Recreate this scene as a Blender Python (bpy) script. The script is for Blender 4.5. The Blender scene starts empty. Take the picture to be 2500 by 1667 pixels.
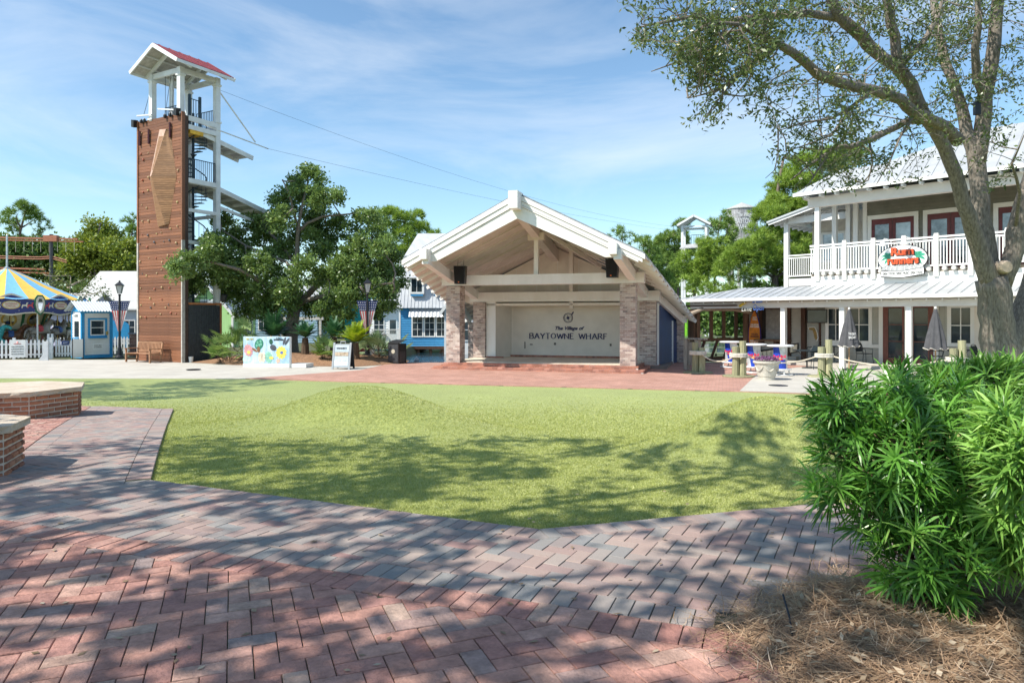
import bpy, math, random
import numpy as np
from math import sin, cos, pi, radians, sqrt, tan, atan2
from mathutils import Vector, Matrix, Quaternion
random.seed(7)
RNG = np.random.default_rng(11)
S = bpy.context.scene
COL = S.collection

# ---------------------------------------------------------------- camera
FPX, CX, HV, EYE = 1690.0, 1250.0, 775.0, 1.5      # measured on the 2500 px wide photograph
PLAZA = -0.6
cam_d = bpy.data.cameras.new('camera'); cam = bpy.data.objects.new('camera', cam_d); COL.objects.link(cam)
cam.location = (0, 0, EYE); cam.rotation_euler = (radians(90), 0, 0)
cam_d.sensor_width = 36; cam_d.lens = 36 * FPX / 2500; cam_d.shift_y = -(833.5 - HV) / 2500
cam_d.clip_start = .05; cam_d.clip_end = 2000
S.camera = cam

# ---------------------------------------------------------------- light
SUN_EL = radians(49); SX, SY = .88, .47            # horizontal travel direction of the light
wd = bpy.data.worlds.new('World'); S.world = wd; wd.use_nodes = True
nt = wd.node_tree; nt.nodes.clear()
out = nt.nodes.new('ShaderNodeOutputWorld'); bg = nt.nodes.new('ShaderNodeBackground')
sky = nt.nodes.new('ShaderNodeTexSky'); sky.sky_type = 'NISHITA'; sky.sun_disc = False
sky.sun_elevation = SUN_EL; sky.sun_rotation = atan2(-SX, -SY); sky.air_density = 1.0; sky.dust_density = .3; sky.ozone_density = 1.2
tc = nt.nodes.new('ShaderNodeTexCoord'); mp = nt.nodes.new('ShaderNodeMapping')
mp.inputs['Scale'].default_value = (1.0, 1.4, 3.4); mp.inputs['Rotation'].default_value = (0, radians(24), radians(20))
n1 = nt.nodes.new('ShaderNodeTexNoise'); n1.inputs['Scale'].default_value = 2.3; n1.inputs['Detail'].default_value = 9; n1.inputs['Roughness'].default_value = .58; n1.inputs['Distortion'].default_value = .5
rp = nt.nodes.new('ShaderNodeValToRGB'); rp.color_ramp.elements[0].position = .46; rp.color_ramp.elements[1].position = .85
mu = nt.nodes.new('ShaderNodeMath'); mu.operation = 'MULTIPLY'; mu.inputs[1].default_value = .55
mx = nt.nodes.new('ShaderNodeMix'); mx.data_type = 'RGBA'
nt.links.new(tc.outputs['Generated'], mp.inputs['Vector']); nt.links.new(mp.outputs[0], n1.inputs['Vector'])
nt.links.new(n1.outputs['Fac'], rp.inputs[0]); nt.links.new(rp.outputs[0], mu.inputs[0]); nt.links.new(mu.outputs[0], mx.inputs['Factor'])
tn = nt.nodes.new('ShaderNodeMix'); tn.data_type = 'RGBA'; tn.blend_type = 'MULTIPLY'; tn.inputs['Factor'].default_value = 1; tn.inputs['B'].default_value = (.76, .87, .88, 1)   # clear southern sky, a little deeper and greener
nt.links.new(sky.outputs[0], tn.inputs['A']); nt.links.new(tn.outputs['Result'], mx.inputs['A']); mx.inputs['B'].default_value = (5.0, 5.2, 5.4, 1)
nt.links.new(mx.outputs['Result'], bg.inputs[0]); bg.inputs[1].default_value = .108
nt.links.new(bg.outputs[0], out.inputs[0])
sd = bpy.data.lights.new('sun', 'SUN'); sd.energy = 3.2; sd.angle = radians(.55); sd.color = (1, .95, .86)
sun = bpy.data.objects.new('sun', sd); COL.objects.link(sun); sun.location = (-30, -20, 40)
h_ = cos(SUN_EL) / sqrt(SX * SX + SY * SY)
sun.rotation_euler = Vector((SX * h_, SY * h_, -sin(SUN_EL))).to_track_quat('-Z', 'Y').to_euler()
S.view_settings.view_transform = 'Standard'; S.view_settings.look = 'None'
S.view_settings.exposure = 1.08; S.view_settings.gamma = 1
S.cycles.max_bounces = 6; S.cycles.transparent_max_bounces = 8

# ---------------------------------------------------------------- pixel helpers
def zg(Y):
    t = min(max((Y - 6) / 13, 0), 1); return -.6 * t * t * (3 - 2 * t)
def gpt(u, v):                                     # pixel -> point on the ground
    t = 5.0
    for _ in range(150): t += .5 * ((EYE - zg(t)) * FPX / (v - HV) - t)
    return Vector(((u - CX) / FPX * t, t, zg(t)))
def at(u, v, Y): return Vector(((u - CX) / FPX * Y, Y, EYE - (v - HV) / FPX * Y))
class Fr:                                          # a building's own frame: x along its front, y into its depth
    def __init__(s, ox, oy, a, zb=PLAZA): s.ox, s.oy, s.c, s.s, s.zb, s.a = ox, oy, cos(a), sin(a), zb, a
    def hit(s, u, v, y=0):
        du = (u - CX) / FPX; t = (y - s.ox * s.s + s.oy * s.c) / (s.c - du * s.s)
        return (t * du - s.ox) * s.c + (t - s.oy) * s.s, EYE - (v - HV) / FPX * t - s.zb
    def w(s, x, y, z): return Vector((s.ox + x * s.c - y * s.s, s.oy + x * s.s + y * s.c, s.zb + z))

# ---------------------------------------------------------------- materials
MATS = {}
def mat(name, col, rough=.6, var=.12, scale=6, bump=0, bscale=40, metal=0, col2=None, rnd=0, spec=.4, emit=None, stretch=None, detail=4, trans=0):
    if name in MATS: return MATS[name]
    m = bpy.data.materials.new(name); m.use_nodes = True; t = m.node_tree; N = t.nodes; L = t.links
    b = N['Principled BSDF']; b.inputs['Roughness'].default_value = rough; b.inputs['Metallic'].default_value = metal
    b.inputs['Specular IOR Level'].default_value = spec
    tcn = N.new('ShaderNodeTexCoord'); vec = tcn.outputs['Object']
    if stretch:
        mpn = N.new('ShaderNodeMapping'); mpn.inputs['Scale'].default_value = stretch; L.new(vec, mpn.inputs[0]); vec = mpn.outputs[0]
    nz = N.new('ShaderNodeTexNoise'); nz.inputs['Scale'].default_value = scale; nz.inputs['Detail'].default_value = detail; nz.inputs['Roughness'].default_value = .62
    L.new(vec, nz.inputs['Vector'])
    c = Vector(col); lo = [max(x * (1 - var * 2), 0) for x in c]; hi = [min(x * (1 + var * 2), 1) for x in c]
    if col2: lo, hi = col, col2
    rpn = N.new('ShaderNodeValToRGB'); e = rpn.color_ramp.elements
    e[0].position = .3; e[1].position = .7; e[0].color = (*lo, 1); e[1].color = (*hi, 1)
    L.new(nz.outputs['Fac'], rpn.inputs[0]); cout = rpn.outputs[0]
    if rnd:
        oi = N.new('ShaderNodeObjectInfo'); ra = N.new('ShaderNodeAttribute'); ra.attribute_name = 'rnd'
        ad = N.new('ShaderNodeMath'); ad.operation = 'ADD'; fr = N.new('ShaderNodeMath'); fr.operation = 'FRACT'
        L.new(oi.outputs['Random'], ad.inputs[0]); L.new(ra.outputs['Fac'], ad.inputs[1]); L.new(ad.outputs[0], fr.inputs[0])
        mr = N.new('ShaderNodeMapRange'); mr.inputs['To Min'].default_value = 1 - rnd; mr.inputs['To Max'].default_value = 1 + rnd
        L.new(fr.outputs[0], mr.inputs[0])
        hs = N.new('ShaderNodeHueSaturation'); L.new(cout, hs.inputs['Color']); L.new(mr.outputs[0], hs.inputs['Value'])
        cout = hs.outputs[0]
    L.new(cout, b.inputs['Base Color'])
    if bump:
        nb = N.new('ShaderNodeTexNoise'); nb.inputs['Scale'].default_value = bscale; nb.inputs['Detail'].default_value = 5; L.new(vec, nb.inputs['Vector'])
        bp = N.new('ShaderNodeBump'); bp.inputs['Strength'].default_value = bump; bp.inputs['Distance'].default_value = .02
        L.new(nb.outputs['Fac'], bp.inputs['Height']); L.new(bp.outputs[0], b.inputs['Normal'])
    if emit: b.inputs['Emission Color'].default_value = (*emit, 1); b.inputs['Emission Strength'].default_value = 1
    MATS[name] = m; return m
def ramp_mat(name, cols, rough=.8, bump=.5, bscale=60, nscale=3, namp=.25, spec=.3, fine=.12):
    """piece material: each piece takes its colour from a list by its own random number"""
    if name in MATS: return MATS[name]
    m = bpy.data.materials.new(name); m.use_nodes = True; N = m.node_tree.nodes; L = m.node_tree.links
    b = N['Principled BSDF']; b.inputs['Roughness'].default_value = rough; b.inputs['Specular IOR Level'].default_value = spec
    oi = N.new('ShaderNodeObjectInfo'); ra = N.new('ShaderNodeAttribute'); ra.attribute_name = 'rnd'
    ad = N.new('ShaderNodeMath'); ad.operation = 'ADD'; fr = N.new('ShaderNodeMath'); fr.operation = 'FRACT'
    L.new(oi.outputs['Random'], ad.inputs[0]); L.new(ra.outputs['Fac'], ad.inputs[1])
    ge = N.new('ShaderNodeNewGeometry'); nz = N.new('ShaderNodeTexNoise'); nz.inputs['Scale'].default_value = nscale; nz.inputs['Detail'].default_value = 6
    L.new(ge.outputs['Position'], nz.inputs['Vector'])
    L.new(ad.outputs[0], fr.inputs[0])
    cr = N.new('ShaderNodeValToRGB'); cr.color_ramp.interpolation = 'LINEAR'
    e = cr.color_ramp.elements; n = len(cols)
    e[0].position = 0; e[0].color = (*cols[0], 1); e[1].position = 1; e[1].color = (*cols[-1], 1)
    for i in range(1, n - 1):
        q = e.new(i / (n - 1)); q.color = (*cols[i], 1)
    L.new(fr.outputs[0], cr.inputs[0])
    n2 = N.new('ShaderNodeTexNoise'); n2.inputs['Scale'].default_value = bscale * 1.5; n2.inputs['Detail'].default_value = 3; L.new(ge.outputs['Position'], n2.inputs['Vector'])
    sm = N.new('ShaderNodeMath'); sm.operation = 'MULTIPLY_ADD'; L.new(nz.outputs['Fac'], sm.inputs[0]); sm.inputs[1].default_value = namp * 4; sm.inputs[2].default_value = 1 - namp * 2
    s2 = N.new('ShaderNodeMath'); s2.operation = 'MULTIPLY_ADD'; L.new(n2.outputs['Fac'], s2.inputs[0]); s2.inputs[1].default_value = fine * 4; L.new(sm.outputs[0], s2.inputs[2])
    s3 = N.new('ShaderNodeMath'); s3.operation = 'SUBTRACT'; L.new(s2.outputs[0], s3.inputs[0]); s3.inputs[1].default_value = fine * 2
    hs = N.new('ShaderNodeHueSaturation'); L.new(cr.outputs[0], hs.inputs['Color']); L.new(s3.outputs[0], hs.inputs['Value'])
    L.new(hs.outputs[0], b.inputs['Base Color'])
    if bump:
        nb = N.new('ShaderNodeTexNoise'); nb.inputs['Scale'].default_value = bscale; nb.inputs['Detail'].default_value = 6; nb.inputs['Roughness'].default_value = .6; L.new(ge.outputs['Position'], nb.inputs['Vector'])
        bp = N.new('ShaderNodeBump'); bp.inputs['Strength'].default_value = bump; bp.inputs['Distance'].default_value = .012
        L.new(nb.outputs['Fac'], bp.inputs['Height']); L.new(bp.outputs[0], b.inputs['Normal'])
    MATS[name] = m; return m
def leaf_mat(name, dark, light, third=None, tr=.3, rough=.45, spec=.4):
    m = bpy.data.materials.new(name); m.use_nodes = True; N = m.node_tree.nodes; L = m.node_tree.links
    b = N['Principled BSDF']; b.inputs['Roughness'].default_value = rough; b.inputs['Specular IOR Level'].default_value = spec
    ra = N.new('ShaderNodeAttribute'); ra.attribute_name = 'rnd'
    cr = N.new('ShaderNodeValToRGB'); e = cr.color_ramp.elements
    e[0].color = (*dark, 1); e[1].color = (*light, 1)
    if third: e[1].position = .85; q = e.new(1.0); q.color = (*third, 1)
    L.new(ra.outputs['Fac'], cr.inputs[0]); L.new(cr.outputs[0], b.inputs['Base Color'])
    tl = N.new('ShaderNodeBsdfTranslucent'); hs = N.new('ShaderNodeHueSaturation'); hs.inputs['Value'].default_value = 1.25; hs.inputs['Saturation'].default_value = 1.1; hs.inputs['Hue'].default_value = .485
    L.new(cr.outputs[0], hs.inputs['Color']); L.new(hs.outputs[0], tl.inputs['Color'])
    ms = N.new('ShaderNodeMixShader'); ms.inputs[0].default_value = tr
    L.new(b.outputs[0], ms.inputs[1]); L.new(tl.outputs[0], ms.inputs[2]); L.new(ms.outputs[0], N['Material Output'].inputs[0])
    MATS[name] = m; return m
def glass(name='window_glass', col=(.03, .045, .055), rough=.04):
    if name in MATS: return MATS[name]
    m = mat(name, col, rough, var=.3, scale=1.3, spec=.45); return m

# ---------------------------------------------------------------- mesh builder
class MB:
    def __init__(s): s.v = []; s.f = []; s.r = []; s.cur = 0.0
    def add(s, vs, fs):
        o = len(s.v); s.v += [tuple(p) for p in vs]; s.f += [tuple(i + o for i in f) for f in fs]; s.r += [s.cur] * len(fs); return s
    def box(s, x0, x1, y0, y1, z0, z1):
        return s.add([(x0, y0, z0), (x1, y0, z0), (x1, y1, z0), (x0, y1, z0), (x0, y0, z1), (x1, y0, z1), (x1, y1, z1), (x0, y1, z1)],
                     [(0, 3, 2, 1), (4, 5, 6, 7), (0, 1, 5, 4), (1, 2, 6, 5), (2, 3, 7, 6), (3, 0, 4, 7)])
    def cbox(s, c, d): return s.box(c[0] - d[0] / 2, c[0] + d[0] / 2, c[1] - d[1] / 2, c[1] + d[1] / 2, c[2] - d[2] / 2, c[2] + d[2] / 2)
    def beam(s, p, q, w, h, up=(0, 0, 1)):
        p = Vector(p); q = Vector(q); d = (q - p).normalized(); u = Vector(up)
        if abs(d.dot(u)) > .98: u = Vector((0, 1, 0))
        r = d.cross(u).normalized() * (w / 2); t = r.cross(d).normalized() * (h / 2)
        vs = [p - r - t, p + r - t, p + r + t, p - r + t, q - r - t, q + r - t, q + r + t, q - r + t]
        return s.add(vs, [(0, 1, 2, 3), (7, 6, 5, 4), (0, 4, 5, 1), (1, 5, 6, 2), (2, 6, 7, 3), (3, 7, 4, 0)])
    def tube(s, pts, rad, n=7, cap=True):
        pts = [Vector(p) for p in pts]; k = len(pts)
        if not hasattr(rad, '__len__'): rad = [rad] * k
        vs = []; prev = None
        for i, p in enumerate(pts):
            d = (pts[min(i + 1, k - 1)] - pts[max(i - 1, 0)])
            d = d.normalized() if d.length > 1e-9 else Vector((0, 0, 1))
            if prev is None:
                a = d.cross(Vector((0, 0, 1)) if abs(d.z) < .9 else Vector((1, 0, 0))).normalized()
            else:
                a = prev - d * prev.dot(d); a = a.normalized() if a.length > 1e-6 else d.orthogonal().normalized()
            prev = a; b = d.cross(a)
            for j in range(n):
                t = 2 * pi * j / n; vs.append(p + (a * cos(t) + b * sin(t)) * rad[i])
        fs = [(i * n + j, i * n + (j + 1) % n, (i + 1) * n + (j + 1) % n, (i + 1) * n + j) for i in range(k - 1) for j in range(n)]
        if cap: fs += [tuple(range(n - 1, -1, -1)), tuple((k - 1) * n + j for j in range(n))]
        return s.add(vs, fs)
    def lathe(s, prof, n=16, c=(0, 0, 0)):
        vs = [(c[0] + r * cos(2 * pi * j / n), c[1] + r * sin(2 * pi * j / n), c[2] + z) for r, z in prof for j in range(n)]
        k = len(prof)
        fs = [(i * n + j, i * n + (j + 1) % n, (i + 1) * n + (j + 1) % n, (i + 1) * n + j) for i in range(k - 1) for j in range(n)]
        fs += [tuple(range(n - 1, -1, -1)), tuple((k - 1) * n + j for j in range(n))]
        return s.add(vs, fs)
    def extr(s, poly, vec):                        # planar polygon (3d) pushed along vec
        k = len(poly); v = Vector(vec); a = [Vector(p) for p in poly]; b = [p + v for p in a]
        return s.add(a + b, [tuple(range(k - 1, -1, -1)), tuple(range(k, 2 * k))] + [(i, (i + 1) % k, k + (i + 1) % k, k + i) for i in range(k)])
    def build(s, name, m, parent=None, smooth=False, label=None, kind=None, loc=None, rot=None):
        me = bpy.data.meshes.new(name); me.from_pydata(s.v, [], s.f)
        if len(set(s.r)) > 1:
            a = me.attributes.new('rnd', 'FLOAT', 'FACE'); a.data.foreach_set('value', s.r)
        if smooth: me.polygons.foreach_set('use_smooth', [True] * len(me.polygons))
        me.materials.append(m); me.update()
        o = bpy.data.objects.new(name, me); COL.objects.link(o)
        if parent: o.parent = parent
        if label: o['label'] = label
        if kind: o['kind'] = kind
        if loc: o.location = loc
        if rot: o.rotation_euler = rot
        return o
def np_mesh(name, V, nv, m, parent=None, rnd=None, kind=None, smooth=False):
    """V: (n*nv,3) corner points; each consecutive nv points make one face"""
    V = np.asarray(V, dtype=np.float32).reshape(-1, 3); n = len(V); k = n // nv
    me = bpy.data.meshes.new(name); me.vertices.add(n); me.vertices.foreach_set('co', V.ravel())
    me.loops.add(n); me.loops.foreach_set('vertex_index', np.arange(n, dtype=np.int32))
    me.polygons.add(k); me.polygons.foreach_set('loop_start', np.arange(0, n, nv, dtype=np.int32))
    if rnd is not None:
        a = me.attributes.new('rnd', 'FLOAT', 'FACE'); a.data.foreach_set('value', np.asarray(rnd, dtype=np.float32))
    me.materials.append(m); me.update(calc_edges=True)
    if smooth: me.polygons.foreach_set('use_smooth', [True] * k)
    o = bpy.data.objects.new(name, me); COL.objects.link(o)
    if parent: o.parent = parent
    if kind: o['kind'] = kind
    return o
def tag(o, label=None, cat=None, group=None, kind=None):
    if label: o['label'] = label
    if cat: o['category'] = cat
    if group: o['group'] = group
    if kind: o['kind'] = kind
    return o
def thing(name, label, cat, loc=(0, 0, 0), rotz=0, group=None):
    o = bpy.data.objects.new(name, None); COL.objects.link(o); o.empty_display_size = .3
    o.location = loc; o.rotation_euler = (0, 0, rotz); return tag(o, label, cat, group)
def struct(o): o['kind'] = 'structure'; return o
def inst(o, parent, loc=(0, 0, 0), rot=(0, 0, 0), name=None, scale=None):
    c = o.copy(); COL.objects.link(c); c.parent = parent; c.location = loc; c.rotation_euler = rot
    if scale: c.scale = scale
    if name: c.name = name
    return c
def copy_tree(o, parent=None):
    c = o.copy(); COL.objects.link(c); c.parent = parent
    for ch in list(o.children): copy_tree(ch, c)
    return c
def text_mesh(txt, name, m, parent, loc, h, width=None, rot=(pi / 2, 0, 0), depth=.006, shear=0, bold=0, align='CENTER', spacing=1.0):
    """built-in lettering turned into a thin mesh; h = cap height"""
    cu = bpy.data.curves.new(name, 'FONT'); cu.body = txt; cu.size = h / .7; cu.extrude = depth; cu.align_x = align
    cu.shear = shear; cu.offset = bold; cu.space_character = spacing; cu.resolution_u = 3
    o = bpy.data.objects.new(name, cu)
    me = bpy.data.meshes.new_from_object(o)
    bpy.data.objects.remove(o); bpy.data.curves.remove(cu)
    me.materials.clear(); me.materials.append(m)
    if width:
        xs = [v.co.x for v in me.vertices]; k = width / max(max(xs) - min(xs), 1e-6)
        for v in me.vertices: v.co.x *= k
    r = bpy.data.objects.new(name, me); COL.objects.link(r); r.parent = parent; r.location = loc; r.rotation_euler = rot
    return r

# ---------------------------------------------------------------- shared materials
WHITE = mat('white_paint', (.70, .69, .65), .5, scale=1.6, col2=(.82, .82, .80), bump=.12, bscale=18, stretch=(1, 1, .35), detail=9)
CREAM = mat('cream_paint', (.72, .67, .60), .55, var=.04, scale=2, bump=.06)
DKMETAL = mat('black_metal', (.018, .02, .025), .4, var=.2)
GLASS = glass()
def wood(name, c, **k): return mat(name, c, k.pop('rough', .7), var=k.pop('var', .2), scale=k.pop('scale', 3), bump=k.pop('bump', .4), bscale=k.pop('bscale', 12), stretch=k.pop('stretch', (.6, 8, 8)), rnd=k.pop('rnd', .18), **k)
# ================================================================ GROUND, WATER, PAVED AREAS
def smooth(a, b, x):
    t = min(max((x - a) / (b - a), 0), 1); return t * t * (3 - 2 * t)
def lake(x, y):                                    # basin depth factor (water behind the stage)
    return smooth(-7.2, -6.4, x) * smooth(31.7, 32.4, y) * (1 - smooth(88, 92, y)) * (1 - smooth(60, 70, x))
GREENG = mat('rough_ground', (.10, .085, .05), .95, scale=.7, col2=(.07, .10, .035), bump=.5, bscale=8)
xs = [-400, -200, -120, -80] + [i * 2 - 60 for i in range(20)] + [-20 + i * .7 for i in range(72)] + [32, 36, 44, 52, 60, 64, 70, 80, 120, 200, 400]
ys = [-60, -30, -10, 0] + [i * .8 for i in range(1, 50)] + [41, 44, 48, 54, 62, 72, 84, 88, 90, 92, 100, 130, 200, 320, 600]
xs = sorted(xs); g = MB()
vs = [(x, y, zg(y) - .06 - 2.0 * lake(x, y)) for y in ys for x in xs]; nx = len(xs)
g.add(vs, [(j * nx + i, j * nx + i + 1, (j + 1) * nx + i + 1, (j + 1) * nx + i) for j in range(len(ys) - 1) for i in range(nx - 1)])
ground = struct(g.build('ground', GREENG, smooth=True))

# water of the lagoon
wm = bpy.data.materials.new('lagoon_water'); wm.use_nodes = True; N = wm.node_tree.nodes; L = wm.node_tree.links
b = N['Principled BSDF']; b.inputs['Base Color'].default_value = (.02, .05, .065, 1); b.inputs['Roughness'].default_value = .06; b.inputs['Specular IOR Level'].default_value = .8
nz = N.new('ShaderNodeTexNoise'); nz.inputs['Scale'].default_value = 2.2; nz.inputs['Detail'].default_value = 3; ge = N.new('ShaderNodeNewGeometry'); L.new(ge.outputs['Position'], nz.inputs['Vector'])
bp = N.new('ShaderNodeBump'); bp.inputs['Strength'].default_value = .35; bp.inputs['Distance'].default_value = .1; L.new(nz.outputs['Fac'], bp.inputs['Height']); L.new(bp.outputs[0], b.inputs['Normal'])
MATS['lagoon_water'] = wm
w = MB(); w.add([(-8, 31.5, -1.15), (72, 31.5, -1.15), (72, 93, -1.15), (-8, 93, -1.15)], [(0, 1, 2, 3)])
struct(w.build('water', wm))

# lawn (artificial turf) with its two mounds
def mound(x, y):
    z = 0
    for cx, cy, a, b_, hgt, rot in ((-2.2, 10.2, 2.0, .80, .64, -.30), (2.95, 8.0, 1.35, .85, .62, .1)):
        dx, dy = x - cx, y - cy; c, s_ = cos(rot), sin(rot); px_, py_ = dx * c + dy * s_, -dx * s_ + dy * c
        r = (px_ / a) ** 2 + (py_ / b_) ** 2
        z += hgt * math.exp(-r * 1.6) if r < 6 else 0
    return z
def lawn_z(x, y): return zg(y) + mound(x, y)
TURF = bpy.data.materials.new('turf'); TURF.use_nodes = True; N = TURF.node_tree.nodes; L = TURF.node_tree.links
b = N['Principled BSDF']; b.inputs['Roughness'].default_value = .75; b.inputs['Specular IOR Level'].default_value = .25
b.inputs['Sheen Weight'].default_value = .8; b.inputs['Sheen Roughness'].default_value = .45; b.inputs['Sheen Tint'].default_value = (.85, .88, .45, 1)   # fibre fuzz of the turf
ge = N.new('ShaderNodeNewGeometry')
na = N.new('ShaderNodeTexNoise'); na.inputs['Scale'].default_value = 26; na.inputs['Detail'].default_value = 8; na.inputs['Roughness'].default_value = .75
nb = N.new('ShaderNodeTexNoise'); nb.inputs['Scale'].default_value = .9; nb.inputs['Detail'].default_value = 4
for n_ in (na, nb): L.new(ge.outputs['Position'], n_.inputs['Vector'])
ra = N.new('ShaderNodeValToRGB'); e = ra.color_ramp.elements; e[0].position = .36; e[1].position = .64
e[0].color = (.12, .16, .03, 1); e[1].color = (.37, .40, .115, 1); L.new(na.outputs['Fac'], ra.inputs[0])
mr = N.new('ShaderNodeMapRange'); mr.inputs['From Min'].default_value = .3; mr.inputs['From Max'].default_value = .7; mr.inputs['To Min'].default_value = .86; mr.inputs['To Max'].default_value = 1.14; L.new(nb.outputs['Fac'], mr.inputs[0])
hs = N.new('ShaderNodeHueSaturation'); L.new(ra.outputs[0], hs.inputs['Color']); L.new(mr.outputs[0], hs.inputs['Value']); L.new(hs.outputs[0], b.inputs['Base Color'])
bp = N.new('ShaderNodeBump'); bp.inputs['Strength'].default_value = .8; bp.inputs['Distance'].default_value = .03; L.new(na.outputs['Fac'], bp.inputs['Height']); L.new(bp.outputs[0], b.inputs['Normal'])
g = MB(); XS = np.arange(-32, 14.01, .2); YS = np.arange(4.2, 25.01, .2); nx = len(XS)
g.add([(x, y, lawn_z(x, y)) for y in YS for x in XS], [(j * nx + i, j * nx + i + 1, (j + 1) * nx + i + 1, (j + 1) * nx + i) for j in range(len(YS) - 1) for i in range(nx - 1)])
lawn = struct(g.build('lawn', TURF, smooth=True))

# concrete walks and the red brick plaza (flat part of the square)
CONC = mat('washed_concrete', (.42, .39, .34), .9, scale=1.2, col2=(.53, .50, .44), bump=.5, bscale=55, detail=9)
def brick_floor(name, c1, c2, mort, sx=.21, rot=0, bump=.4):
    m = bpy.data.materials.new(name); m.use_nodes = True; N = m.node_tree.nodes; L = m.node_tree.links
    b = N['Principled BSDF']; b.inputs['Roughness'].default_value = .85; b.inputs['Specular IOR Level'].default_value = .25
    ge = N.new('ShaderNodeNewGeometry'); mp = N.new('ShaderNodeMapping'); mp.inputs['Rotation'].default_value = (0, 0, rot); L.new(ge.outputs['Position'], mp.inputs[0])
    br = N.new('ShaderNodeTexBrick'); br.inputs['Scale'].default_value = 1; br.inputs['Brick Width'].default_value = sx; br.inputs['Row Height'].default_value = sx / 2; br.inputs['Mortar Size'].default_value = .004
    br.inputs['Color1'].default_value = (*c1, 1); br.inputs['Color2'].default_value = (*c2, 1); br.inputs['Mortar'].default_value = (*mort, 1); L.new(mp.outputs[0], br.inputs['Vector'])
    nz = N.new('ShaderNodeTexNoise'); nz.inputs['Scale'].default_value = 1.1; nz.inputs['Detail'].default_value = 8; nz.inputs['Roughness'].default_value = .7; L.new(ge.outputs['Position'], nz.inputs['Vector'])
    mr = N.new('ShaderNodeMapRange'); mr.inputs['From Min'].default_value = .3; mr.inputs['From Max'].default_value = .7; mr.inputs['To Min'].default_value = .8; mr.inputs['To Max'].default_value = 1.2; L.new(nz.outputs['Fac'], mr.inputs[0])
    hs = N.new('ShaderNodeHueSaturation'); L.new(br.outputs['Color'], hs.inputs['Color']); L.new(mr.outputs[0], hs.inputs['Value']); L.new(hs.outputs[0], b.inputs['Base Color'])
    bp = N.new('ShaderNodeBump'); bp.inputs['Strength'].default_value = bump; bp.inputs['Distance'].default_value = .01; bp.invert = True; L.new(br.outputs['Fac'], bp.inputs['Height']); L.new(bp.outputs[0], b.inputs['Normal'])
    MATS[name] = m; return m
PLZ = brick_floor('plaza_brick', (.40, .215, .165), (.47, .27, .215), (.22, .15, .12), rot=.3)
def flat(name, pts, z, m):
    q = MB(); k = len(pts); q.extr([(p[0], p[1], z - .05) for p in pts], (0, 0, .05)); return struct(q.build(name, m))
flat('concrete_walk', [(-60, 24.3), (-17.6, 23.85), (-9.02, 23.66), (-6.2, 24.4), (-5.6, 30.5), (-15, 34.2), (-60, 35)], PLAZA + .012, CONC)
flat('brick_plaza', [(-9.1, 23.62), (-5.32, 22.46), (2.87, 20.4), (6.47, 19.5), (8.16, 18.9), (13.0, 17.7), (16.5, 22), (11.5, 31.9), (-5.5, 31.9), (-6.0, 27.4)], PLAZA + .024, PLZ)
flat('concrete_pad', [(6.42, 19.52), (8.16, 18.95), (13.2, 17.6), (22, 21), (18.6, 25.0), (13.4, 30.0), (11.7, 28.6), (9.05, 25.5)], PLAZA + .036, CONC)
# quay edge at the water
q = MB(); q.box(-5.2, 30, 31.9, 32.1, -2.6, PLAZA + .02); struct(q.build('quay_wall', mat('quay_timber', (.16, .12, .09), .9, bump=.4)))
# drain cover discs
q = MB(); q.lathe([(.28, 0), (.28, .01)], 20); 
for u, v, lab, nm in ((472, 904, 'dark round drain cover in the pale walk before the tower', 'drain_cover'), (1900, 944, 'dark round drain cover in the pale concrete beside the flower urn', 'drain_cover')):
    p = gpt(u, v); o = q.build(nm, DKMETAL, loc=(p.x, p.y, PLAZA + .038)); tag(o, lab, 'drain cover')
# mulch bed between the tower and the stage
MULCH = mat('mulch', (.16, .085, .045), .95, scale=14, col2=(.36, .21, .12), bump=1.0, bscale=35, detail=8)
bed = [(-15.3, 32.3), (-12.2, 30.4), (-10.8, 30.15), (-8.3, 29.6), (-6.6, 29.3), (-5.9, 30.2), (-4.9, 31.6), (-4.9, 33.6), (-7, 36), (-13.2, 37.2)]
q = MB(); c = c_bed = (-9.2, 32.8); R_ = 9; K = 48
from math import hypot
def bed_r(ang):                                    # distance from the centre to the outline along ang
    best = 9e9; d = (cos(ang), sin(ang))
    for i in range(len(bed)):
        a, b_ = bed[i], bed[(i + 1) % len(bed)]; ex, ey = b_[0] - a[0], b_[1] - a[1]
        den = d[0] * ey - d[1] * ex
        if abs(den) < 1e-9: continue
        t = ((a[0] - c_bed[0]) * ey - (a[1] - c_bed[1]) * ex) / den; s_ = ((a[0] - c_bed[0]) * d[1] - (a[1] - c_bed[1]) * d[0]) / den
        if t > 0 and -1e-6 <= s_ <= 1 + 1e-6: best = min(best, t)
    return best
vs = [(c[0], c[1], PLAZA + .42)]
for r in range(1, R_ + 1):
    for k in range(K):
        a = 2 * pi * k / K; rr = bed_r(a) * r / R_; f = r / R_
        z = PLAZA + .02 + .40 * (1 - f ** 2.5) + random.uniform(-.03, .03) * (f < 1)
        vs.append((c[0] + cos(a) * rr, c[1] + sin(a) * rr, z))
fs = [(0, 1 + k, 1 + (k + 1) % K) for k in range(K)]
fs += [(1 + (r - 1) * K + k, 1 + r * K + k, 1 + r * K + (k + 1) % K, 1 + (r - 1) * K + (k + 1) % K) for r in range(1, R_) for k in range(K)]
q.add(vs, fs); struct(q.build('mulch_bed', MULCH))
def bed_z(x, y):
    a = atan2(y - c_bed[1], x - c_bed[0]); f = min(hypot(x - c_bed[0], y - c_bed[1]) / bed_r(a), 1); return PLAZA + .02 + .40 * (1 - f ** 2.5)
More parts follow.
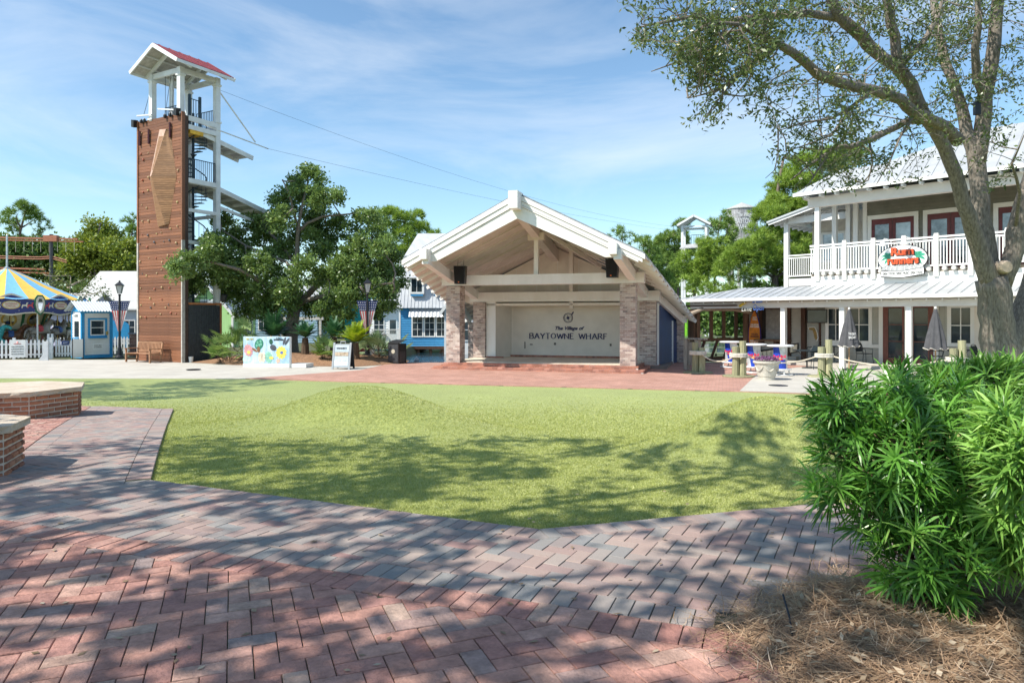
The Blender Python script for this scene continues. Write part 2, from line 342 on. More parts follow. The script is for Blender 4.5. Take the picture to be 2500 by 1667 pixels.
# ================================================================ STAGE PAVILION
FS = Fr(-3.14, 27.95, radians(-16.85))
st = thing('stage_pavilion', 'white gabled open-air stage pavilion with brick columns and blue lettering on its back wall', 'stage', (FS.ox, FS.oy, PLAZA), FS.a)
STB = ramp_mat('column_brick', [(.36, .25, .21), (.48, .38, .33), (.56, .47, .41), (.42, .31, .27), (.24, .19, .18), (.52, .43, .38), (.60, .52, .46)], bump=.3, bscale=40)
MORT = mat('pale_mortar', (.68, .63, .57), .95, bump=.3)
REDB = ramp_mat('step_brick', [(.36, .15, .10), (.45, .21, .15), (.40, .18, .12), (.28, .13, .10), (.48, .25, .19)], bump=.3)
def brick_wrap(mb, x0, x1, y0, y1, z0, z1, ch=.0735, bl=.2, d=.012):
    """running-bond bricks standing proud of the mortar core on all four sides"""
    nrow = max(1, round((z1 - z0) / ch)); ch = (z1 - z0) / nrow
    for r in range(nrow):
        za, zb = z0 + r * ch + .006, z0 + (r + 1) * ch - .006
        for side in range(4):
            L_ = (x1 - x0) if side % 2 == 0 else (y1 - y0); n = max(1, round(L_ / bl)); b = L_ / n
            cuts = [0.0] + [b * (k + (.5 if r % 2 else 0)) for k in range(n + 1) if 0 < b * (k + (.5 if r % 2 else 0)) < L_ - 1e-4] + [L_]
            for a_, c_ in zip(cuts, cuts[1:]):
                if c_ - a_ < .03: continue
                a2, c2 = a_ + (.005 if a_ > 0 else -d), c_ - (.005 if c_ < L_ else -d)
                mb.cur = random.random(); j = random.uniform(-.002, .003)
                if side == 0: mb.box(x0 + a2, x0 + c2, y0 - d - j, y0 + .001, za, zb)
                elif side == 2: mb.box(x0 + a2, x0 + c2, y1 - .001, y1 + d + j, za, zb)
                elif side == 1: mb.box(x1 - .001, x1 + d + j, y0 + a2, y0 + c2, za, zb)
                else: mb.box(x0 - d - j, x0 + .001, y0 + a2, y0 + c2, za, zb)
def brick_column(parent, x0, x1, y0, y1, z0, z1):
    q = MB(); q.box(x0, x1, y0, y1, z0, z1); c_ = q.build('column', MORT, parent)
    q = MB(); brick_wrap(q, x0, x1, y0, y1, z0, z1); q.build('brickwork', STB, c_, kind='stuff'); return c_
# steps and platform
def brick_step(x0, x1, y0, y1, z0, z1):
    q = MB(); q.box(x0 + .01, x1 - .01, y0 + .01, y1, z0, z1 - .012); s_ = q.build('step', MORT, st)
    q = MB(); n = int((x1 - x0) / .205)
    for k in range(n):                             # soldier tops on the tread and stretcher faces below
        a = x0 + k * (x1 - x0) / n; b_ = x0 + (k + 1) * (x1 - x0) / n
        q.cur = random.random(); q.box(a + .004, b_ - .004, y0 - .004, y0 + .2, z1 - .07, z1)
        q.cur = random.random(); q.box(a + .004 - .1, b_ - .004 - .1, y0, y0 + .1, z0, z1 - .078)
    for j in range(1, int((y1 - y0) / .2)):
        for k in range(n):
            a = x0 + k * (x1 - x0) / n; b_ = x0 + (k + 1) * (x1 - x0) / n
            q.cur = random.random(); q.box(a + .004, b_ - .004, y0 + j * .2 + .004, y0 + j * .2 + .196, z1 - .05, z1 - .001)
    for k in range(int((y1 - y0) / .205)):         # the side that shows on the right
        a = y0 + .21 * k
        q.cur = random.random(); q.box(x1 - .1, x1 + .004, a + .004, a + .206, z1 - .07, z1 - .0005)
        q.cur = random.random(); q.box(x1 - .1, x1, a + .1, a + .3, z0, z1 - .078)
    q.build('brickwork', REDB, s_, kind='stuff')
brick_step(-.05, 8.35, 0, 2.6, 0, .14); brick_step(.25, 8.12, .36, 2.6, .14, .27)
q = MB(); q.box(.5, 8.0, .62, 4.45, .1, .315); q.build('floor', mat('stage_floor', (.62, .55, .44), .8, bump=.2, scale=1.5), st)
brick_column(st, .36, .93, .42, .99, .14, 3.38); brick_column(st, 7.43, 8.0, .42, .99, .14, 3.40)
brick_column(st, .52, 1.05, 3.2, 3.75, .14, 2.77); brick_column(st, 7.85, 8.5, 3.2, 3.75, .14, 2.80)
q = MB(); q.box(7.75, 8.62, 3.1, 3.9, 0, .14); s_ = q.build('column_plinth', MORT, st); q = MB(); brick_wrap(q, 7.75, 8.62, 3.1, 3.9, 0, .15); q.build('brickwork', REDB, s_, kind='stuff')
q = MB(); q.box(-.1, 9.0, 2.6, 8.2, -1.6, .12); q.build('foundation', mat('foundation', (.2, .17, .15), .9), st)
# beams across
for y0, x0, x1, z0, z1 in ((.42, .15, 8.32, 3.40, 3.80), (3.22, .33, 8.66, 2.79, 3.21)):
    q = MB(); q.box(x0, x1, y0, y0 + .5, z0, z1); q.build('beam', WHITE, st)
# side beams that follow the falling eaves
for x0, xe in ((.64, .55), (7.72, 8.3)):
    q = MB(); q.beam((x0, -2.3, 4.25), (xe, 7.5, 2.2), .26, .36); q.build('side_beam', WHITE, st)
# roof: two planes whose ridge and eaves fall towards the back
RX = 4.1
def rz(y): return 6.42 - .205 * (y + 2)
def ex(y, s): return RX + s * (4.5 + .125 * (y + 2))
def ez(y): return 4.16 - .215 * (y + 2)
SHING = mat('grey_shingle', (.22, .24, .26), .8, var=.2, scale=8, bump=.5, bscale=25)
SOFF = mat('roof_boards', (.55, .50, .45), .8, scale=1.1, col2=(.70, .66, .61), bump=.15, detail=7)
YB = 8.6
for s in (-1, 1):
    q = MB(); up = .1
    P = [(RX, -2.05, rz(-2.05) + up), (ex(-2.05, s), -2.05, ez(-2.05) + up), (ex(YB, s), YB, ez(YB) + up), (RX, YB, rz(YB) + up)]
    q.extr(P if s > 0 else P[::-1], (0, 0, .05)); roof = q.build('roof', SHING, st)
    # deck boards under the shingles, each its own strip parallel to the front
    nb_ = 22
    for k in range(nb_):
        ya, yb_ = -2 + (YB + 2) * k / nb_, -2 + (YB + 2) * (k + 1) / nb_ - .025
        t_ = random.uniform(0, .03) + (.05 if k % 2 else 0)
        q = MB()
        a = Vector((RX, ya, rz(ya))); b_ = Vector((ex(ya, s) + s * t_, ya, ez(ya) - t_ * .5)); c_ = Vector((ex(yb_, s) + s * t_, yb_, ez(yb_) - t_ * .5)); d_ = Vector((RX, yb_, rz(yb_)))
        q.extr([a, b_, c_, d_], (0, 0, .085)); q.build('deck_board', SOFF, roof)
    # rafters tails along the eave
    for k in range(15):
        y = -1.4 + k * .68
        q = MB(); a = Vector((ex(y, s), y, ez(y))); r_ = Vector((RX, y, rz(y))); d = (r_ - a).normalized()
        q.beam(a - d * .10 + Vector((0, 0, -.05)), a + d * .9 + Vector((0, 0, -.05)), .07, .12); q.build('rafter_tail', WHITE, roof)
    # rafters seen inside
    for k in range(8):
        y = -1.2 + k * .62
        q = MB(); a = Vector((ex(y, s), y, ez(y) - .03)); r_ = Vector((RX, y, rz(y) - .03)); q.beam(a * .88 + r_ * .12, r_, .03, .06); q.build('rafter', SOFF, roof)
    # barge board in three bands, with grooves between
    d = Vector((ex(-2, s) - RX, 0, ez(-2) - rz(-2))); dn = d.normalized()
    for y0, t0, t1, endk in ((-2.12, .10, -.08, 1.005), (-2.09, -.092, -.22, .985), (-2.11, -.232, -.285, .955), (-2.07, -.297, -.78, .80)):
        q = MB(); a = Vector((RX, y0, rz(-2)))
        e = a + d * endk
        if t1 < -.7:
            poly = [a + Vector((0, 0, t0)), e + Vector((0, 0, t0)), e + Vector((-s * .08, 0, -.44)), a + d * .70 + Vector((0, 0, t1 + .12)), a + Vector((0, 0, t1))]
        else: poly = [a + Vector((0, 0, t0)), e + Vector((0, 0, t0)), e + Vector((0, 0, t1)), a + Vector((0, 0, t1))]
        q.extr(poly, (0, .1, 0)); q.build('barge_board', WHITE, st)
    # the lower rake of the house behind, under the eave on the outer side
    q = MB(); q.beam((RX + s * 4.45, 3.5, 2.95), (RX + s * 5.3, 7.4, 1.95), .12, .34); q.build('eave_board', WHITE, st)
    # beam ends through the barge boards
    q = MB(); bx = RX + s * 3.48; q.extr([(bx - .14, -2.5, 4.24), (bx + .14, -2.5, 4.24), (bx + .14, -2.5, 4.62), (bx - .14, -2.5, 4.66)], (0, .6, 0)); q.build('beam_end', WHITE, st)
q = MB(); q.extr([(RX - .17, -2.62, 5.93), (RX + .17, -2.62, 5.93), (RX + .17, -2.62, 6.55), (RX - .17, -2.62, 6.55)], (0, .75, 0)); q.build('ridge_beam_end', WHITE, st)
q = MB(); q.beam((RX, -2, 6.0), (RX, 6, 4.4), .3, .5); q.build('ridge_beam', SOFF, st)
# posts between beam and ridge
q = MB(); q.box(RX - .085, RX + .085, .55, .75, 3.8, 5.4); q.build('king_post', WHITE, st)
q = MB(); q.box(RX - .33, RX + .33, .5, .8, 5.15, 5.45); q.build('post_cap', CREAM, st)
q = MB(); q.box(RX + .75, RX + .9, 3.3, 3.5, 2.5, 5.1); q.build('king_post', CREAM, st)
q = MB(); q.beam((RX + .1, .65, 5.6), (RX + 2.1, 3.4, 4.25), .1, .14); q.build('brace', CREAM, st)
# back gable with its panels, cross wall and side walls of the recess
q = MB(); q.extr([(.4, 3.9, 2.6), (8.6, 3.9, 2.6), (8.75, 3.9, 2.95), (RX, 3.9, rz(3.9) - .02), (-.55, 3.9, 2.95)], (0, .06, 0)); q.build('gable_wall', CREAM, st)
for x in (2.3, 3.25, 4.2, 5.15, 6.1, 7.0):
    q = MB(); q.box(x - .012, x + .012, 3.885, 3.9, 2.9, min(rz(3.9), rz(3.9) - abs(x - RX) * .52) - .05); q.build('panel_strip', WHITE, st)
q = MB(); q.box(1.9, 2.2, 3.86, 3.9, 2.98, 3.1); q.build('vent', mat('vent_grey', (.2, .19, .18)), st)
BACK = mat('stage_wall_paint', (.66, .61, .54), .6, var=.04, scale=1.2, bump=.06)
bw = MB(); bw.box(1.75, 7.9, 4.45, 4.55, .3, 2.8); back = bw.build('back_wall', BACK, st)
for x0, x1 in ((1.08, 1.52),):
    q = MB(); q.box(x0, x1, 3.3, 3.42, .3, 2.8); q.build('pier', WHITE, st)
q = MB(); q.extr([(1.52, 3.3, .3), (1.52, 3.42, .3), (1.75, 4.45, .3), (1.9, 4.45, .3)], (0, 0, 2.5)); q.build('side_wall', BACK, st)
q = MB(); q.box(7.72, 7.86, 3.4, 4.45, .3, 2.8); q.build('side_wall', BACK, st)
q = MB(); q.box(1.1, 8.0, 3.3, 4.5, 2.62, 2.72); q.build('recess_ceiling', CREAM, st)
for a in ((1.95, 7.6, 2.5, 2.53), (1.95, 7.6, .42, .45), (1.95, 1.98, .45, 2.5), (7.57, 7.6, .45, 2.5)):
    q = MB(); q.box(a[0], a[1], 4.435, 4.45, a[2], a[3]); q.build('panel_moulding', CREAM, back)
q = MB()
for k in range(58):
    x = 1.78 + k * .102; q.cur = random.random(); q.box(x, x + .092, 4.37, 4.46, .3, .40)
for k in range(8):
    q.cur = random.random(); q.box(1.10 + k * .1, 1.19 + k * .1, 3.24, 3.31, .3, .38)
q.build('brick_skirting', REDB, st, kind='stuff')
# lettering
NAVY = mat('navy_letters', (.015, .02, .09), .5)
def hz(u, v): x, z = FS.hit(u, v, 4.44); return x, z
SER = {'B': ([(0, 0, 0, 1), (0, 1, .55, 1), (0, .52, .58, .52), (0, 0, .6, 0), (.62, .76, .55, .98), (.62, .76, .55, .54), (.7, .27, .6, .5), (.7, .27, .6, .02)], .78, [0]),
       'A': ([(0, 0, .4, 1), (.4, 1, .82, 0), (.15, .36, .66, .36)], .9, [0, .82]), 'Y': ([(0, 1, .4, .46), (.8, 1, .4, .46), (.4, .46, .4, 0)], .84, [.4]),
       'T': ([(0, 1, .76, 1), (.38, 1, .38, 0)], .8, [.38]), 'O': ([(.45 + .42 * cos(t * pi / 5), .5 + .5 * sin(t * pi / 5), .45 + .42 * cos((t + 1) * pi / 5), .5 + .5 * sin((t + 1) * pi / 5)) for t in range(10)], .96, []),
       'W': ([(0, 1, .3, 0), (.3, 0, .58, .9), (.58, .9, .86, 0), (.86, 0, 1.16, 1)], 1.22, []), 'N': ([(0, 0, 0, 1), (0, 1, .72, 0), (.72, 0, .72, 1)], .88, [0]),
       'E': ([(0, 0, 0, 1), (0, 1, .58, 1), (0, .52, .46, .52), (0, 0, .62, 0)], .74, [0]), 'H': ([(0, 0, 0, 1), (.7, 0, .7, 1), (0, .52, .7, .52)], .88, [0, .7]),
       'R': ([(0, 0, 0, 1), (0, 1, .5, 1), (0, .5, .5, .5), (.58, .75, .5, .98), (.58, .75, .5, .52), (.3, .5, .74, 0)], .82, [0]), 'F': ([(0, 0, 0, 1), (0, 1, .58, 1), (0, .52, .46, .52)], .7, [0]), ' ': ([], .5, [])}
x0, zb = hz(1293.5, 826); x1, zt = hz(1486, 812)
H_ = .235; cur = 0; segs = []
for ch in 'BAYTOWNE WHARF':
    for k_, s_ in enumerate(SER[ch][0]): segs.append((cur, ch, s_))
    for sx_ in SER[ch][2]: segs.append((cur, ch, (sx_ - .12, 0, sx_ + .12, 0)))
    cur += SER[ch][1] + .16
sc_ = (x1 - x0) / cur; q = MB(); cnt = 0
for off, ch, (a, b_, c_, d_) in segs:
    cnt += 1
    thick = .046 if abs(c_ - a) < .45 and (abs(d_ - b_) > .2) else .026
    yy = 4.43 - (cnt % 5) * .0006
    q.beam((x0 + (off + a) * sc_, yy, zb + b_ * H_), (x0 + (off + c_) * sc_, yy, zb + d_ * H_), thick, .012, up=(0, 1, 0))
q.build('lettering', NAVY, back)
xm, zm = hz(1388, 804); text_mesh('The Village of', 'lettering', NAVY, back, (xm, 4.43, zm - .02), .15, width=1.32, shear=.35, bold=.006)
cx_, cz_ = hz(1387, 776); q = MB(); n = 28; r = .2
for k in range(n):
    a, b_ = 2 * pi * k / n, 2 * pi * (k + 1) / n
    for rr, tt in ((.205, .02), (.165, .010)):
        q.beam((cx_ + rr * cos(a), 4.43, cz_ + rr * sin(a)), (cx_ + rr * cos(b_), 4.43, cz_ + rr * sin(b_)), tt, .01, up=(0, 1, 0))
for k in range(8):
    a = pi * k / 4 + .3; L_ = .15 if k % 2 == 0 else .1; w_ = .035
    q.extr([(cx_, 4.43, cz_), (cx_ + w_ * cos(a - .6), 4.43, cz_ + w_ * sin(a - .6)), (cx_ + L_ * cos(a), 4.43, cz_ + L_ * sin(a)), (cx_ + w_ * cos(a + .6), 4.43, cz_ + w_ * sin(a + .6))], (0, .01, 0))
q.beam((cx_ + .15, 4.425, cz_ + .13), (cx_ + .25, 4.425, cz_ + .27), .05, .012, up=(0, 1, 0)); q.build('compass_emblem', NAVY, back)
for x, z, w_, h2 in ((2.55, .85, .04, .30), (2.85, .88, .12, .05), (3.95, .92, .09, .10), (6.45, .90, .08, .10), (6.95, .88, .09, .09), (7.25, .9, .1, .16)):
    q = MB(); q.box(x - w_ / 2, x + w_ / 2, 4.42, 4.45, z - h2 / 2, z + h2 / 2); q.build('wall_socket', mat('socket_grey', (.12, .11, .1)), back)
# blue boarded wings on both sides of the stage house, with rear brick piers
NBLUE = mat('navy_clapboard', (.015, .05, .15), .45, var=.1, scale=2, spec=.5)
for s in (1,):
    a = Vector((RX + s * 4.42, 3.55, 0)); b_ = Vector((RX + s * 5.0, 7.2, 0)); d = b_ - a
    n_out = Vector((d.y, -d.x, 0)).normalized() * s
    q = MB(); q.extr([a + Vector((0, 0, 0)), b_, b_ + Vector((0, 0, 1.95)), a + Vector((0, 0, 2.75))], n_out * -.1); wg = q.build('wing_wall', NBLUE, st)
    for k in range(13):
        z = k * .2 + .02; f = 1 if z < 1.85 else max(0, (2.7 - z) / .85)
        if f <= .05: continue
        e = a + d * f; q = MB()
        q.extr([a + Vector((0, 0, z)) + n_out * .028, e + Vector((0, 0, z)) + n_out * .028, e + Vector((0, 0, z + .195)) + n_out * .006, a + Vector((0, 0, z + .195)) + n_out * .006], n_out * -.02); q.build('clapboard', NBLUE, wg)
    m_ = a + d * .72 + n_out * .05; q = MB(); q.beam(m_, m_ + Vector((0, 0, 1.95)), .07, .05); q.build('trim', WHITE, wg)
    q = MB(); q.beam(a + n_out * .05, a + n_out * .05 + Vector((0, 0, 2.7)), .08, .08); q.build('trim', WHITE, wg)
    bx = RX + s * 5.1; brick_column(st, bx - .22, bx + .22, 7.2, 7.65, 0, 1.85)
    q = MB(); q.box(bx - .35, bx + .35, 7.1, 7.75, 1.85, 2.2); q.build('beam', WHITE, st)
q = MB(); q.box(RX - 2.6, RX + 5, 7.9, 8.0, 0, 3); q.build('rear_wall', NBLUE, st)
bx = RX - 5.1; brick_column(st, bx - .22, bx + .22, 7.2, 7.65, 0, 1.85)
# two black loudspeakers hung on the front beam
for u, v, lab in ((1124, 672, 'black loudspeaker hung at the left end of the stage front beam'), (1495, 655, 'black loudspeaker hung at the right end of the stage front beam')):
    x, z = FS.hit(u, v, .0); p = FS.w(x, .0, z)
    t_ = thing('loudspeaker', lab, 'loudspeaker', p, FS.a + (.12 if u < 1200 else -.02), 'loudspeakers on the stage beam')
    q = MB(); q.extr([(-.20, -.18, -.35), (.20, -.18, -.35), (.24, -.18, .36), (-.24, -.18, .36)], (0, .36, 0)); q.build('cabinet', DKMETAL, t_)
    q = MB(); q.box(-.19, .19, -.2, -.18, -.32, .33); q.build('grille', mat('speaker_grille', (.01, .011, .014), .8, bump=.4, bscale=200), t_)
    q = MB(); q.box(-.05, .0, -.206, -.2, -.3, -.26); q.build('badge', mat('orange_badge', (.8, .2, .05)), t_)
    for sx_ in (-.12, .12):
        q = MB(); q.tube([(sx_, 0, .34), (sx_, .1, .62)], .008, 5); q.build('bracket', DKMETAL, t_)
# ================================================================ CLIMBING TOWER
FT = Fr(-15.2, 32, radians(-29))
tw = thing('climbing_tower', 'tall brown plank climbing tower with white roofed lookout and spiral stair', 'tower', (FT.ox, FT.oy, PLAZA), FT.a)
PLANK = mat('redwood_plank', (.15, .058, .028), .55, scale=2.2, col2=(.275, .115, .055), bump=.35, bscale=10, stretch=(.5, 6, 10), rnd=.3, detail=7)
TWHITE = mat('tower_white', (.70, .72, .72), .5, var=.06, scale=2)
TRIMG = mat('grey_trim', (.45, .42, .38), .8, bump=.3)
W0, W1 = -3.42, 0.0
q = MB(); q.box(W0 + .05, W1 - .05, .06, .3, 0, 11.5); wall = q.build('wall_core', mat('dark_ply', (.08, .05, .04), .8), tw)
nP = 84; ph = 11.55 / nP; pm = []
for k in range(4):
    q = MB(); q.box(0, 3.32, -.02, .06, .004, ph - .008); pm.append(q)
src = [q.build('plank', PLANK, wall) for q in pm]
for k in range(nP):
    o = src[k] if k < 4 else inst(src[k % 4], wall)
    o.location = (W0 + .05, random.uniform(-.012, .008), k * ph + .02)
for x, z0, z1, m in ((W0, 0, 5.7, TRIMG), (W0, 5.7, 11.6, PLANK), (W1 - .1, 0, 5.68, TRIMG), (W1 - .1, 5.68, 11.62, PLANK)):
    q = MB(); q.box(x + (0 if x < -1 else .03), x + .10, -.06, (.34 if x < -1 else .1), z0, z1); q.build('corner_board', m, tw)
# faceted overhang (kite-shaped volume)
A, B, C_, D_, E_, F_ = [(-1.66, 11.0), (-.92, 10.95), (-2.37, 8.8), (-.48, 8.66), (-1.74, 6.38), (-.98, 6.46)]
A, B, Cc, Dd, Ee, Ff = (-1.70, .0, 11.0), (-.92, .0, 10.95), (-2.37, -.05, 8.8), (-.44, .0, 8.66), (-1.74, -.05, 6.38), (-.98, .0, 6.46)
Kt, Km, Kb = (-1.06, -.12, 10.9), (-1.80, -.36, 8.74), (-1.14, -.10, 6.42)
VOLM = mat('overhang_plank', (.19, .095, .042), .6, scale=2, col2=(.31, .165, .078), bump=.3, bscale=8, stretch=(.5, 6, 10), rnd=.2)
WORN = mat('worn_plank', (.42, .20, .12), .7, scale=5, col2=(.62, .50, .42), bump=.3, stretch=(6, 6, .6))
def strip_face(a, b, c, d, n, m, nm='overhang_plank'):      # quad a-b (top) to d-c (bottom), cut in boards
    a, b, c, d = map(Vector, (a, b, c, d)); nrm = (b - a).cross(d - a).normalized()
    if nrm.y > 0: nrm = -nrm
    for k in range(n):
        f0, f1 = k / n, (k + 1) / n - .006
        q = MB(); q.extr([a.lerp(d, f0), b.lerp(c, f0), b.lerp(c, f1), a.lerp(d, f1)], nrm * -.04); q.build(nm, m, vol)
q = MB(); q.add([A, B, Cc, Dd, Ee, Ff, Kt, Km, Kb], [(0, 6, 7, 2), (6, 1, 3, 7), (2, 7, 8, 4), (7, 3, 5, 8), (0, 1, 6), (4, 8, 5)]); vol = q.build('overhang', VOLM, tw)
off = lambda p: (p[0], p[1] - .03, p[2])
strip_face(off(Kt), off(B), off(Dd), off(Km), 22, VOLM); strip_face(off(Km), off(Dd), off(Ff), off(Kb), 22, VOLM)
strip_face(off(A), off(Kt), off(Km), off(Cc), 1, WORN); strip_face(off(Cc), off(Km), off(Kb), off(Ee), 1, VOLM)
# climbing holds
HM = [mat('hold_' + n, c, .6) for n, c in (('tan', (.5, .36, .2)), ('grey', (.13, .13, .14)), ('red', (.42, .13, .08)), ('yellow', (.55, .45, .2)))]
hold_src = []
for m in HM:
    q = MB(); q.lathe([(.045, 0), (.06, .02), (.045, .05), (.02, .065)], 6); hold_src.append(q.build('hold', m, wall))
used = [0] * 4; hs_ = []
for k in range(13):
    for j in range(6):
        x = W0 + .35 + j * .54 + random.uniform(-.14, .14); z = 2.9 + k * .66 + random.uniform(-.2, .2)
        if z > 6.3 and -2.5 < x < -.4: continue
        hs_.append((x, -.03, z))
for k in range(8): hs_.append((W0 + .3 + .38 * k, -.03, 2.3 + random.uniform(-.5, .3)))
for (x, y, z) in hs_:
    i = random.choices(range(4), (4, 2, 3, 2))[0]; sc = random.uniform(.5, 1.05)
    o = hold_src[i] if not used[i] else inst(hold_src[i], wall); used[i] = 1
    o.location = (x, y, z); o.rotation_euler = (pi / 2, random.uniform(0, 6), 0); o.scale = (sc, sc, sc)
# lookout: posts, beams, gable roof
TP = ((-2.42, .1), (-.32, .1), (-.14, 1.92), (-2.3, 1.95))
for i, (x, y) in enumerate(TP):
    z0 = 11.5 if i in (0, 1) else 0
    q = MB(); q.box(x - .12, x + .12, y - .12, y + .12, z0, 13.75); p_ = q.build('post', TWHITE, tw)
    for zc in (13.35, 11.55): q = MB(); q.box(x - .16, x + .16, y - .16, y + .16, zc, zc + .08); q.build('collar', TWHITE, p_)
q = MB(); q.box(-1.75, -1.65, .5, .6, 11.5, 13.6); q.build('post', TWHITE, tw); q = MB(); q.box(-1.6, -1.52, .5, .6, 11.5, 13.6); q.build('post', TWHITE, tw)
for a, b in ((0, 1), (1, 2), (2, 3), (3, 0)):
    q = MB(); q.beam((*TP[a], 13.62), (*TP[b], 13.62), .12, .24); q.build('beam', TWHITE, tw)
RXT, RY0, RY1 = -1.15, -.72, 2.35
REDR = mat('red_metal_roof', (.22, .03, .035), .5, var=.15)
TSOF = mat('roof_underside', (.42, .41, .38), .8)
for s in (-1, 1):
    rp_ = lambda y, t: Vector((RXT + s * 1.72 * t, y, 14.68 - .98 * t))
    q = MB(); P = [rp_(RY0, 0), rp_(RY0, 1), rp_(RY1, 1), rp_(RY1, 0)]
    q.extr([p + Vector((0, 0, .05)) for p in P], (0, 0, .035)); rf = q.build('roof', REDR, tw)
    q = MB(); q.extr(P, (0, 0, .045)); q.build('roof_deck', TSOF, rf)
    for k in range(6):
        y = RY0 + .25 + k * .52; q = MB(); q.beam(rp_(y, .02) + Vector((0, 0, .1)), rp_(y, 1) + Vector((0, 0, .1)), .025, .04); q.build('seam', REDR, rf)
    for y in (RY0 - .02, RY1 + .02):
        q = MB(); q.beam(rp_(y, -.01) + Vector((0, 0, -.02)), rp_(y, 1.02) + Vector((0, 0, -.02)), .05, .17); q.build('barge_board', TWHITE, rf)
    q = MB(); q.beam(rp_(RY0, 1.01) + Vector((0, 0, -.02)), rp_(RY1, 1.01) + Vector((0, 0, -.02)), .05, .14); q.build('eave_board', TWHITE, rf)
    for y in (.05, 1.95): q = MB(); q.beam(rp_(y, .04) - Vector((0, 0, .1)), rp_(y, .96) - Vector((0, 0, .1)), .1, .16); q.build('rafter', TWHITE, rf)
    for t in (.35, .7): q = MB(); q.beam(rp_(RY0 + .05, t) - Vector((0, 0, .05)), rp_(RY1 - .05, t) - Vector((0, 0, .05)), .05, .07); q.build('purlin', TWHITE, rf)
# decks and side rails on the open right side
GREYW = mat('weathered_deck', (.40, .40, .40), .8, bump=.3)
for z, t in ((11.0, .12), (8.45, .14)):
    q = MB(); q.box(-2.3, -.05, .35, 1.95, z - .1, z); q.build('deck', GREYW, tw)
for z, h2 in ((11.4, .24), (11.0, .22), (8.5, .22), (7.12, .16), (5.62, .16)):
    q = MB(); q.beam((-.05, .3, z), (-.05, 1.85, z), .1, h2); q.build('side_beam', TWHITE, tw)
    q = MB(); q.beam((-2.3, 1.92, z - .1), (-.2, 1.92, z - .1), .1, h2); q.build('side_beam', TWHITE, tw)
q = MB(); q.box(-.75, -.04, .4, 1.1, 10.72, 10.9); q.build('step_edge', mat('yellow_edge', (.75, .45, .05)), tw)
RAIL = mat('dark_blue_rail', (.02, .045, .07), .45)
def railing(pts, z, h=1.0, sp=.11):
    q = MB(); q.tube([(x, y, z + h) for x, y in pts], .022, 5); r = q.build('railing', RAIL, tw)
    q = MB(); q.tube([(x, y, z + .1) for x, y in pts], .016, 5); q.build('bottom_rail', RAIL, r)
    for (a, b) in zip(pts, pts[1:]):
        L_ = sqrt((a[0] - b[0]) ** 2 + (a[1] - b[1]) ** 2); n = max(2, int(L_ / sp)); bar = None
        for k in range(n + 1):
            f = k / n; x, y = a[0] + (b[0] - a[0]) * f, a[1] + (b[1] - a[1]) * f
            if bar is None:
                qb = MB(); qb.tube([(0, 0, 0), (0, 0, h - .1)], .009 if k else .02, 4); bar = qb.build('baluster', RAIL, r); bar.location = (x, y, z + .1)
            else: inst(bar, r, (x, y, z + .1))
railing([(-.1, .35), (-.1, 1.8)], 8.5, 1.05); railing([(-.1, .35), (-.1, 1.0)], 11.45, .9); railing([(-1.6, 1.9), (-.4, 1.9)], 11.1, 1.1); railing([(-1.9, .4), (-.9, .4)], 11.2, .95)
for x, y in ((-.1, .95), (-.1, .4)): q = MB(); q.box(x - .05, x + .05, y - .05, y + .05, 11.0, 12.55); q.build('gate_post', RAIL, tw)
# spiral stair
SC = (-.72, 1.05)
q = MB(); q.tube([(*SC, 0), (*SC, 11.9)], .06, 8); stair = q.build('spiral_stair', RAIL, tw)
n = 58; pts = []
tq = MB(); tq.extr([(.04, -.05, 0), (.62, -.14, 0), (.62, .14, 0), (.04, .05, 0)], (0, 0, .03)); tread = tq.build('tread', RAIL, stair)
bq = MB(); bq.tube([(.6, 0, 0), (.6, 0, .9)], .012, 4); bal = bq.build('baluster', RAIL, stair)
for k in range(n):
    a = k * radians(27) + .5; z = .2 + k * .188
    if k == 0: tread.location = (*SC, z); tread.rotation_euler = (0, 0, a); bal.location = (*SC, z); bal.rotation_euler = (0, 0, a)
    else: inst(tread, stair, (*SC, z), (0, 0, a)); inst(bal, stair, (*SC, z), (0, 0, a))
    pts.append((SC[0] + .6 * cos(a), SC[1] + .6 * sin(a), z + .9))
q = MB(); q.tube(pts, .028, 5); q.build('handrail', RAIL, stair)
# launch platform and the long sloping roof of the lower ride
def slab(y0, z0, y1, z1, x0, x1, nm, beams):
    q = MB(); q.extr([(x0, y0, z0), (x1, y0, z0), (x1, y1, z1), (x0, y1, z1)], (0, 0, .06)); s_ = q.build(nm, GREYW, tw)
    for x in (x0, x1): q = MB(); q.beam((x, y0, z0 - .06), (x, y1, z1 - .06), .07, .22); q.build('edge_beam', TWHITE, s_)
    for k in range(beams):
        f = (k + .5) / beams; y = y0 + (y1 - y0) * f; z = z0 + (z1 - z0) * f - .05; q = MB(); q.beam((x0, y, z), (x1, y, z), .06, .16); q.build('joist', TWHITE, s_)
    return s_
slab(1.0, 10.95, 4.1, 10.35, -1.25, -.15, 'launch_platform', 5); slab(1.5, 8.55, 6.2, 7.35, -1.5, -.1, 'ramp_roof', 7)
q = MB(); q.beam((-.15, 2.0, 7.5), (-.15, 5.0, 6.9), .08, .14); q.build('brace', TWHITE, tw)
q = MB(); q.tube([(-.14, 1.9, 13.3), (.15, 4.0, 11.05)], .035, 6); q.build('stay_rod', TWHITE, tw); q = MB(); q.tube([(-.1, 1.2, 11.3), (.3, 4.7, 10.85)], .03, 6); q.build('outrigger', TWHITE, tw)
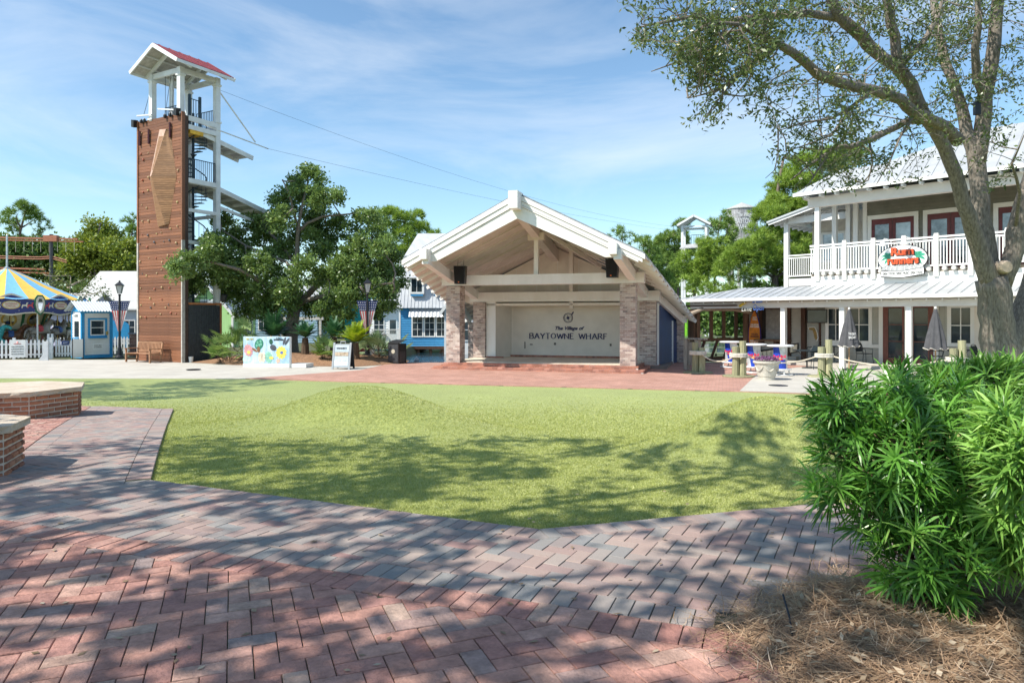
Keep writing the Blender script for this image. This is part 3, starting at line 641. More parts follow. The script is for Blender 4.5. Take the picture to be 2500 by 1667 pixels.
# store room at the foot
GDOOR = mat('charcoal_board', (.045, .05, .055), .6, var=.12)
q = MB(); q.box(-.12, -.03, .3, 2.05, 0, 2.72); sr = q.build('store_wall', GDOOR, tw)
for k in range(13):
    q = MB(); q.box(-.03, -.012, .32 + k * .132, .445 + k * .132, .03, 2.68); q.build('board', GDOOR, sr)
for a in ((.3, 2.05, 2.7, 2.8), ): q = MB(); q.box(-.06, .02, *a); q.build('trim', mat('rust_trim', (.42, .16, .06), .6), sr)
q = MB(); q.box(-.06, .03, 2.0, 2.08, 0, 2.8); q.build('trim', MATS['rust_trim'], sr)
q = MB(); q.box(-2.3, -.1, 2.06, 2.12, 0, 2.75); q.build('store_wall', GDOOR, tw)
# small white bucket at its corner, floodlights and pulley mounts
p = FT.w(.12, .32, 0); q = MB(); q.lathe([(.08, 0), (.11, .28), (.095, .28), (.07, .05)], 12); o = q.build('bucket', WHITE, loc=p); tag(o, 'small white bucket standing at the corner of the tower', 'bucket')
for x, y, z, r in ((.15, 2.1, 3.05, .5), (W0 - .1, -.1, 11.5, 0), (-.3, -.1, 11.62, 0)):
    q = MB(); q.cbox((0, 0, 0), (.2, .24, .34)); o = q.build('floodlight', DKMETAL, tw); o.location = (x, y, z); o.rotation_euler = (.2, .3, r)
for x in (-3.0, -2.75, -1.2, -.8): q = MB(); q.lathe([(.05, 0), (.07, .06), (.07, .14), (.03, .2)], 8, (x, -.1, 11.45)); q.build('pulley', DKMETAL, tw)
q = MB(); q.beam((W0 + .1, -.1, 11.85), (-2.2, -.1, 11.75), .06, .06); q.build('pulley_beam', TWHITE, tw); q = MB(); q.beam((-1.7, -.1, 11.95), (-.4, -.1, 11.72), .06, .06); q.build('pulley_beam', TWHITE, tw)
for x, z in ((-3.15, 11.1), (-2.45, 11.1), (-.85, 11.2)):
    q = MB(); q.tube([(x, -.09, z), (x, -.09, z - .7)], .05, 5); q.build('rope_bag', mat('maroon_bag', (.07, .02, .03), .8), tw)
for a, b in (((-2.9, -.05, 11.8), (-2.4, .1, 13.4)), ((-1.5, .1, 11.6), (-1.0, .1, 13.6)), ((-.8, .0, 11.7), (-.8, .1, 13.6)), ((-1.45, .1, 11.9), (-1.45, .1, 13.5))):
    q = MB(); q.tube([a, b], .012, 4); q.build('cable', DKMETAL, tw)
# ================================================================ TWO-STOREY RESTAURANT ON THE RIGHT
FR = Fr(11.77, 30, radians(-46.55))
rb = thing('restaurant_building', 'two-storey white and grey restaurant with balcony, metal porch roof and maroon doors', 'building', (FR.ox, FR.oy, PLAZA), FR.a)
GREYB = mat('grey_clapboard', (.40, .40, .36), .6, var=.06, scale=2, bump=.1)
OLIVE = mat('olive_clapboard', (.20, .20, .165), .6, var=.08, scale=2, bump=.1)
MAROON = mat('maroon_paint', (.13, .028, .03), .45, var=.1)
BROWND = mat('brown_door', (.17, .06, .045), .45, var=.1)
METALR = mat('pale_metal_roof', (.52, .53, .53), .42, var=.06, scale=1.2, metal=.35, spec=.5)
TIMB = wood('old_timber', (.15, .085, .05), stretch=(5, 5, .6))
DKTIMB = wood('dark_timber', (.07, .035, .022), stretch=(5, 5, .6))
CREAMW = mat('cream_boards', (.66, .62, .54), .6, var=.04)
def boards(parent, x0, x1, y, z0, z1, h, m, nm='clapboard', skip=()):
    """lapped boards on a wall facing the front (-y); skip = openings (x0,x1,z0,z1)"""
    n = int(round((z1 - z0) / h))
    for k in range(n):
        za, zb = z0 + k * h, z0 + (k + 1) * h; segs = [(x0, x1)]
        for (a, b, c, d) in skip:
            if c < zb - .02 and d > za + .02:
                segs = [t for (p, q_) in segs for t in ((p, min(q_, a)), (max(p, b), q_)) if t[1] - t[0] > .03]
        for a, b in segs:
            q = MB(); q.extr([(a, y - .034, za), (b, y - .034, za), (b, y - .004, zb - .014), (a, y - .004, zb - .014)], (0, .02, 0)); q.build(nm, m, parent)
def window(parent, x0, x1, z0, z1, y, cols, rows, fm=WHITE, fw=.07, mw=.035, gm=None, name='window'):
    q = MB(); q.box(x0, x1, y, y + .03, z0, z0 + fw); q.box(x0, x1, y, y + .03, z1 - fw, z1); q.box(x0, x0 + fw, y, y + .03, z0 + fw, z1 - fw); q.box(x1 - fw, x1, y, y + .03, z0 + fw, z1 - fw)
    w_ = MB(); 
    a, b, c, d = x0 + fw, x1 - fw, z0 + fw, z1 - fw
    fo = None
    parts = []
    o = MB(); o.extr([(x0, y, z0), (x1, y, z0), (x1, y, z1), (x0, y, z1)], (0, .012, 0))
    fo = MB()
    fo.add([(x0, y, z0), (x1, y, z0), (x1, y, z1), (x0, y, z1), (a, y, c), (b, y, c), (b, y, d), (a, y, d), (x0, y + .05, z0), (x1, y + .05, z0), (x1, y + .05, z1), (x0, y + .05, z1), (a, y + .05, c), (b, y + .05, c), (b, y + .05, d), (a, y + .05, d)],
           [(0, 1, 5, 4), (1, 2, 6, 5), (2, 3, 7, 6), (3, 0, 4, 7), (8, 9, 1, 0), (9, 10, 2, 1), (10, 11, 3, 2), (11, 8, 0, 3), (4, 5, 13, 12), (5, 6, 14, 13), (6, 7, 15, 14), (7, 4, 12, 15)])
    fo = fo.build(name, fm, parent)
    cw, rh = (b - a) / cols, (d - c) / rows
    for i in range(cols):
        for j in range(rows):
            q = MB(); m2 = mw / 2
            q.box(a + i * cw + (m2 if i else 0), a + (i + 1) * cw - (m2 if i < cols - 1 else 0), y + .03, y + .036, c + j * rh + (m2 if j else 0), c + (j + 1) * rh - (m2 if j < rows - 1 else 0)); q.build('pane', gm or GLASS, fo)
    for i in range(1, cols): q = MB(); q.box(a + i * cw - m2, a + i * cw + m2, y + .01, y + .045, c, d); q.build('muntin', fm, fo)
    for j in range(1, rows): q = MB(); q.box(a, b, y + .013, y + .042, c + j * rh - m2, c + j * rh + m2); q.build('muntin', fm, fo)
    return fo
# ---- ground floor
XR = 15.0
q = MB(); q.box(-3.0, XR, .6, 2.6, .02, .14); q.build('porch_floor', CONC, rb)
q = MB(); q.box(-3.0, XR, 2.5, 2.7, .1, 3.4); gw = q.build('ground_floor_wall', GREYB, rb)
skip = [(-2.3, -.88, 0.95, 2.6), (-.26, -.06, 0, 3), (.78, 3.2, .85, 2.6), (3.03, 5.3, 0, 2.7), (5.45, 6.75, .75, 2.6)]
boards(gw, -3.0, XR, 2.5, .12, 3.12, .15, GREYB, skip=skip)
for x in (0, 2.47, 4.93, 7.39, 9.85, 12.3):
    q = MB(); q.box(x - .1, x + .1, -.1, .1, 0, 2.52); q.build('porch_column', WHITE, rb)
q = MB(); q.box(-4.55, XR, -.13, .12, 2.52, 2.86); q.build('porch_beam', CREAM, rb)
q = MB(); q.box(-4.92, XR, -.5, -.44, 2.84, 2.97); q.build('gutter', WHITE, rb)
# porch roof with a hip at the left and standing seams
ZE, ZT, YE, YT = 2.93, 3.47, -.46, 1.78
q = MB(); q.extr([(-4.95, YE, ZE), (XR, YE, ZE), (XR, YT, ZT), (-2.7, YT, ZT)], (0, 0, .03)); pr = q.build('porch_roof', METALR, rb)
q = MB(); q.extr([(-4.95, YE, ZE), (-2.7, YT, ZT), (-2.7, 4.5, ZT), (-4.95, 4.5, ZE)], (0, 0, .03)); q.build('porch_roof', METALR, rb)
sq = MB(); sq.beam((0, YE, ZE + .045), (0, YT, ZT + .045), .03, .035); seam = sq.build('seam', METALR, pr); seam.location = (-2.5, 0, 0)
for k in range(1, 44): inst(seam, pr, (-2.5 + k * .4, 0, 0))
for k in range(5):
    x = -4.6 + k * .4; f = (x + 4.95) / 2.25; q = MB(); q.beam((x, YE, ZE + .045), (x, YE + (YT - YE) * f, ZE + (ZT - ZE) * f + .045), .03, .035); q.build('seam', METALR, pr)
q = MB(); q.beam((-4.95, YE, ZE + .04), (-2.7, YT, ZT + .04), .1, .05); q.build('hip_cap', METALR, pr)
q = MB(); q.box(-4.2, XR, -.1, 2.5, 2.86, 2.89); q.build('porch_ceiling', CREAM, rb)
# porch wall openings
def ux(u, y=2.5): return FR.hit(u, 775, y)[0]
for (u0, u1) in ((2016, 2067), (2067, 2130)):
    window(rb, ux(u0), ux(u1), .95, 2.62, 2.44, 2, 2, fw=.14)
q = MB(); q.box(ux(2016), ux(2147), 2.42, 2.47, .80, .95); q.build('window_sill', WHITE, rb)
window(rb, ux(2313), ux(2380), .95, 2.62, 2.44, 2, 2, fw=.14); q = MB(); q.box(ux(2380), ux(2396), 2.43, 2.48, .15, 2.65); q.build('trim', CREAM, rb)
for (u0, u1, u2, u3) in ((2157, 2209, 2170, 2204), (2222, 2280, 2232, 2267)):
    a, b, c, d = ux(u0), ux(u1), ux(u2), ux(u3)
    dr = MB(); dr.add([(a, 2.42, .15), (b, 2.42, .15), (b, 2.42, 2.6), (a, 2.42, 2.6), (c, 2.42, .4), (d, 2.42, .4), (d, 2.42, 2.5), (c, 2.42, 2.5), (a, 2.5, .15), (b, 2.5, .15), (b, 2.5, 2.6), (a, 2.5, 2.6)],
                      [(0, 1, 5, 4), (1, 2, 6, 5), (2, 3, 7, 6), (3, 0, 4, 7), (8, 0, 3, 11), (1, 9, 10, 2), (3, 2, 10, 11)])
    do = dr.build('door', BROWND, rb)
    for j in range(3): q = MB(); z0 = .4 + j * .7; q.box(c, d, 2.45, 2.46, z0 + .015, z0 + .685); q.build('pane', GLASS, do)
    for j in (1, 2): q = MB(); z0 = .4 + j * .7; q.box(c, d, 2.435, 2.465, z0 - .015, z0 + .015); q.build('muntin', BROWND, do)
    q = MB(); q.tube([(d + .03, 2.4, 1.0), (d + .03, 2.37, 1.05), (d + .03, 2.4, 1.1)], .012, 5); q.build('handle', DKMETAL, do)
for u in (2152, 2215, 2286): q = MB(); x = ux(u); q.box(x - .09, x + .09, 2.43, 2.5, .14, 2.62); q.build('door_trim', WHITE, rb)
# serving hatch with roller shutter, counter
hx0, hx1 = ux(1859), ux(1929)
for x in (hx0, hx1): q = MB(); q.box(x - .07, x + .07, 2.38, 2.5, .85 if x == hx0 else .2, 2.66); q.build('hatch_frame', DKTIMB, rb)
q = MB(); q.box(hx0, hx1, 2.36, 2.5, 2.5, 2.72); q.build('hatch_frame', DKTIMB, rb)
SHUT = mat('shutter_steel', (.46, .46, .44), .4, metal=.5)
q = MB(); q.box(hx0 + .07, hx0 + .25, 2.44, 2.5, 1.1, 2.5); q.build('hatch_shadow_gap', mat('hatch_dark', (.02, .015, .012)), rb)
for k in range(18): q = MB(); z = 1.1 + k * .078; q.extr([(hx0 + .25, 2.43, z), (hx1 - .07, 2.43, z), (hx1 - .07, 2.46, z + .074), (hx0 + .25, 2.46, z + .074)], (0, .015, 0)); q.build('shutter_slat', SHUT, rb)
q = MB(); q.box(hx0 - .15, hx1 + .1, 2.02, 2.45, .98, 1.06); q.build('counter', TIMB, rb)
for x in (hx0 + .1, hx0 + .85): q = MB(); q.box(x - .06, x + .06, 2.1, 2.48, .82, .98); q.build('counter_bracket', DKTIMB, rb)
q = MB(); x = ux(1965); q.box(x - .1, x + .1, 2.3, 2.5, .1, 2.8); q.build('timber_post', DKTIMB, rb); q = MB(); x = ux(2003); q.box(x - .04, x + .04, 2.4, 2.5, .3, 2.4); q.build('timber_post', DKTIMB, rb)
# base steps
q = MB(); q.box(-.4, 1.0, 1.5, 2.5, .0, .13); q.build('porch_step', MORT, rb); q = MB(); q.box(-1.6, -.45, 2.2, 2.5, .02, .3); q.build('base_panel', GREYB, rb)
# ---- upper floor: deck band, balcony, wall, roof
q = MB(); q.box(.42, XR, 1.8, 2.0, 3.47, 3.92); q.build('deck_band', WHITE, rb)
q = MB(); q.box(.42, XR, 1.86, 4.6, 3.92, 4.05); q.build('balcony_deck', mat('deck_boards', (.33, .27, .2), .8, bump=.3), rb)
q = MB(); q.box(.5, XR, 1.74, 1.8, 3.50, 3.74); q.build('deck_moulding', WHITE, rb)
px_ = [.73] + [.73 + 1.163 * k for k in range(1, 13)]
q = MB(); q.box(-.085, .085, 1.66, 1.83, 3.72, 5.37); q.box(-.075, .075, 1.67, 1.82, 5.37, 5.42); rp0 = q.build('balcony_post', WHITE, rb); rp0.location = (px_[1], 0, 0)
for x in px_[2:]: inst(rp0, rb, (x, 0, 0))
q = MB(); q.box(-.1, .1, 1.66, 1.86, 3.72, 7.2); tp = q.build('roof_post', WHITE, rb); tp.location = (px_[0], 0, 0); inst(tp, rb, (8.9, 0, 0)); inst(tp, rb, (13.5, 0, 0))
def rail(xa, xb, y, ztop, zbot, sp=.105, par=rb):
    q = MB(); q.box(xa, xb, y - .05, y + .05, ztop - .07, ztop); r = q.build('top_rail', WHITE, par)
    q = MB(); q.box(xa, xb, y - .035, y + .035, ztop - .2, ztop - .13); q.build('sub_rail', WHITE, r)
    q = MB(); q.box(xa, xb, y - .035, y + .035, zbot, zbot + .07); q.build('bottom_rail', WHITE, r)
    n = max(1, int((xb - xa) / sp)); bq = MB(); bq.box(-.019, .019, y - .02, y + .02, zbot + .07, ztop - .2); b0 = None
    for k in range(n):
        x = xa + (k + .5) * (xb - xa) / n
        if b0 is None: b0 = bq.build('baluster', WHITE, r); b0.location = (x, 0, 0)
        else: inst(b0, r, (x, 0, 0))
for a, b in zip(px_, px_[1:]): rail(a + .09, b - .09, 1.745, 5.31, 4.12)
rail(.4, px_[0] - .1, 1.745, 5.31, 4.12)
q = MB(); q.tube([(0, 1.60, 4.02), (0, 1.85, 4.02)], .085, 10); k0 = q.build('round_beam_end', mat('beam_end_grey', (.55, .54, .5), .7), rb)
xx = [x + d for x in px_[:-1] for d in (.3, .62, .92)]; k0.location = (xx[0], 0, 0)
for x in xx[1:]: inst(k0, rb, (x, 0, 0))
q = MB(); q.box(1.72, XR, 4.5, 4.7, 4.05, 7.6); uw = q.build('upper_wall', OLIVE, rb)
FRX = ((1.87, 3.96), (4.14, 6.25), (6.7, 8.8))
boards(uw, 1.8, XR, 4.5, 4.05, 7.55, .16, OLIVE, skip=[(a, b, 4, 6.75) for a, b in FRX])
q = MB(); q.box(1.66, 1.84, 4.44, 4.6, 4.05, 7.4); q.build('corner_board', WHITE, rb)
LIGHTG = mat('bright_glass', (.25, .31, .36), .05, var=.5, scale=.8, spec=.9)
for a, b in FRX:
    for t in ((a, a + .17, 4.05, 6.74), (b - .17, b, 4.05, 6.74)): q = MB(); q.box(t[0], t[1], 4.42, 4.5, t[2], t[3]); q.build('door_trim', WHITE, rb)
    q = MB(); q.box(a + .17, b - .17, 4.42, 4.5, 6.55, 6.74); q.build('door_trim', WHITE, rb)
    m_ = (a + b) / 2
    for x0, x1 in ((a + .18, m_ - .01), (m_ + .01, b - .18)):
        dq = MB(); c, d = x0 + .13, x1 - .13
        dq.add([(x0, 4.43, 4.06), (x1, 4.43, 4.06), (x1, 4.43, 6.54), (x0, 4.43, 6.54), (c, 4.43, 4.4), (d, 4.43, 4.4), (d, 4.43, 6.3), (c, 4.43, 6.3)], [(0, 1, 5, 4), (1, 2, 6, 5), (2, 3, 7, 6), (3, 0, 4, 7)])
        do = dq.build('balcony_door', MAROON, rb)
        q = MB(); q.box(c, d, 4.45, 4.46, 5.42, 6.3); q.build('pane', LIGHTG, do); q = MB(); q.box(c, d, 4.45, 4.46, 4.4, 5.38); q.build('pane', LIGHTG, do); q = MB(); q.box(c, d, 4.435, 4.465, 5.38, 5.42); q.build('muntin', MAROON, do)
# roof over balcony
q = MB(); q.box(.35, XR, 1.62, 1.92, 6.98, 7.42); q.build('roof_beam', CREAM, rb)
SL = .7
def rpl(u, v):
    y = 3.0
    for _ in range(60):
        x, z = FR.hit(u, v, y); y += .4 * ((z - 7.55) / SL + 1.15 - y)
    return Vector((x, y, 7.55 + SL * (y - 1.15)))
P1, Q1, A1 = rpl(2048, 419), rpl(2150, 403), rpl(2400, 318)
E0 = Vector((-.1, 1.15, 7.55)); E1_ = Vector((XR, 1.15, 7.55)); A2_ = Vector((XR, A1.y, A1.z))
q = MB(); q.extr([E0, E1_, A2_, A1, Q1, P1], (0, 0, .04)); mr_ = q.build('main_roof', METALR, rb)
for k in range(34):
    x = .3 + k * .42
    pts = [E0, P1, Q1, A1]; yt = A1.y
    for a, b in zip(pts, pts[1:]):
        if a.x <= x <= b.x and b.x > a.x: yt = a.y + (b.y - a.y) * (x - a.x) / (b.x - a.x)
    q = MB(); q.beam((x, 1.15, 7.61), (x, yt - .03, 7.61 + SL * (yt - .03 - 1.15)), .03, .035); q.build('seam', METALR, mr_)
q = MB(); q.extr([E0, P1, P1 + Vector((0, 4, 0)), E0 + Vector((0, 7, 0))], (0, 0, .04)); q.build('main_roof', METALR, rb)
q = MB(); q.extr([P1, Q1, Q1 + Vector((0, 6, 0)), P1 + Vector((0, 4, 0))], (0, 0, .04)); q.build('main_roof', METALR, rb)
q = MB(); q.extr([Q1, A1, A1 + Vector((0, 6, 0)), Q1 + Vector((0, 6, 0))], (0, 0, .04)); q.build('main_roof', METALR, rb)
q = MB(); q.box(-.1, XR, 1.1, 1.15, 7.46, 7.6); q.build('fascia', WHITE, rb)
for k in range(22): q = MB(); x = .4 + k * .65; q.box(x - .04, x + .04, 1.2, 1.62, 7.36, 7.47); q.build('rafter_tail', WHITE, rb)
q = MB(); q.box(.0, XR, 1.9, 4.6, 7.42, 7.47); q.build('balcony_ceiling', CREAM, rb)
for x, y in ((.35, 4.6), (.9, 4.8), (1.35, 4.5)): q = MB(); q.box(x - .1, x + .1, y - .1, y + .1, 4.05, 7.4); q.build('roof_post', WHITE, rb)
# left wing, set back
q = MB(); q.box(-2.75, 1.7, 6.0, 10.5, 3.72, 4.1); q.build('wing_deck', WHITE, rb)
q = MB(); q.box(-2.78, -2.55, 5.95, 6.18, 0, 7.25); q.build('wing_post', WHITE, rb); q = MB(); q.box(-1.15, -.95, 5.95, 6.15, 0, 7.3); q.build('wing_post', WHITE, rb)
rail(-2.55, -1.15, 6.02, 5.33, 4.2)
q = MB(); q.box(-2.75, -2.6, 6.2, 10.5, 7.0, 7.2); q.build('wing_beam', WHITE, rb)
q = MB(); q.box(-2.75, .5, 5.95, 6.15, 6.95, 7.28); q.build('wing_beam', WHITE, rb)
q = MB(); q.extr([(-3.45, 5.4, 7.02), (.6, 5.4, 8.1), (.6, 11, 8.1), (-3.45, 11, 7.02)], (0, 0, .09)); q.build('wing_roof', METALR, rb)
for k in range(8): q = MB(); y = 5.5 + k * .7; q.beam((-3.4, y, 6.98), (.6, y, 8.04), .07, .14); q.build('rafter', WHITE, rb)
q = MB(); q.box(-2.2, 1.75, 8.1, 8.25, 4.1, 7.6); ww = q.build('wing_wall', CREAMW, rb)
boards(ww, -2.2, 1.75, 8.1, 4.1, 7.6, .16, CREAMW, skip=[(-1.75, -.45, 5.0, 6.6)])
window(rb, -1.75, -.45, 5.0, 6.6, 8.04, 2, 1, fw=.12, gm=LIGHTG)
q = MB(); q.box(-2.4, XR - .2, 6.3, 10.2, 0, 4.0); q.build('rear_block', GREYB, rb)
q = MB(); q.box(1.75, XR, 4.7, 10.2, 4.0, 8.2); q.build('upper_block', OLIVE, rb)
# ---- oval sign with palm leaves and lettering
x, z = FR.hit(2203, 637, 1.55); sg = thing('oval_sign', 'white oval restaurant sign with red lettering and green palms on balcony', 'sign', FR.w(x, 1.55, z), FR.a)
def ellipse(rx, rz_, n=40, cz=0): return [(rx * cos(2 * pi * k / n), 0, cz + rz_ * sin(2 * pi * k / n)) for k in range(n)]
SGW = mat('sign_white', (.82, .82, .80), .4, var=.02); SGK = mat('sign_black', (.02, .02, .02), .5); SGR = mat('sign_red', (.62, .09, .03), .4); SGG = mat('sign_green', (.05, .33, .20), .4); SGY = mat('sign_grey', (.42, .43, .43), .5)
q = MB(); q.extr(ellipse(.93, .585, cz=.08), (0, .06, 0)); q.build('border', SGK, sg)
q = MB(); q.extr([(a, -.012, b) for a, _, b in ellipse(.90, .555, cz=.08)], (0, .012, 0)); q.build('face', SGW, sg)
q = MB(); q.extr([(-.80, -.03, -.36), (0, -.03, -.40), (.80, -.03, -.29), (.80, -.03, -.57), (0, -.03, -.69), (-.80, -.03, -.62)], (0, .08, 0)); q.build('banner_border', SGK, sg)
q = MB(); q.extr([(-.78, -.042, -.385), (0, -.042, -.425), (.78, -.042, -.315), (.78, -.042, -.55), (0, -.042, -.665), (-.78, -.042, -.595)], (0, .012, 0)); q.build('banner', SGW, sg)
for k in range(9):
    t = -.72 + k * .18; q = MB(); q.extr([(t - .08, -.02, -.34 - .03 * (1 - abs(t))), (t + .08, -.02, -.34 - .03 * (1 - abs(t))), (t * .9 + .07, -.02, -.17), (t * .9 - .07, -.02, -.20)], (0, .01, 0)); q.build('plank_mark', SGY, sg)
    q = MB(); q.beam((t + .09, -.024, -.2), ((t + .09) * .55, -.024, -.02), .008, .008); q.build('plank_line', SGK, sg)
for sx, ox in ((-1, -.42), (1, .45)):
    for a, L_ in ((2.9, .42), (2.45, .36), (3.35, .40), (3.9, .36), (1.9, .25)):
        ca, sa = cos(a), sin(a); c0 = Vector((ox, -.02, .2)); d = Vector((ca * (1 if sx < 0 else -1), 0, sa)); n_ = Vector((-d.z, 0, d.x))
        q = MB(); pts = [c0, c0 + d * L_ * .4 + n_ * .06, c0 + d * L_ * .8 + n_ * .03 - Vector((0, 0, .04)), c0 + d * L_ - Vector((0, 0, .10)), c0 + d * L_ * .7 - n_ * .06 - Vector((0, 0, .04)), c0 + d * L_ * .3 - n_ * .03]
        q.extr(pts, (0, .01, 0)); q.build('palm_leaf', SGG, sg)
text_mesh('Rum', 'lettering', SGK, sg, (.025, -.03, .235), .30, width=.88, bold=.03); text_mesh('Rum', 'lettering', SGR, sg, (.0, -.045, .25), .29, width=.84, bold=.018)
text_mesh('runners', 'lettering', SGK, sg, (.045, -.03, -.125), .30, width=1.2, bold=.03); text_mesh('runners', 'lettering', SGR, sg, (.02, -.045, -.11), .29, width=1.15, bold=.018)
text_mesh('GREAT FOOD. GREAT MUSIC. GREAT FUN!', 'lettering', SGK, sg, (0, -.05, -.545), .10, width=1.45)
for sx in (-.55, .25):
    q = MB(); q.tube([(sx + .25, .15, .75), (sx + .25, 0, .78), (sx + .1, -.25, .98), (sx - .02, -.32, 1.02), (sx - .08, -.34, .9)], .018, 6); gl = q.build('lamp_arm', WHITE, sg); gl.location = (0, 0, -.1)
    q = MB(); q.lathe([(.13, -.2), (.11, -.1), (.05, 0), (.03, .03)], 12, (sx - .08, -.34, .82)); q.build('lamp_shade', WHITE, sg)
# ---- string of bulbs under the gutter
sl = thing('string_lights', 'string of small white bulbs along the porch gutter', 'string lights', FR.w(-4.3, -.2, 2.78), FR.a)
q = MB(); q.tube([(k * .2, -.02 * (k % 2), .02 - .02 * sin(k * pi / 2) ** 2) for k in range(0, 70)], .008, 4); q.build('cord', DKMETAL, sl)
q = MB(); q.lathe([(.012, .03), (.035, 0), (.03, -.03), (.01, -.045)], 8); b0 = q.build('bulb', mat('bulb_white', (.85, .85, .82), .2), sl)
for k in range(1, 27): inst(b0, sl, (k * .52, -.02, 0))
# neon sign on the beam
xn, zn = FR.hit(1836, 752, -.17); ns = thing('neon_sign', 'tangled white and blue neon script sign on porch beam', 'sign', FR.w(xn, -.2, zn), FR.a)
NW = mat('neon_white', (.75, .78, .70), .3); NB = mat('neon_blue', (.12, .25, .75), .3); NY = mat('neon_yellow', (.7, .5, .06), .3)
text_mesh('Lime', 'lettering', NW, ns, (-.25, 0, -.14), .26, width=.48, shear=.2, bold=-.004); text_mesh('Open', 'lettering', NB, ns, (.3, 0, -.1), .26, width=.48, shear=.2, bold=-.004)
for a, b in (((-.62, 0, .1), (-.3, 0, .28)), ((-.58, 0, .06), (-.28, 0, .24))): q = MB(); q.tube([a, b], .03, 5); q.build('neon_leaf', NY, ns)
q = MB(); q.tube([(.05, 0, .26), (.5, 0, .28)], .04, 5); q.build('neon_bar', NB, ns); q = MB(); q.box(-.6, .6, .02, .04, -.03, 0); q.build('mount_bar', DKMETAL, ns)
# surfboard
xs_, _ = FR.hit(1843, 800, 2.3); sb = thing('surfboard_sign', 'upright orange surfboard sign with blue rim against the grey wall', 'surfboard', FR.w(xs_, 2.25, .14), FR.a)
prof = [(0, 0), (.15, .06), (.25, .45), (.29, .95), (.27, 1.4), (.18, 1.85), (.08, 2.15), (0, 2.28)]
pl = [(x, 0, z) for x, z in prof] + [(-x, 0, z) for x, z in prof[::-1][1:-1]]
q = MB(); q.extr([(x * 1.12, 0, z * 1.02 - .01) for x, _, z in pl], (0, .05, 0)); q.build('rim', mat('board_blue', (.02, .03, .22), .3), sb)
q = MB(); q.extr([(x, -.012, z + .02) for x, _, z in pl], (0, .012, 0)); q.build('deck', mat('board_orange', (.62, .22, .03), .35, var=.12), sb)
for i, (tx, z, h2, m) in enumerate((('RELAX', 1.93, .07, SGW), ('CHILL', 1.83, .07, SGW), ('THE OFFICIAL', 1.58, .07, SGW), ('RUM RUNNER', 1.48, .07, SGW), ('KILLER', 1.12, .08, BROWND), ('RUNNERS', 1.0, .08, BROWND), ('FROM RUNNERS', .80, .07, SGW), ('ON THE BAY', .70, .07, SGW))):
    text_mesh(tx, 'lettering', m, sb, (.02, -.018, z), h2, width=[.2, .24, .42, .44, .32, .40, .46, .40][i], bold=.003)
# plank-shaped sign low on the wall (curved boardwalk motif)
xk, zk = FR.hit(1899, 857, 2.4); kp = thing('plank_motif_sign', 'cream curved boardwalk-shaped cutout sign low on the grey wall', 'sign', FR.w(xk, 2.38, zk), FR.a)
for k in range(9):
    f0, f1 = k / 9, (k + 1) / 9 - .012; zz = lambda f: .22 * (f - .5) * 2 - .04 * sin(f * pi); X_ = lambda f: -.95 + 1.9 * f
    q = MB(); q.extr([(X_(f0), 0, zz(f0) - .17), (X_(f1), 0, zz(f1) - .17), (X_(f1), 0, zz(f1) + .14), (X_(f0), 0, zz(f0) + .14)], (0, .04, 0)); q.build('plank', mat('cutout_cream', (.72, .66, .5), .5), kp)
q = MB(); q.extr([(-.98, .04, -.45), (.0, .04, -.24), (.98, .04, .0), (.98, .04, .42), (0, .04, .18), (-.98, .04, -.02)], (0, .02, 0)); q.build('backing', SGK, kp)
# television and state-shaped cutout
xt, zt = FR.hit(1996, 772, 2.2); tv = thing('television', 'dark wall-mounted television under the porch roof', 'television', FR.w(xt, 2.15, zt), FR.a + .35)
q = MB(); q.box(-.42, .42, -.05, .05, -.3, .3); q.build('body', DKMETAL, tv); q = MB(); q.box(-.38, .38, -.056, -.05, -.26, .26); q.build('screen', GLASS, tv); q = MB(); q.box(-.05, .05, .05, .3, -.05, .05); q.build('bracket', DKMETAL, tv)
xf, zf = FR.hit(1985, 815, 2.42); fl = thing('state_cutout', 'small orange and green peninsula-shaped cutout on grey wall', 'sign', FR.w(xf, 2.42, zf), FR.a)
shape = [(-.2, .27), (.05, .29), (.1, .22), (.16, .05), (.2, -.18), (.14, -.3), (.07, -.2), (.03, 0), (-.02, .16), (-.18, .19)]
q = MB(); q.extr([(x * 1.2, .012, z * 1.1) for x, z in shape], (0, .02, 0)); q.build('border', SGW, fl); q = MB(); q.extr([(x, 0, z) for x, z in shape], (0, .012, 0)); q.build('face', mat('cutout_orange', (.5, .24, .06), .5, col2=(.05, .13, .05), scale=4), fl)
# ---- covered timber footbridge beyond the porch end
fb = thing('covered_footbridge', 'dark timber covered footbridge with slanted slats at the porch end', 'bridge', FR.w(-4.5, .0, 0), FR.a)
q = MB(); q.extr([(-.16, -.14, 0), (.16, -.14, 0), (.16, -.14, 2.5), (-.16, -.14, 2.5)], (0, .28, 0)); q.build('post', TIMB, fb)
q = MB(); q.box(1.35, 1.6, 2.35, 2.6, 0, 2.9); q.build('post', TIMB, fb)
q = MB(); q.tube([(-.15, -.25, 2.2), (.6, -.1, 2.5), (1.6, 1.0, 2.5), (1.75, 2.4, 2.35)], .1, 8); q.build('driftwood_log', wood('driftwood', (.30, .24, .18), stretch=(1, 6, 6)), fb)
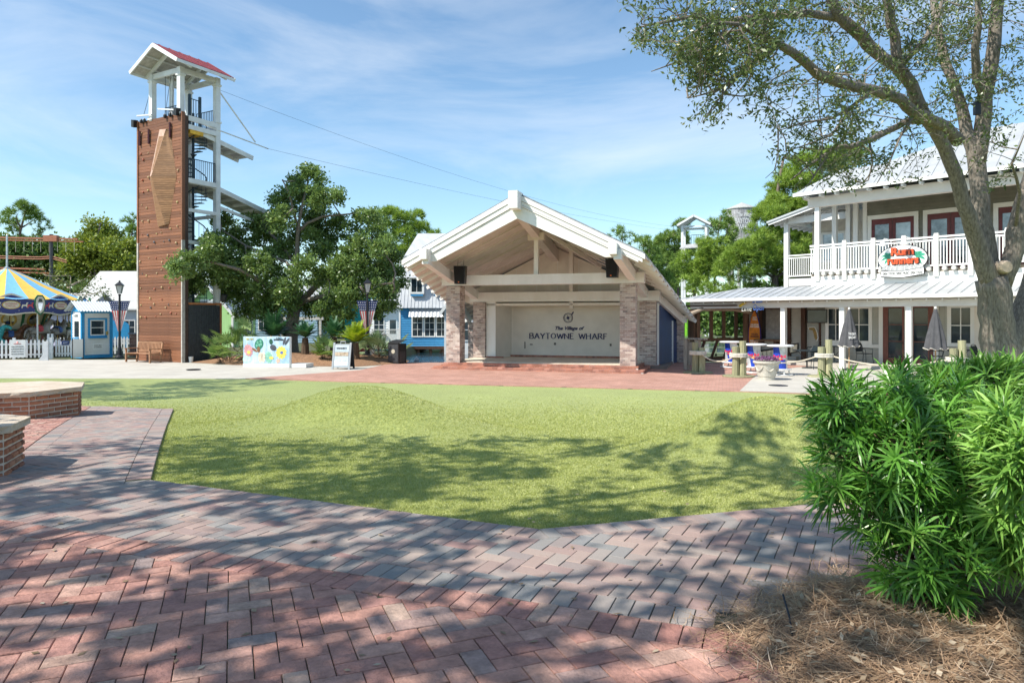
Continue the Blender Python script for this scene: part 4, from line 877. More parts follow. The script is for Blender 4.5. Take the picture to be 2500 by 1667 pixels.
# truss side: runs from the front post back along the porch end
A_, B_ = Vector((.25, .1, 0)), Vector((1.75, 7.5, 0)); d = B_ - A_
for k in range(9):
    p = A_ + d * (k / 8.5); q = MB(); q.beam(p + Vector((.0, 0, 1.05)), p + Vector((0, 0, 2.5)), .22, .05, up=(d.y, -d.x, 0)); q.build('slat', TIMB, fb)
    q = MB(); q.beam(p + Vector((0, 0, .1)), p + d * .06 + Vector((0, 0, 1.0)), .05, .14); q.build('brace', DKTIMB, fb)
for z, h2 in ((1.02, .14), (2.5, .18), (.12, .14)): q = MB(); q.beam(A_ + Vector((0, 0, z)), B_ + Vector((0, 0, z)), .1, h2); q.build('side_beam', TIMB, fb)
q = MB(); q.extr([(-.2, -.1, .03), (2.2, -.1, .03), (3.2, 8.5, .03), (.2, 8.5, .03)], (0, 0, .05)); q.build('deck', TIMB, fb)
q = MB(); q.extr([(-.3, -.2, 2.62), (2.4, -.2, 2.62), (3.4, 8.5, 2.62), (.1, 8.5, 2.62)], (0, 0, .06)); q.build('roof', DKTIMB, fb)
# ---- bar tables
def bar_table(u, v, lab, rz):
    p = gpt(u, v); t_ = thing('bar_table', lab, 'bar table', (p.x, p.y, PLAZA + .036), FR.a + rz, 'round bar tables by the porch')
    Wt = mat('table_white', (.80, .80, .79), .35, var=.02); Bl = mat('can_blue', (.02, .06, .42), .3, var=.05); Si = mat('can_silver', (.62, .63, .64), .3, metal=.3); Re = mat('logo_red', (.65, .02, .08), .4); Yo = mat('logo_orange', (.75, .32, .06), .4)
    q = MB(); q.lathe([(.40, 1.02), (.46, 1.04), (.46, 1.075), (.42, 1.085)], 28); q.build('table_top', Wt, t_)
    q = MB(); q.lathe([(.24, .22), (.235, .6), (.23, 1.03)], 24); q.build('drum', Si, t_, smooth=False)
    for s, (a0, a1, z0, z1, sk) in enumerate(((3.4, 4.6, .68, 1.02, .25), (4.2, 5.55, .24, .56, .2), (1.0, 2.2, .24, .6, .2))):
        q = MB(); n = 8; vs = []
        for j, z in enumerate((z0, z1)):
            for k in range(n + 1): a = a0 + (a1 - a0) * k / n + (sk if j == 0 else 0); vs.append((.248 * cos(a), .248 * sin(a), z))
        q.add(vs, [(k, k + 1, n + 2 + k, n + 1 + k) for k in range(n)]); q.build('blue_panel', Bl, t_)
    text_mesh('Red Bull', 'lettering', Re, t_, (.0, -.25, .64), .09, width=.42, bold=.004)
    q = MB(); q.extr([(-.14, -.252, .56), (.0, -.252, .54), (.14, -.252, .57), (.04, -.252, .615), (-.04, -.252, .62)], (0, .006, 0)); q.build('emblem', Re, t_); q = MB(); q.extr(ellipse(.05, .035, 16), (0, .005, 0)); o = q.build('emblem_disc', Yo, t_); o.location = (0, -.256, .58)
    q = MB(); n = 28
    for r, z in ((.36, .22), (.42, .03)):
        q = MB(); q.tube([(r * cos(2 * pi * k / n), r * sin(2 * pi * k / n), z) for k in range(n + 1)], .024, 6, cap=False); q.build('foot_ring', Wt, t_)
    q = MB(); q.lathe([(.36, .205), (.36, .225)], 24); q.build('base_plate', Wt, t_)
    for k in range(4): a = k * pi / 2 + .5; q = MB(); q.tube([(.33 * cos(a), .33 * sin(a), .0), (.31 * cos(a), .31 * sin(a), .22)], .022, 6); q.build('leg', Wt, t_)
bar_table(1785, 899, 'bar table with blue and silver can-like drum, leftmost of the three', .35)
bar_table(1871 - 30, 912, 'bar table with blue and silver can-like drum, behind the piling cluster', .35)
bar_table(1905, 918, 'bar table with blue and silver can-like drum beside the porch column, rightmost of three', .35)
# ---- piling clusters and rope
POLE = wood('green_piling', (.30, .29, .17), stretch=(6, 6, .7), var=.15); ROPE = mat('rope', (.62, .54, .42), .9, bump=.4, bscale=60); HOOP = mat('whitewashed_rope', (.62, .58, .5), .9, bump=.6, bscale=50)
def pilings(u, v, hs, lab):
    p = gpt(u, v); t_ = thing('piling_cluster', lab, 'piling', (p.x, p.y, PLAZA + .03), 0, 'wooden mooring posts')
    offs = ((-.12, -.05), (.12, -.08), (.08, .14))
    for (x, y), h2 in zip(offs, hs):
        q = MB(); q.tube([(x, y, 0), (x + .01, y, h2 * .5), (x, y, h2)], [.125, .12, .115], 10); q.build('pile', POLE, t_)
    q = MB(); n = 18
    for r in range(3):
        q = MB(); q.tube([(.31 * cos(2 * pi * k / n) * .95, .27 * sin(2 * pi * k / n), .70 + r * .05) for k in range(n + 1)], .028, 6, cap=False); q.build('lashing', HOOP, t_)
    q = MB(); q.lathe([(.55, 0), (.55, .03), (.5, .05)], 24); q.build('base_plate', POLE, t_)
    return p
c1 = pilings(1704, 912, (1.15, .95, .85), 'cluster of green wooden pilings lashed with rope beside the footbridge')
c2 = pilings(1803, 921, (1.05, 1.25, .95), 'cluster of green wooden pilings lashed with rope before the bar tables')
c3 = pilings(2012, 922, (1.05, 1.30, 1.0), 'cluster of green wooden pilings lashed with rope before the left parasol')
c4 = pilings(2335, 938, (1.1, 1.35, 1.0), 'cluster of green wooden pilings lashed with rope before the right window')
for a, b, lab in ((c1, c2, 'sagging rope from the footbridge pilings to the bar table pilings'), (c2, c3, 'sagging rope strung before the flower urn'), (c3, c4, 'sagging rope strung below the two closed parasols')):
    q = MB(); pts = [Vector((a.x + (b.x - a.x) * t, a.y + (b.y - a.y) * t, PLAZA + .85 - .34 * 4 * t * (1 - t))) for t in [i / 16 for i in range(17)]]
    q.tube(pts, .024, 6); o = q.build('rope', ROPE); tag(o, lab, 'rope')
# grey timber stub fence by the footbridge
p = gpt(1690, 905); sf = thing('timber_stub_rail', 'short weathered timber rail end beside the footbridge pilings', 'railing', (p.x, p.y, PLAZA + .03), FR.a)
GT = wood('weathered_grey', (.30, .26, .22), stretch=(6, 6, .6))
for x in (-.25, .25): q = MB(); q.box(x - .09, x + .09, -.09, .09, 0, 1.2); q.build('post', GT, sf)
q = MB(); q.box(-.5, .6, -.14, .14, 1.2, 1.26); q.build('cap_rail', GT, sf); q = MB(); q.box(-.2, .2, -.03, .03, .2, 1.1); q.build('panel', GT, sf)
# ---- flower urn
p = gpt(1872, 929); ur = thing('flower_urn', 'off-white cast urn planter with purple flowering plants', 'planter', (p.x, p.y, PLAZA + .036))
URN = mat('cast_stone', (.52, .49, .42), .85, scale=4, bump=.4)
q = MB(); q.lathe([(.26, 0), (.27, .1), (.29, .12), (.33, .3), (.39, .52), (.44, .56), (.44, .62), (.38, .62), (.36, .55)], 28); q.build('pot', URN, ur)
for k in range(6):
    a0 = k * pi / 3; q = MB(); q.tube([((.345 + .05 * (1 - cos((t - .5) * pi)) * 0 + .02 * z_) * cos(a0 + t), (.345 + .02 * z_) * sin(a0 + t), .45 - .15 * sin(t / .9 * pi)) for t, z_ in [(i * .09, abs(i - 5) / 5) for i in range(11)]], .022, 5); q.build('garland', URN, ur)
n = 900; a = RNG.uniform(0, 2 * pi, n); r = .38 * np.sqrt(RNG.uniform(0, 1, n)); P = np.stack([r * np.cos(a), r * np.sin(a), .6 + .14 * np.sqrt(np.maximum(0, 1 - (r / .42) ** 2)) * RNG.uniform(.5, 1.1, n)], 1)
d = RNG.normal(0, 1, (n, 3)); d[:, 2] = abs(d[:, 2]); d /= np.linalg.norm(d, axis=1)[:, None]; s_ = np.cross(d, RNG.normal(0, 1, (n, 3))); s_ /= np.linalg.norm(s_, axis=1)[:, None]
V = np.stack([P, P + d * .035 + s_ * .014, P + d * .08, P + d * .035 - s_ * .014], 1)
np_mesh('flowers', V, 4, leaf_mat('purple_flower', (.10, .03, .09), (.30, .12, .26), (.5, .38, .5), tr=.2), ur, RNG.uniform(0, 1, n), kind='stuff')
# ---- closed parasols, tables, chairs on the porch edge
UMB = mat('charcoal_canvas', (.075, .075, .08), .85, var=.12, scale=5, bump=.2)
def parasol(u, v, lab, text):
    x, _ = FR.hit(u, 800, -1.0); t_ = thing('closed_parasol', lab, 'parasol', FR.w(x, -1.0, .04), FR.a + .5, 'closed parasols')
    q = MB(); q.tube([(0, 0, 0), (0, 0, 2.45)], .025, 8); q.build('pole', wood('parasol_pole', (.42, .27, .15), stretch=(6, 6, .7)), t_)
    n = 40; q = MB(); vs = []; rings = ((2.36, .05), (2.2, .09), (1.8, .19), (1.35, .28), (1.0, .34), (.93, .36))
    for i, (z, r) in enumerate(rings):
        for k in range(n):
            a = 2 * pi * k / n; rr = r * (1 + .16 * sin(a * 8 + i * .15) * min(1, i / 3)); vs.append((rr * cos(a), rr * sin(a), z + (.035 * sin(a * 8) if i == len(rings) - 1 else 0)))
    q.add(vs, [(i * n + k, i * n + (k + 1) % n, (i + 1) * n + (k + 1) % n, (i + 1) * n + k) for i in range(len(rings) - 1) for k in range(n)]); q.build('canopy', UMB, t_, smooth=True)
    q = MB(); q.tube([(.365 * (1 + .16 * sin(2 * pi * k / n * 8)) * cos(2 * pi * k / n), .365 * (1 + .16 * sin(2 * pi * k / n * 8)) * sin(2 * pi * k / n), .93 + .035 * sin(2 * pi * k / n * 8)) for k in range(n + 1)], .012, 5, cap=False); q.build('piping', CREAMW, t_)
    q = MB(); q.lathe([(.03, 2.36), (.045, 2.4), (.03, 2.45)], 10); q.build('finial', WHITE, t_)
    q = MB(); q.lathe([(.25, 0), (.25, .05), (.05, .08)], 16); q.build('base', DKMETAL, t_)
    if text: text_mesh('THE BAY', 'lettering', SGW, t_, (.05, -.36, 1.38), .1, width=.26); text_mesh('BREW', 'lettering', SGW, t_, (.05, -.38, 1.24), .1, width=.24)
parasol(2073, 0, 'closed charcoal parasol with pale lettering by the second porch column', True); parasol(2284, 0, 'closed plain charcoal parasol in front of the right maroon door', False)
CH = mat('chair_black', (.02, .03, .035), .45)
def cafe_chair(x, y, rz, lab):
    t_ = thing('cafe_chair', lab, 'chair', FR.w(x, y, .14 if y > .6 else .04), FR.a + rz, 'black cafe chairs')
    q = MB(); q.box(-.22, .22, -.22, .22, .43, .46); q.build('seat', CH, t_)
    q = MB(); q.tube([(-.22, .22, .45), (-.23, .27, .75), (-.15, .3, .9), (0, .31, .93), (.15, .3, .9), (.23, .27, .75), (.22, .22, .45)], .014, 6); bk = q.build('back_frame', CH, t_)
    q = MB(); q.extr([(-.2, .24, .52), (.2, .24, .52), (.2, .275, .78), (.12, .29, .88), (-.12, .29, .88), (-.2, .275, .78)], (0, .01, 0)); q.build('back_mesh', CH, bk)
    for sx in (-1, 1):
        for sy in (-1, 1): q = MB(); q.tube([(sx * .21, sy * .2, .44), (sx * .24, sy * .25, 0)], .013, 5); q.build('leg', CH, t_)
        q = MB(); q.tube([(sx * .22, .25, .66), (sx * .25, 0, .66), (sx * .25, -.2, .64), (sx * .22, -.21, .45)], .013, 5); q.build('armrest', CH, t_)
def cafe_table(x, y, lab, r=.42):
    t_ = thing('cafe_table', lab, 'table', FR.w(x, y, .14 if y > .6 else .04), FR.a, 'black cafe tables')
    q = MB(); q.lathe([(r, .70), (r, .73)], 24); q.build('table_top', CH, t_); q = MB(); q.lathe([(.2, 0), (.2, .03), (.03, .05), (.03, .7)], 12); q.build('pedestal', CH, t_)
    for k in range(4): a = k * pi / 2 + .4; q = MB(); q.tube([(.05 * cos(a), .05 * sin(a), .3), (.34 * cos(a), .34 * sin(a), .7)], .012, 5); q.build('strut', CH, t_)
cafe_chair(.55, 1.6, -1.2, 'black cafe chair standing below the television'); cafe_chair(2.75, 1.6, 1.3, 'black cafe chair left of the maroon doors'); cafe_chair(2.0, -1.2, .6, 'black cafe chair at the table under the left parasol')
cafe_chair(5.4, 1.6, -1.3, 'black cafe chair right of the maroon doors'); cafe_chair(6.9, 1.7, 1.3, 'black cafe chair at the right end of the porch')
cafe_table(1.5, 1.6, 'small black cafe table in front of the double window'); cafe_table(1.45, -1.0, 'grey cafe table round the left parasol pole', .55); cafe_table(6.15, 1.6, 'black cafe table under the right window')
# white slatted chair seen between stage and footbridge
p = Vector((8.55, 36.0, -.62)); p = at(1658, 878, 33.2); ac = thing('adirondack_chair', 'white slatted garden chair between the stage and the footbridge', 'chair', (p.x, p.y, PLAZA + .03), .6)
for k in range(6): q = MB(); x = -.25 + k * .1; q.beam((x, .1, .3), (x * 1.2, .45, 1.0 - abs(x) * .5), .08, .02, up=(1, 0, 0)); q.build('back_slat', WHITE, ac)
for k in range(4): q = MB(); q.box(-.28, .28, -.35 + k * .12, -.25 + k * .12, .33 - k * .02, .35 - k * .02); q.build('seat_slat', WHITE, ac)
for s in (-1, 1): q = MB(); q.box(s * .32 - .04, s * .32 + .04, -.4, -.3, 0, .55); q.build('leg', WHITE, ac); q = MB(); q.box(s * .32 - .07, s * .32 + .07, -.42, .35, .55, .58); q.build('armrest', WHITE, ac)
# ================================================================ LEFT SIDE: CAROUSEL, BOOTH, FENCE, LAMPS
CZ = (-28.6, 39.2)
ca = thing('carousel', 'carousel with yellow and blue striped canopy and painted rounding boards', 'carousel', (*CZ, PLAZA), .08)
YEL = mat('canopy_yellow', (.78, .50, .09), .7, var=.06, bump=.1); LBL = mat('canopy_blue', (.18, .44, .70), .7, var=.05, bump=.1)
NS = 24; pf = ((0.12, 4.86), (1.1, 4.42), (2.2, 3.86), (3.2, 3.42), (4.0, 3.10))
for k in range(NS):
    q = MB(); vs = []
    for i, (r, z) in enumerate(pf):
        for j in range(4):
            a = 2 * pi * (k + j / 3) / NS; sg_ = -.05 * sin(pi * j / 3) * (i / 4); vs.append((r * cos(a), r * sin(a), z + sg_))
    q.add(vs, [(i * 4 + j, (i + 1) * 4 + j, (i + 1) * 4 + j + 1, i * 4 + j + 1) for i in range(4) for j in range(3)])
    q.build('canopy_panel', YEL if k % 2 else LBL, ca, smooth=True)
q = MB(); q.lathe([(.14, 4.75), (.16, 4.9), (.05, 4.98), (.045, 6.75), (.02, 6.8)], 10); q.build('flagpole', mat('pole_silver', (.5, .52, .54), .35, metal=.7), ca)
RBL = bpy.data.materials.new('rounding_blue'); RBL.use_nodes = True; N = RBL.node_tree.nodes; L = RBL.node_tree.links; b = N['Principled BSDF']; b.inputs['Roughness'].default_value = .4
vo = N.new('ShaderNodeTexVoronoi'); vo.inputs['Scale'].default_value = 7; tcn = N.new('ShaderNodeTexCoord'); L.new(tcn.outputs['Object'], vo.inputs['Vector'])
cr = N.new('ShaderNodeValToRGB'); e = cr.color_ramp.elements; e[0].color = (.75, .62, .5, 1); e[0].position = .10; e[1].position = .14; e[1].color = (.02, .03, .16, 1); L.new(vo.outputs['Distance'], cr.inputs[0]); L.new(cr.outputs[0], b.inputs['Base Color'])
BORD = mat('ivory_trim', (.66, .60, .46), .4, var=.08, scale=12); GRN = mat('carousel_green', (.03, .15, .07), .4); PINK = mat('carousel_red', (.55, .06, .07), .4); GOLD = mat('carousel_gold', (.55, .36, .08), .35)
def crest(w, h0, h1, bump, n=17):
    top = []; 
    for i in range(n):
        t = -1 + 2 * i / (n - 1); z = h1 + bump * math.exp(-(t * 2.2) ** 2) - .05 * abs(sin(t * pi)); top.append((t * w, 0, z))
    bot = [(t[0], 0, h0 - (t[2] - h1) * .45) for t in top[::-1]]
    return top + bot
NP = 10
for k in range(NP):
    a = 2 * pi * (k + .45) / NP; R_ = 4.0 * cos(pi / NP); hw = 4.0 * sin(pi / NP)
    e_ = bpy.data.objects.new('rounding_board', None)
    q = MB(); q.extr(crest(hw, 2.32, 3.12, .26), (0, .06, 0)); o = q.build('rounding_board', BORD, ca); o.location = (R_ * cos(a), R_ * sin(a), 0); o.rotation_euler = (0, 0, a + pi / 2)
    bpy.data.objects.remove(e_)
    q = MB(); q.extr([(x, -.02, 2.72 + (z - 2.72) * .84) for x, _, z in crest(hw * .97, 2.32, 3.12, .26)], (0, .02, 0)); q.build('painted_field', RBL, o)
    q = MB(); q.extr([(x, -.035, z) for x, _, z in ellipse(.40, .22, 28, 2.76)], (0, .015, 0)); q.build('cartouche_rim', GOLD, o)
    q = MB(); q.extr([(x, -.05, z) for x, _, z in ellipse(.35, .18, 28, 2.76)], (0, .015, 0)); q.build('cartouche', BORD, o)
    text_mesh('BAYTOWNE', 'lettering', PINK, o, (0, -.055, 2.78), .075, width=.5); text_mesh('CAROUSEL', 'lettering', PINK, o, (0, -.055, 2.66), .07, width=.42)
    for s in (-1, 1):                              # little painted prancing horses, yellow and red
        for dx, m in ((.58, BORD), (.82, PINK)):
            x0 = s * dx; H = [(x0 - .13, 2.70), (x0 - .1, 2.78), (x0 + .05, 2.78), (x0 + .09, 2.9), (x0 + .17, 2.88), (x0 + .12, 2.82), (x0 + .11, 2.7), (x0 + .16, 2.6), (x0 + .1, 2.62), (x0 + .05, 2.7), (x0 - .06, 2.7), (x0 - .1, 2.58), (x0 - .14, 2.6)]
            q = MB(); q.extr([(x, -.03, z) for x, z in H], (0, .01, 0)); q.build('painted_horse', m, o)
    ac_ = 2 * pi * (k + .95) / NP
    sh = [(0, 0, 2.22), (.19, 0, 2.4), (.27, 0, 2.8), (.24, 0, 3.12), (.12, 0, 3.3), (-.12, 0, 3.3), (-.24, 0, 3.12), (-.27, 0, 2.8), (-.19, 0, 2.4)]
    q = MB(); q.extr(sh, (0, .07, 0)); s_ = q.build('shield', GRN, ca); s_.location = (4.06 * cos(ac_), 4.06 * sin(ac_), 0); s_.rotation_euler = (0, 0, ac_ + pi / 2)
    q = MB(); q.extr([(x * .8, -.02, 2.78 + (z - 2.78) * .84) for x, _, z in sh], (0, .02, 0)); q.build('shield_face', BORD, s_); q = MB(); q.extr([(x * .4, -.035, 2.78 + (z - 2.78) * .6) for x, _, z in sh], (0, .02, 0)); q.build('shield_mirror', mat('mirror', (.6, .62, .62), .08, metal=1), s_)
    # inner drum panel, framed mirror
    Rd = 1.7; q = MB(); wd_ = Rd * tan(pi / NP); q.extr([(-wd_, 0, 1.45), (wd_, 0, 1.45), (wd_ * 1.25, -.35, 2.5), (-wd_ * 1.25, -.35, 2.5)], (0, .05, 0)); o2 = q.build('drum_panel', BORD, ca); o2.location = (Rd * cos(a), Rd * sin(a), 0); o2.rotation_euler = (0, 0, a + pi / 2)
    q = MB(); q.extr([(x, -.03 - (z - 1.45) / 3, z) for x, _, z in ellipse(.36, .36, 20, 1.98)], (0, .03, 0)); q.build('mirror_frame', GOLD, o2); q = MB(); q.extr([(x, -.06 - (z - 1.45) / 3, z) for x, _, z in ellipse(.26, .27, 20, 1.98)], (0, .02, 0)); q.build('mirror', MATS['mirror'], o2)
    for s in (-1, 1): q = MB(); q.beam((s * wd_, -.03, 1.45), (s * wd_ * 1.25, -.38, 2.5), .12, .06); q.build('drum_stile', GRN, o2)
    q = MB(); q.extr([(-wd_, 0, .35), (wd_, 0, .35), (wd_, 0, 1.4), (-wd_, 0, 1.4)], (0, .05, 0)); o3 = q.build('drum_base', BORD, ca); o3.location = o2.location; o3.rotation_euler = o2.rotation_euler
    q = MB(); q.extr([(x, -.02, z) for x, _, z in ellipse(.25, .3, 16, .9)], (0, .02, 0)); q.build('red_panel', PINK, o3); q = MB(); q.box(-wd_, wd_, -.03, .0, 1.38, 1.46); q.build('drum_rail', GRN, o3)
q = MB(); q.lathe([(3.8, .12), (3.8, .34), (1.6, .35)], 40); q.build('platform', TIMB, ca)
q = MB(); q.lathe([(3.6, 2.45), (1.8, 2.95), (1.7, 2.5)], 30); q.build('ceiling', mat('carousel_ceiling', (.25, .2, .14), .7), ca)
# horses: one continuous skinned body each
def skinned(verts, edges, rad, name):
    me = bpy.data.meshes.new(name); me.from_pydata(verts, edges, []); ob = bpy.data.objects.new(name, me); COL.objects.link(ob)
    sk = ob.modifiers.new('s', 'SKIN'); sk.use_smooth_shade = True; su = ob.modifiers.new('u', 'SUBSURF'); su.levels = 1
    for i, r in enumerate(rad): me.skin_vertices[0].data[i].radius = (r, r)
    me.skin_vertices[0].data[0].use_root = True
    dg = bpy.context.evaluated_depsgraph_get(); m2 = bpy.data.meshes.new_from_object(ob.evaluated_get(dg)); bpy.data.objects.remove(ob); return m2
HV_ = [(0, 0, 1.05), (.32, 0, 1.08), (-.35, 0, 1.08), (.5, 0, 1.32), (.62, 0, 1.58), (.82, 0, 1.5), (.95, 0, 1.38), (.42, .1, .85), (.62, .1, .65), (.52, .1, .42), (.42, -.1, .85), (.7, -.1, .75), (.6, -.1, .5), (-.42, .1, .85), (-.52, .1, .6), (-.72, .1, .42), (-.42, -.1, .85), (-.36, -.1, .58), (-.56, -.1, .38), (-.55, 0, 1.12), (-.72, 0, .95), (-.78, 0, .65)]
HE_ = [(0, 1), (0, 2), (1, 3), (3, 4), (4, 5), (5, 6), (1, 7), (7, 8), (8, 9), (1, 10), (10, 11), (11, 12), (2, 13), (13, 14), (14, 15), (2, 16), (16, 17), (17, 18), (2, 19), (19, 20), (20, 21)]
HR_ = [.23, .23, .23, .17, .13, .10, .07, .09, .06, .045, .09, .06, .045, .1, .06, .045, .1, .06, .045, .07, .06, .03]
hm = skinned(HV_, HE_, HR_, 'horse_body')
HC = [mat('horse_teal', (.04, .32, .33), .35, var=.2, scale=6), mat('horse_black', (.05, .04, .035), .35, col2=(.45, .40, .34), scale=2.2), mat('horse_cream', (.6, .54, .44), .35, var=.1), mat('horse_brown', (.16, .07, .035), .35, var=.2)]
SAD = [PINK, mat('saddle_blue', (.05, .12, .35), .5), GRN]
for k, (ang, r, z, mi) in enumerate(((-.55, 3.1, .18, 1), (-.95, 2.5, -.1, 3), (-1.25, 3.2, -.1, 0), (-1.65, 3.1, .12, 0), (-.15, 3.0, .1, 1), (.3, 3.0, 0, 2), (-2.1, 3.0, .1, 2), (.9, 2.9, .1, 3), (1.6, 2.9, 0, 0), (-.35, 2.3, .1, 2))):
    me = hm.copy(); me.materials.clear(); me.materials.append(HC[mi]); o = bpy.data.objects.new('carousel_horse', me); COL.objects.link(o); o.parent = ca
    o.location = (r * cos(ang), r * sin(ang), .2 + z); o.rotation_euler = (0, 0, ang + pi / 2 + .1)
    q = MB(); q.lathe([(.25, -.12), (.262, 0), (.25, .12)], 14); s_ = q.build('saddle', SAD[k % 3], o); s_.rotation_euler = (0, pi / 2, 0); s_.location = (-.02, 0, 1.07)
    q = MB(); q.extr([(.42, -.02, 1.42), (.55, -.02, 1.7), (.66, -.02, 1.68), (.5, -.02, 1.4), (.3, -.02, 1.2)], (0, .04, 0)); q.build('mane', HC[(mi + 2) % 4], o)
    q = MB(); q.tube([(0, 0, -.3), (0, 0, 2.5)], .025, 8); q.build('pole', GOLD, o)
for k in range(NP): a = 2 * pi * (k + .95) / NP; q = MB(); q.tube([(3.75 * cos(a), 3.75 * sin(a), .3), (3.75 * cos(a), 3.75 * sin(a), 2.5)], .04, 8); q.build('canopy_pole', WHITE, ca)
# ---- picket fence and gate
p0, p1 = gpt(-60, 880), gpt(124, 876.5); L_ = (p1 - p0).length; fa = atan2(p1.y - p0.y, p1.x - p0.x)
pk = thing('picket_fence', 'white picket fence in front of the carousel', 'fence', (p0.x, p0.y, PLAZA + .01), fa)
PW = mat('picket_white', (.74, .75, .76), .5, var=.05)
def picket(h, w=.085): q = MB(); q.extr([(-w / 2, 0, .08), (w / 2, 0, .08), (w / 2, 0, h - .1), (w * .3, 0, h - .06), (0, 0, h), (-w * .3, 0, h - .06), (-w / 2, 0, h - .1)], (0, .025, 0)); return q
n = int(L_ / .172); s0 = picket(1.0).build('picket', PW, pk); s0.location = (.05, -.03, 0)
for k in range(1, n): inst(s0, pk, (.05 + k * .172, -.03, 0))
for z in (.2, .72): q = MB(); q.box(0, L_, 0, .04, z, z + .08); q.build('rail', PW, pk)
for x in (0, L_ * .5, L_): q = MB(); q.box(x - .06, x + .06, 0.0, .12, 0, 1.08); q.build('post', PW, pk)
ga = thing('picket_gate', 'white picket gate with a small blue sign left of the ticket booth', 'gate', (*gpt(134, 874.5).xy, PLAZA + .01), fa + .12)
hts = [1.0, .95, .90, .88, .90, .95, 1.0]
for k, h2 in enumerate(hts): picket(h2).build('picket', PW, ga).location = (.06 + k * .13, -.03, 0)
for z in (.18, .62): q = MB(); q.box(0, .92, 0, .04, z, z + .08); q.build('rail', PW, ga)
for k, x in enumerate((-.12, -.28, .98, 1.1)): q = MB(); q.box(x - .05, x + .05, -.05, .05, 0, 1.15 + (.1 if x < 0 else 0)); q.build('post', PW, ga)
q = MB(); q.box(.3, .62, -.05, -.035, .66, .88); q.build('sign_plate', mat('sign_navy', (.03, .06, .2), .4), ga); text_mesh('EXIT', 'lettering', SGW, ga, (.46, -.056, .74), .07)
# notice board on the fence
p = gpt(46, 879); nb_ = thing('notice_board', 'white rules notice hung on the picket fence', 'sign', (p.x, p.y - .08, PLAZA), fa)
q = MB(); q.box(-.33, .33, -.03, 0, .14, 1.0); q.build('board', SGW, nb_); text_mesh('CAROUSEL', 'lettering', PINK, nb_, (0, -.035, .78), .05, width=.3)
for k, t in enumerate(('WELCOME RIDERS', 'PLEASE REMAIN SEATED', 'CHILDREN MUST BE HELD', 'NO FOOD OR DRINK')): text_mesh(t, 'lettering', DKMETAL, nb_, (0, -.035, .64 - k * .12), .045, width=.52)
q = MB(); q.lathe([(.06, 0), (.03, .04), (0.001, .07)], 5, (0, -.035, .86)); q.build('emblem', PINK, nb_)
# white post base by the gate
p = gpt(112, 880); wp = thing('white_post_stand', 'white wooden post stand by the carousel gate', 'post', (p.x, p.y, PLAZA + .01), fa)
q = MB(); q.box(-.1, .1, -.1, .1, 0, .92); q.build('post', PW, wp); q = MB(); q.extr([(-.3, -.1, 0), (-.1, -.1, 0), (-.1, -.1, .3)], (0, .06, 0)); q.build('brace', PW, wp)
# ---- ticket booth
FB = Fr(-22.06, 35.5, radians(53))
tb = thing('ticket_booth', 'small white ticket booth with blue trim and corrugated roof', 'booth', (FB.ox, FB.oy, PLAZA), FB.a)
BTR = mat('booth_blue', (.03, .28, .55), .45, var=.06); BW, BD = 1.45, 1.25
q = MB(); q.box(.02, BW - .02, .02, BD, 0, 2.4); bc = q.build('wall', WHITE, tb)
boards(bc, .1, BW - .1, .02, .18, 2.3, .16, WHITE, nm='siding', skip=[(.3, 1.18, 1.1, 2.02)])
for k in range(13): q = MB(); z = .18 + k * .16; q.box(-.004, .02, .1, BD - .05, z, z + .15); q.build('siding', WHITE, bc)
for x0, x1 in ((-.03, .12), (BW - .12, BW + .03)): q = MB(); q.box(x0, x1, -.03, .1, 0, 2.32); q.build('corner_trim', BTR, tb)
q = MB(); q.box(.12, BW - .12, -.025, .05, 0, .17); q.build('base_trim', BTR, tb); q = MB(); q.box(-.08, BW + .08, -.03, .05, 2.32, 2.42); q.build('fascia', BTR, tb); q = MB(); q.box(-.03, .05, BD - .1, BD, 0, 2.4); q.build('corner_trim', BTR, tb)
q = MB(); q.box(-.025, .05, .1, BD - .1, 0, .17); q.build('base_trim', BTR, tb)
for a in ((.28, 1.2, 1.98, 2.06), (.28, 1.2, 1.05, 1.16)): q = MB(); q.box(a[0], a[1], -.04, .05, a[2], a[3]); q.build('window_trim', BTR, tb)
for a in ((.28, .38), (1.1, 1.2)): q = MB(); q.box(a[0], a[1], -.04, .05, 1.16, 1.98); q.build('window_trim', BTR, tb)
window(tb, .38, 1.1, 1.16, 1.98, -.02, 1, 2, fw=.06); q = MB(); q.box(.3, 1.18, -.14, .02, 1.02, 1.06); q.build('counter', BTR, tb)
q = MB(); q.box(.5, 1.0, -.02, -.005, .42, .76); q.build('notice', SGW, tb); text_mesh('TICKETS SOLD', 'lettering', SGK, tb, (.75, -.022, .62), .05, width=.36); text_mesh('AT THIS BOOTH', 'lettering', SGK, tb, (.75, -.022, .53), .05, width=.36)
q = MB(); q.box(-.09, .0, .3, .9, 1.0, 1.06); q.build('counter', BTR, tb); q = MB(); q.box(-.03, .0, .35, .85, 1.1, 1.9); q.build('side_window', GLASS, tb)
q = MB(); q.box(1.12, 1.22, -.12, -.04, 1.18, 1.38); q.build('card_box', mat('brass_box', (.35, .27, .1), .4), tb)
CORR = mat('corrugated_white', (.62, .66, .70), .4, metal=.2, var=.04); n = 56
for s in (0, 1):
    vs = []
    for i in range(n + 1):
        x = -.28 + (BW + .56) * i / n; dz = .022 * sin(i * pi / 2)
        a_ = (x, -.32, 2.42 + dz) if s == 0 else (x, BD + .3, 2.42 + dz); vs += [a_, (x, BD / 2, 2.95 + dz)]
    q = MB(); q.add(vs, [(2 * i, 2 * i + 2, 2 * i + 3, 2 * i + 1) for i in range(n)]); q.build('roof', CORR, tb)
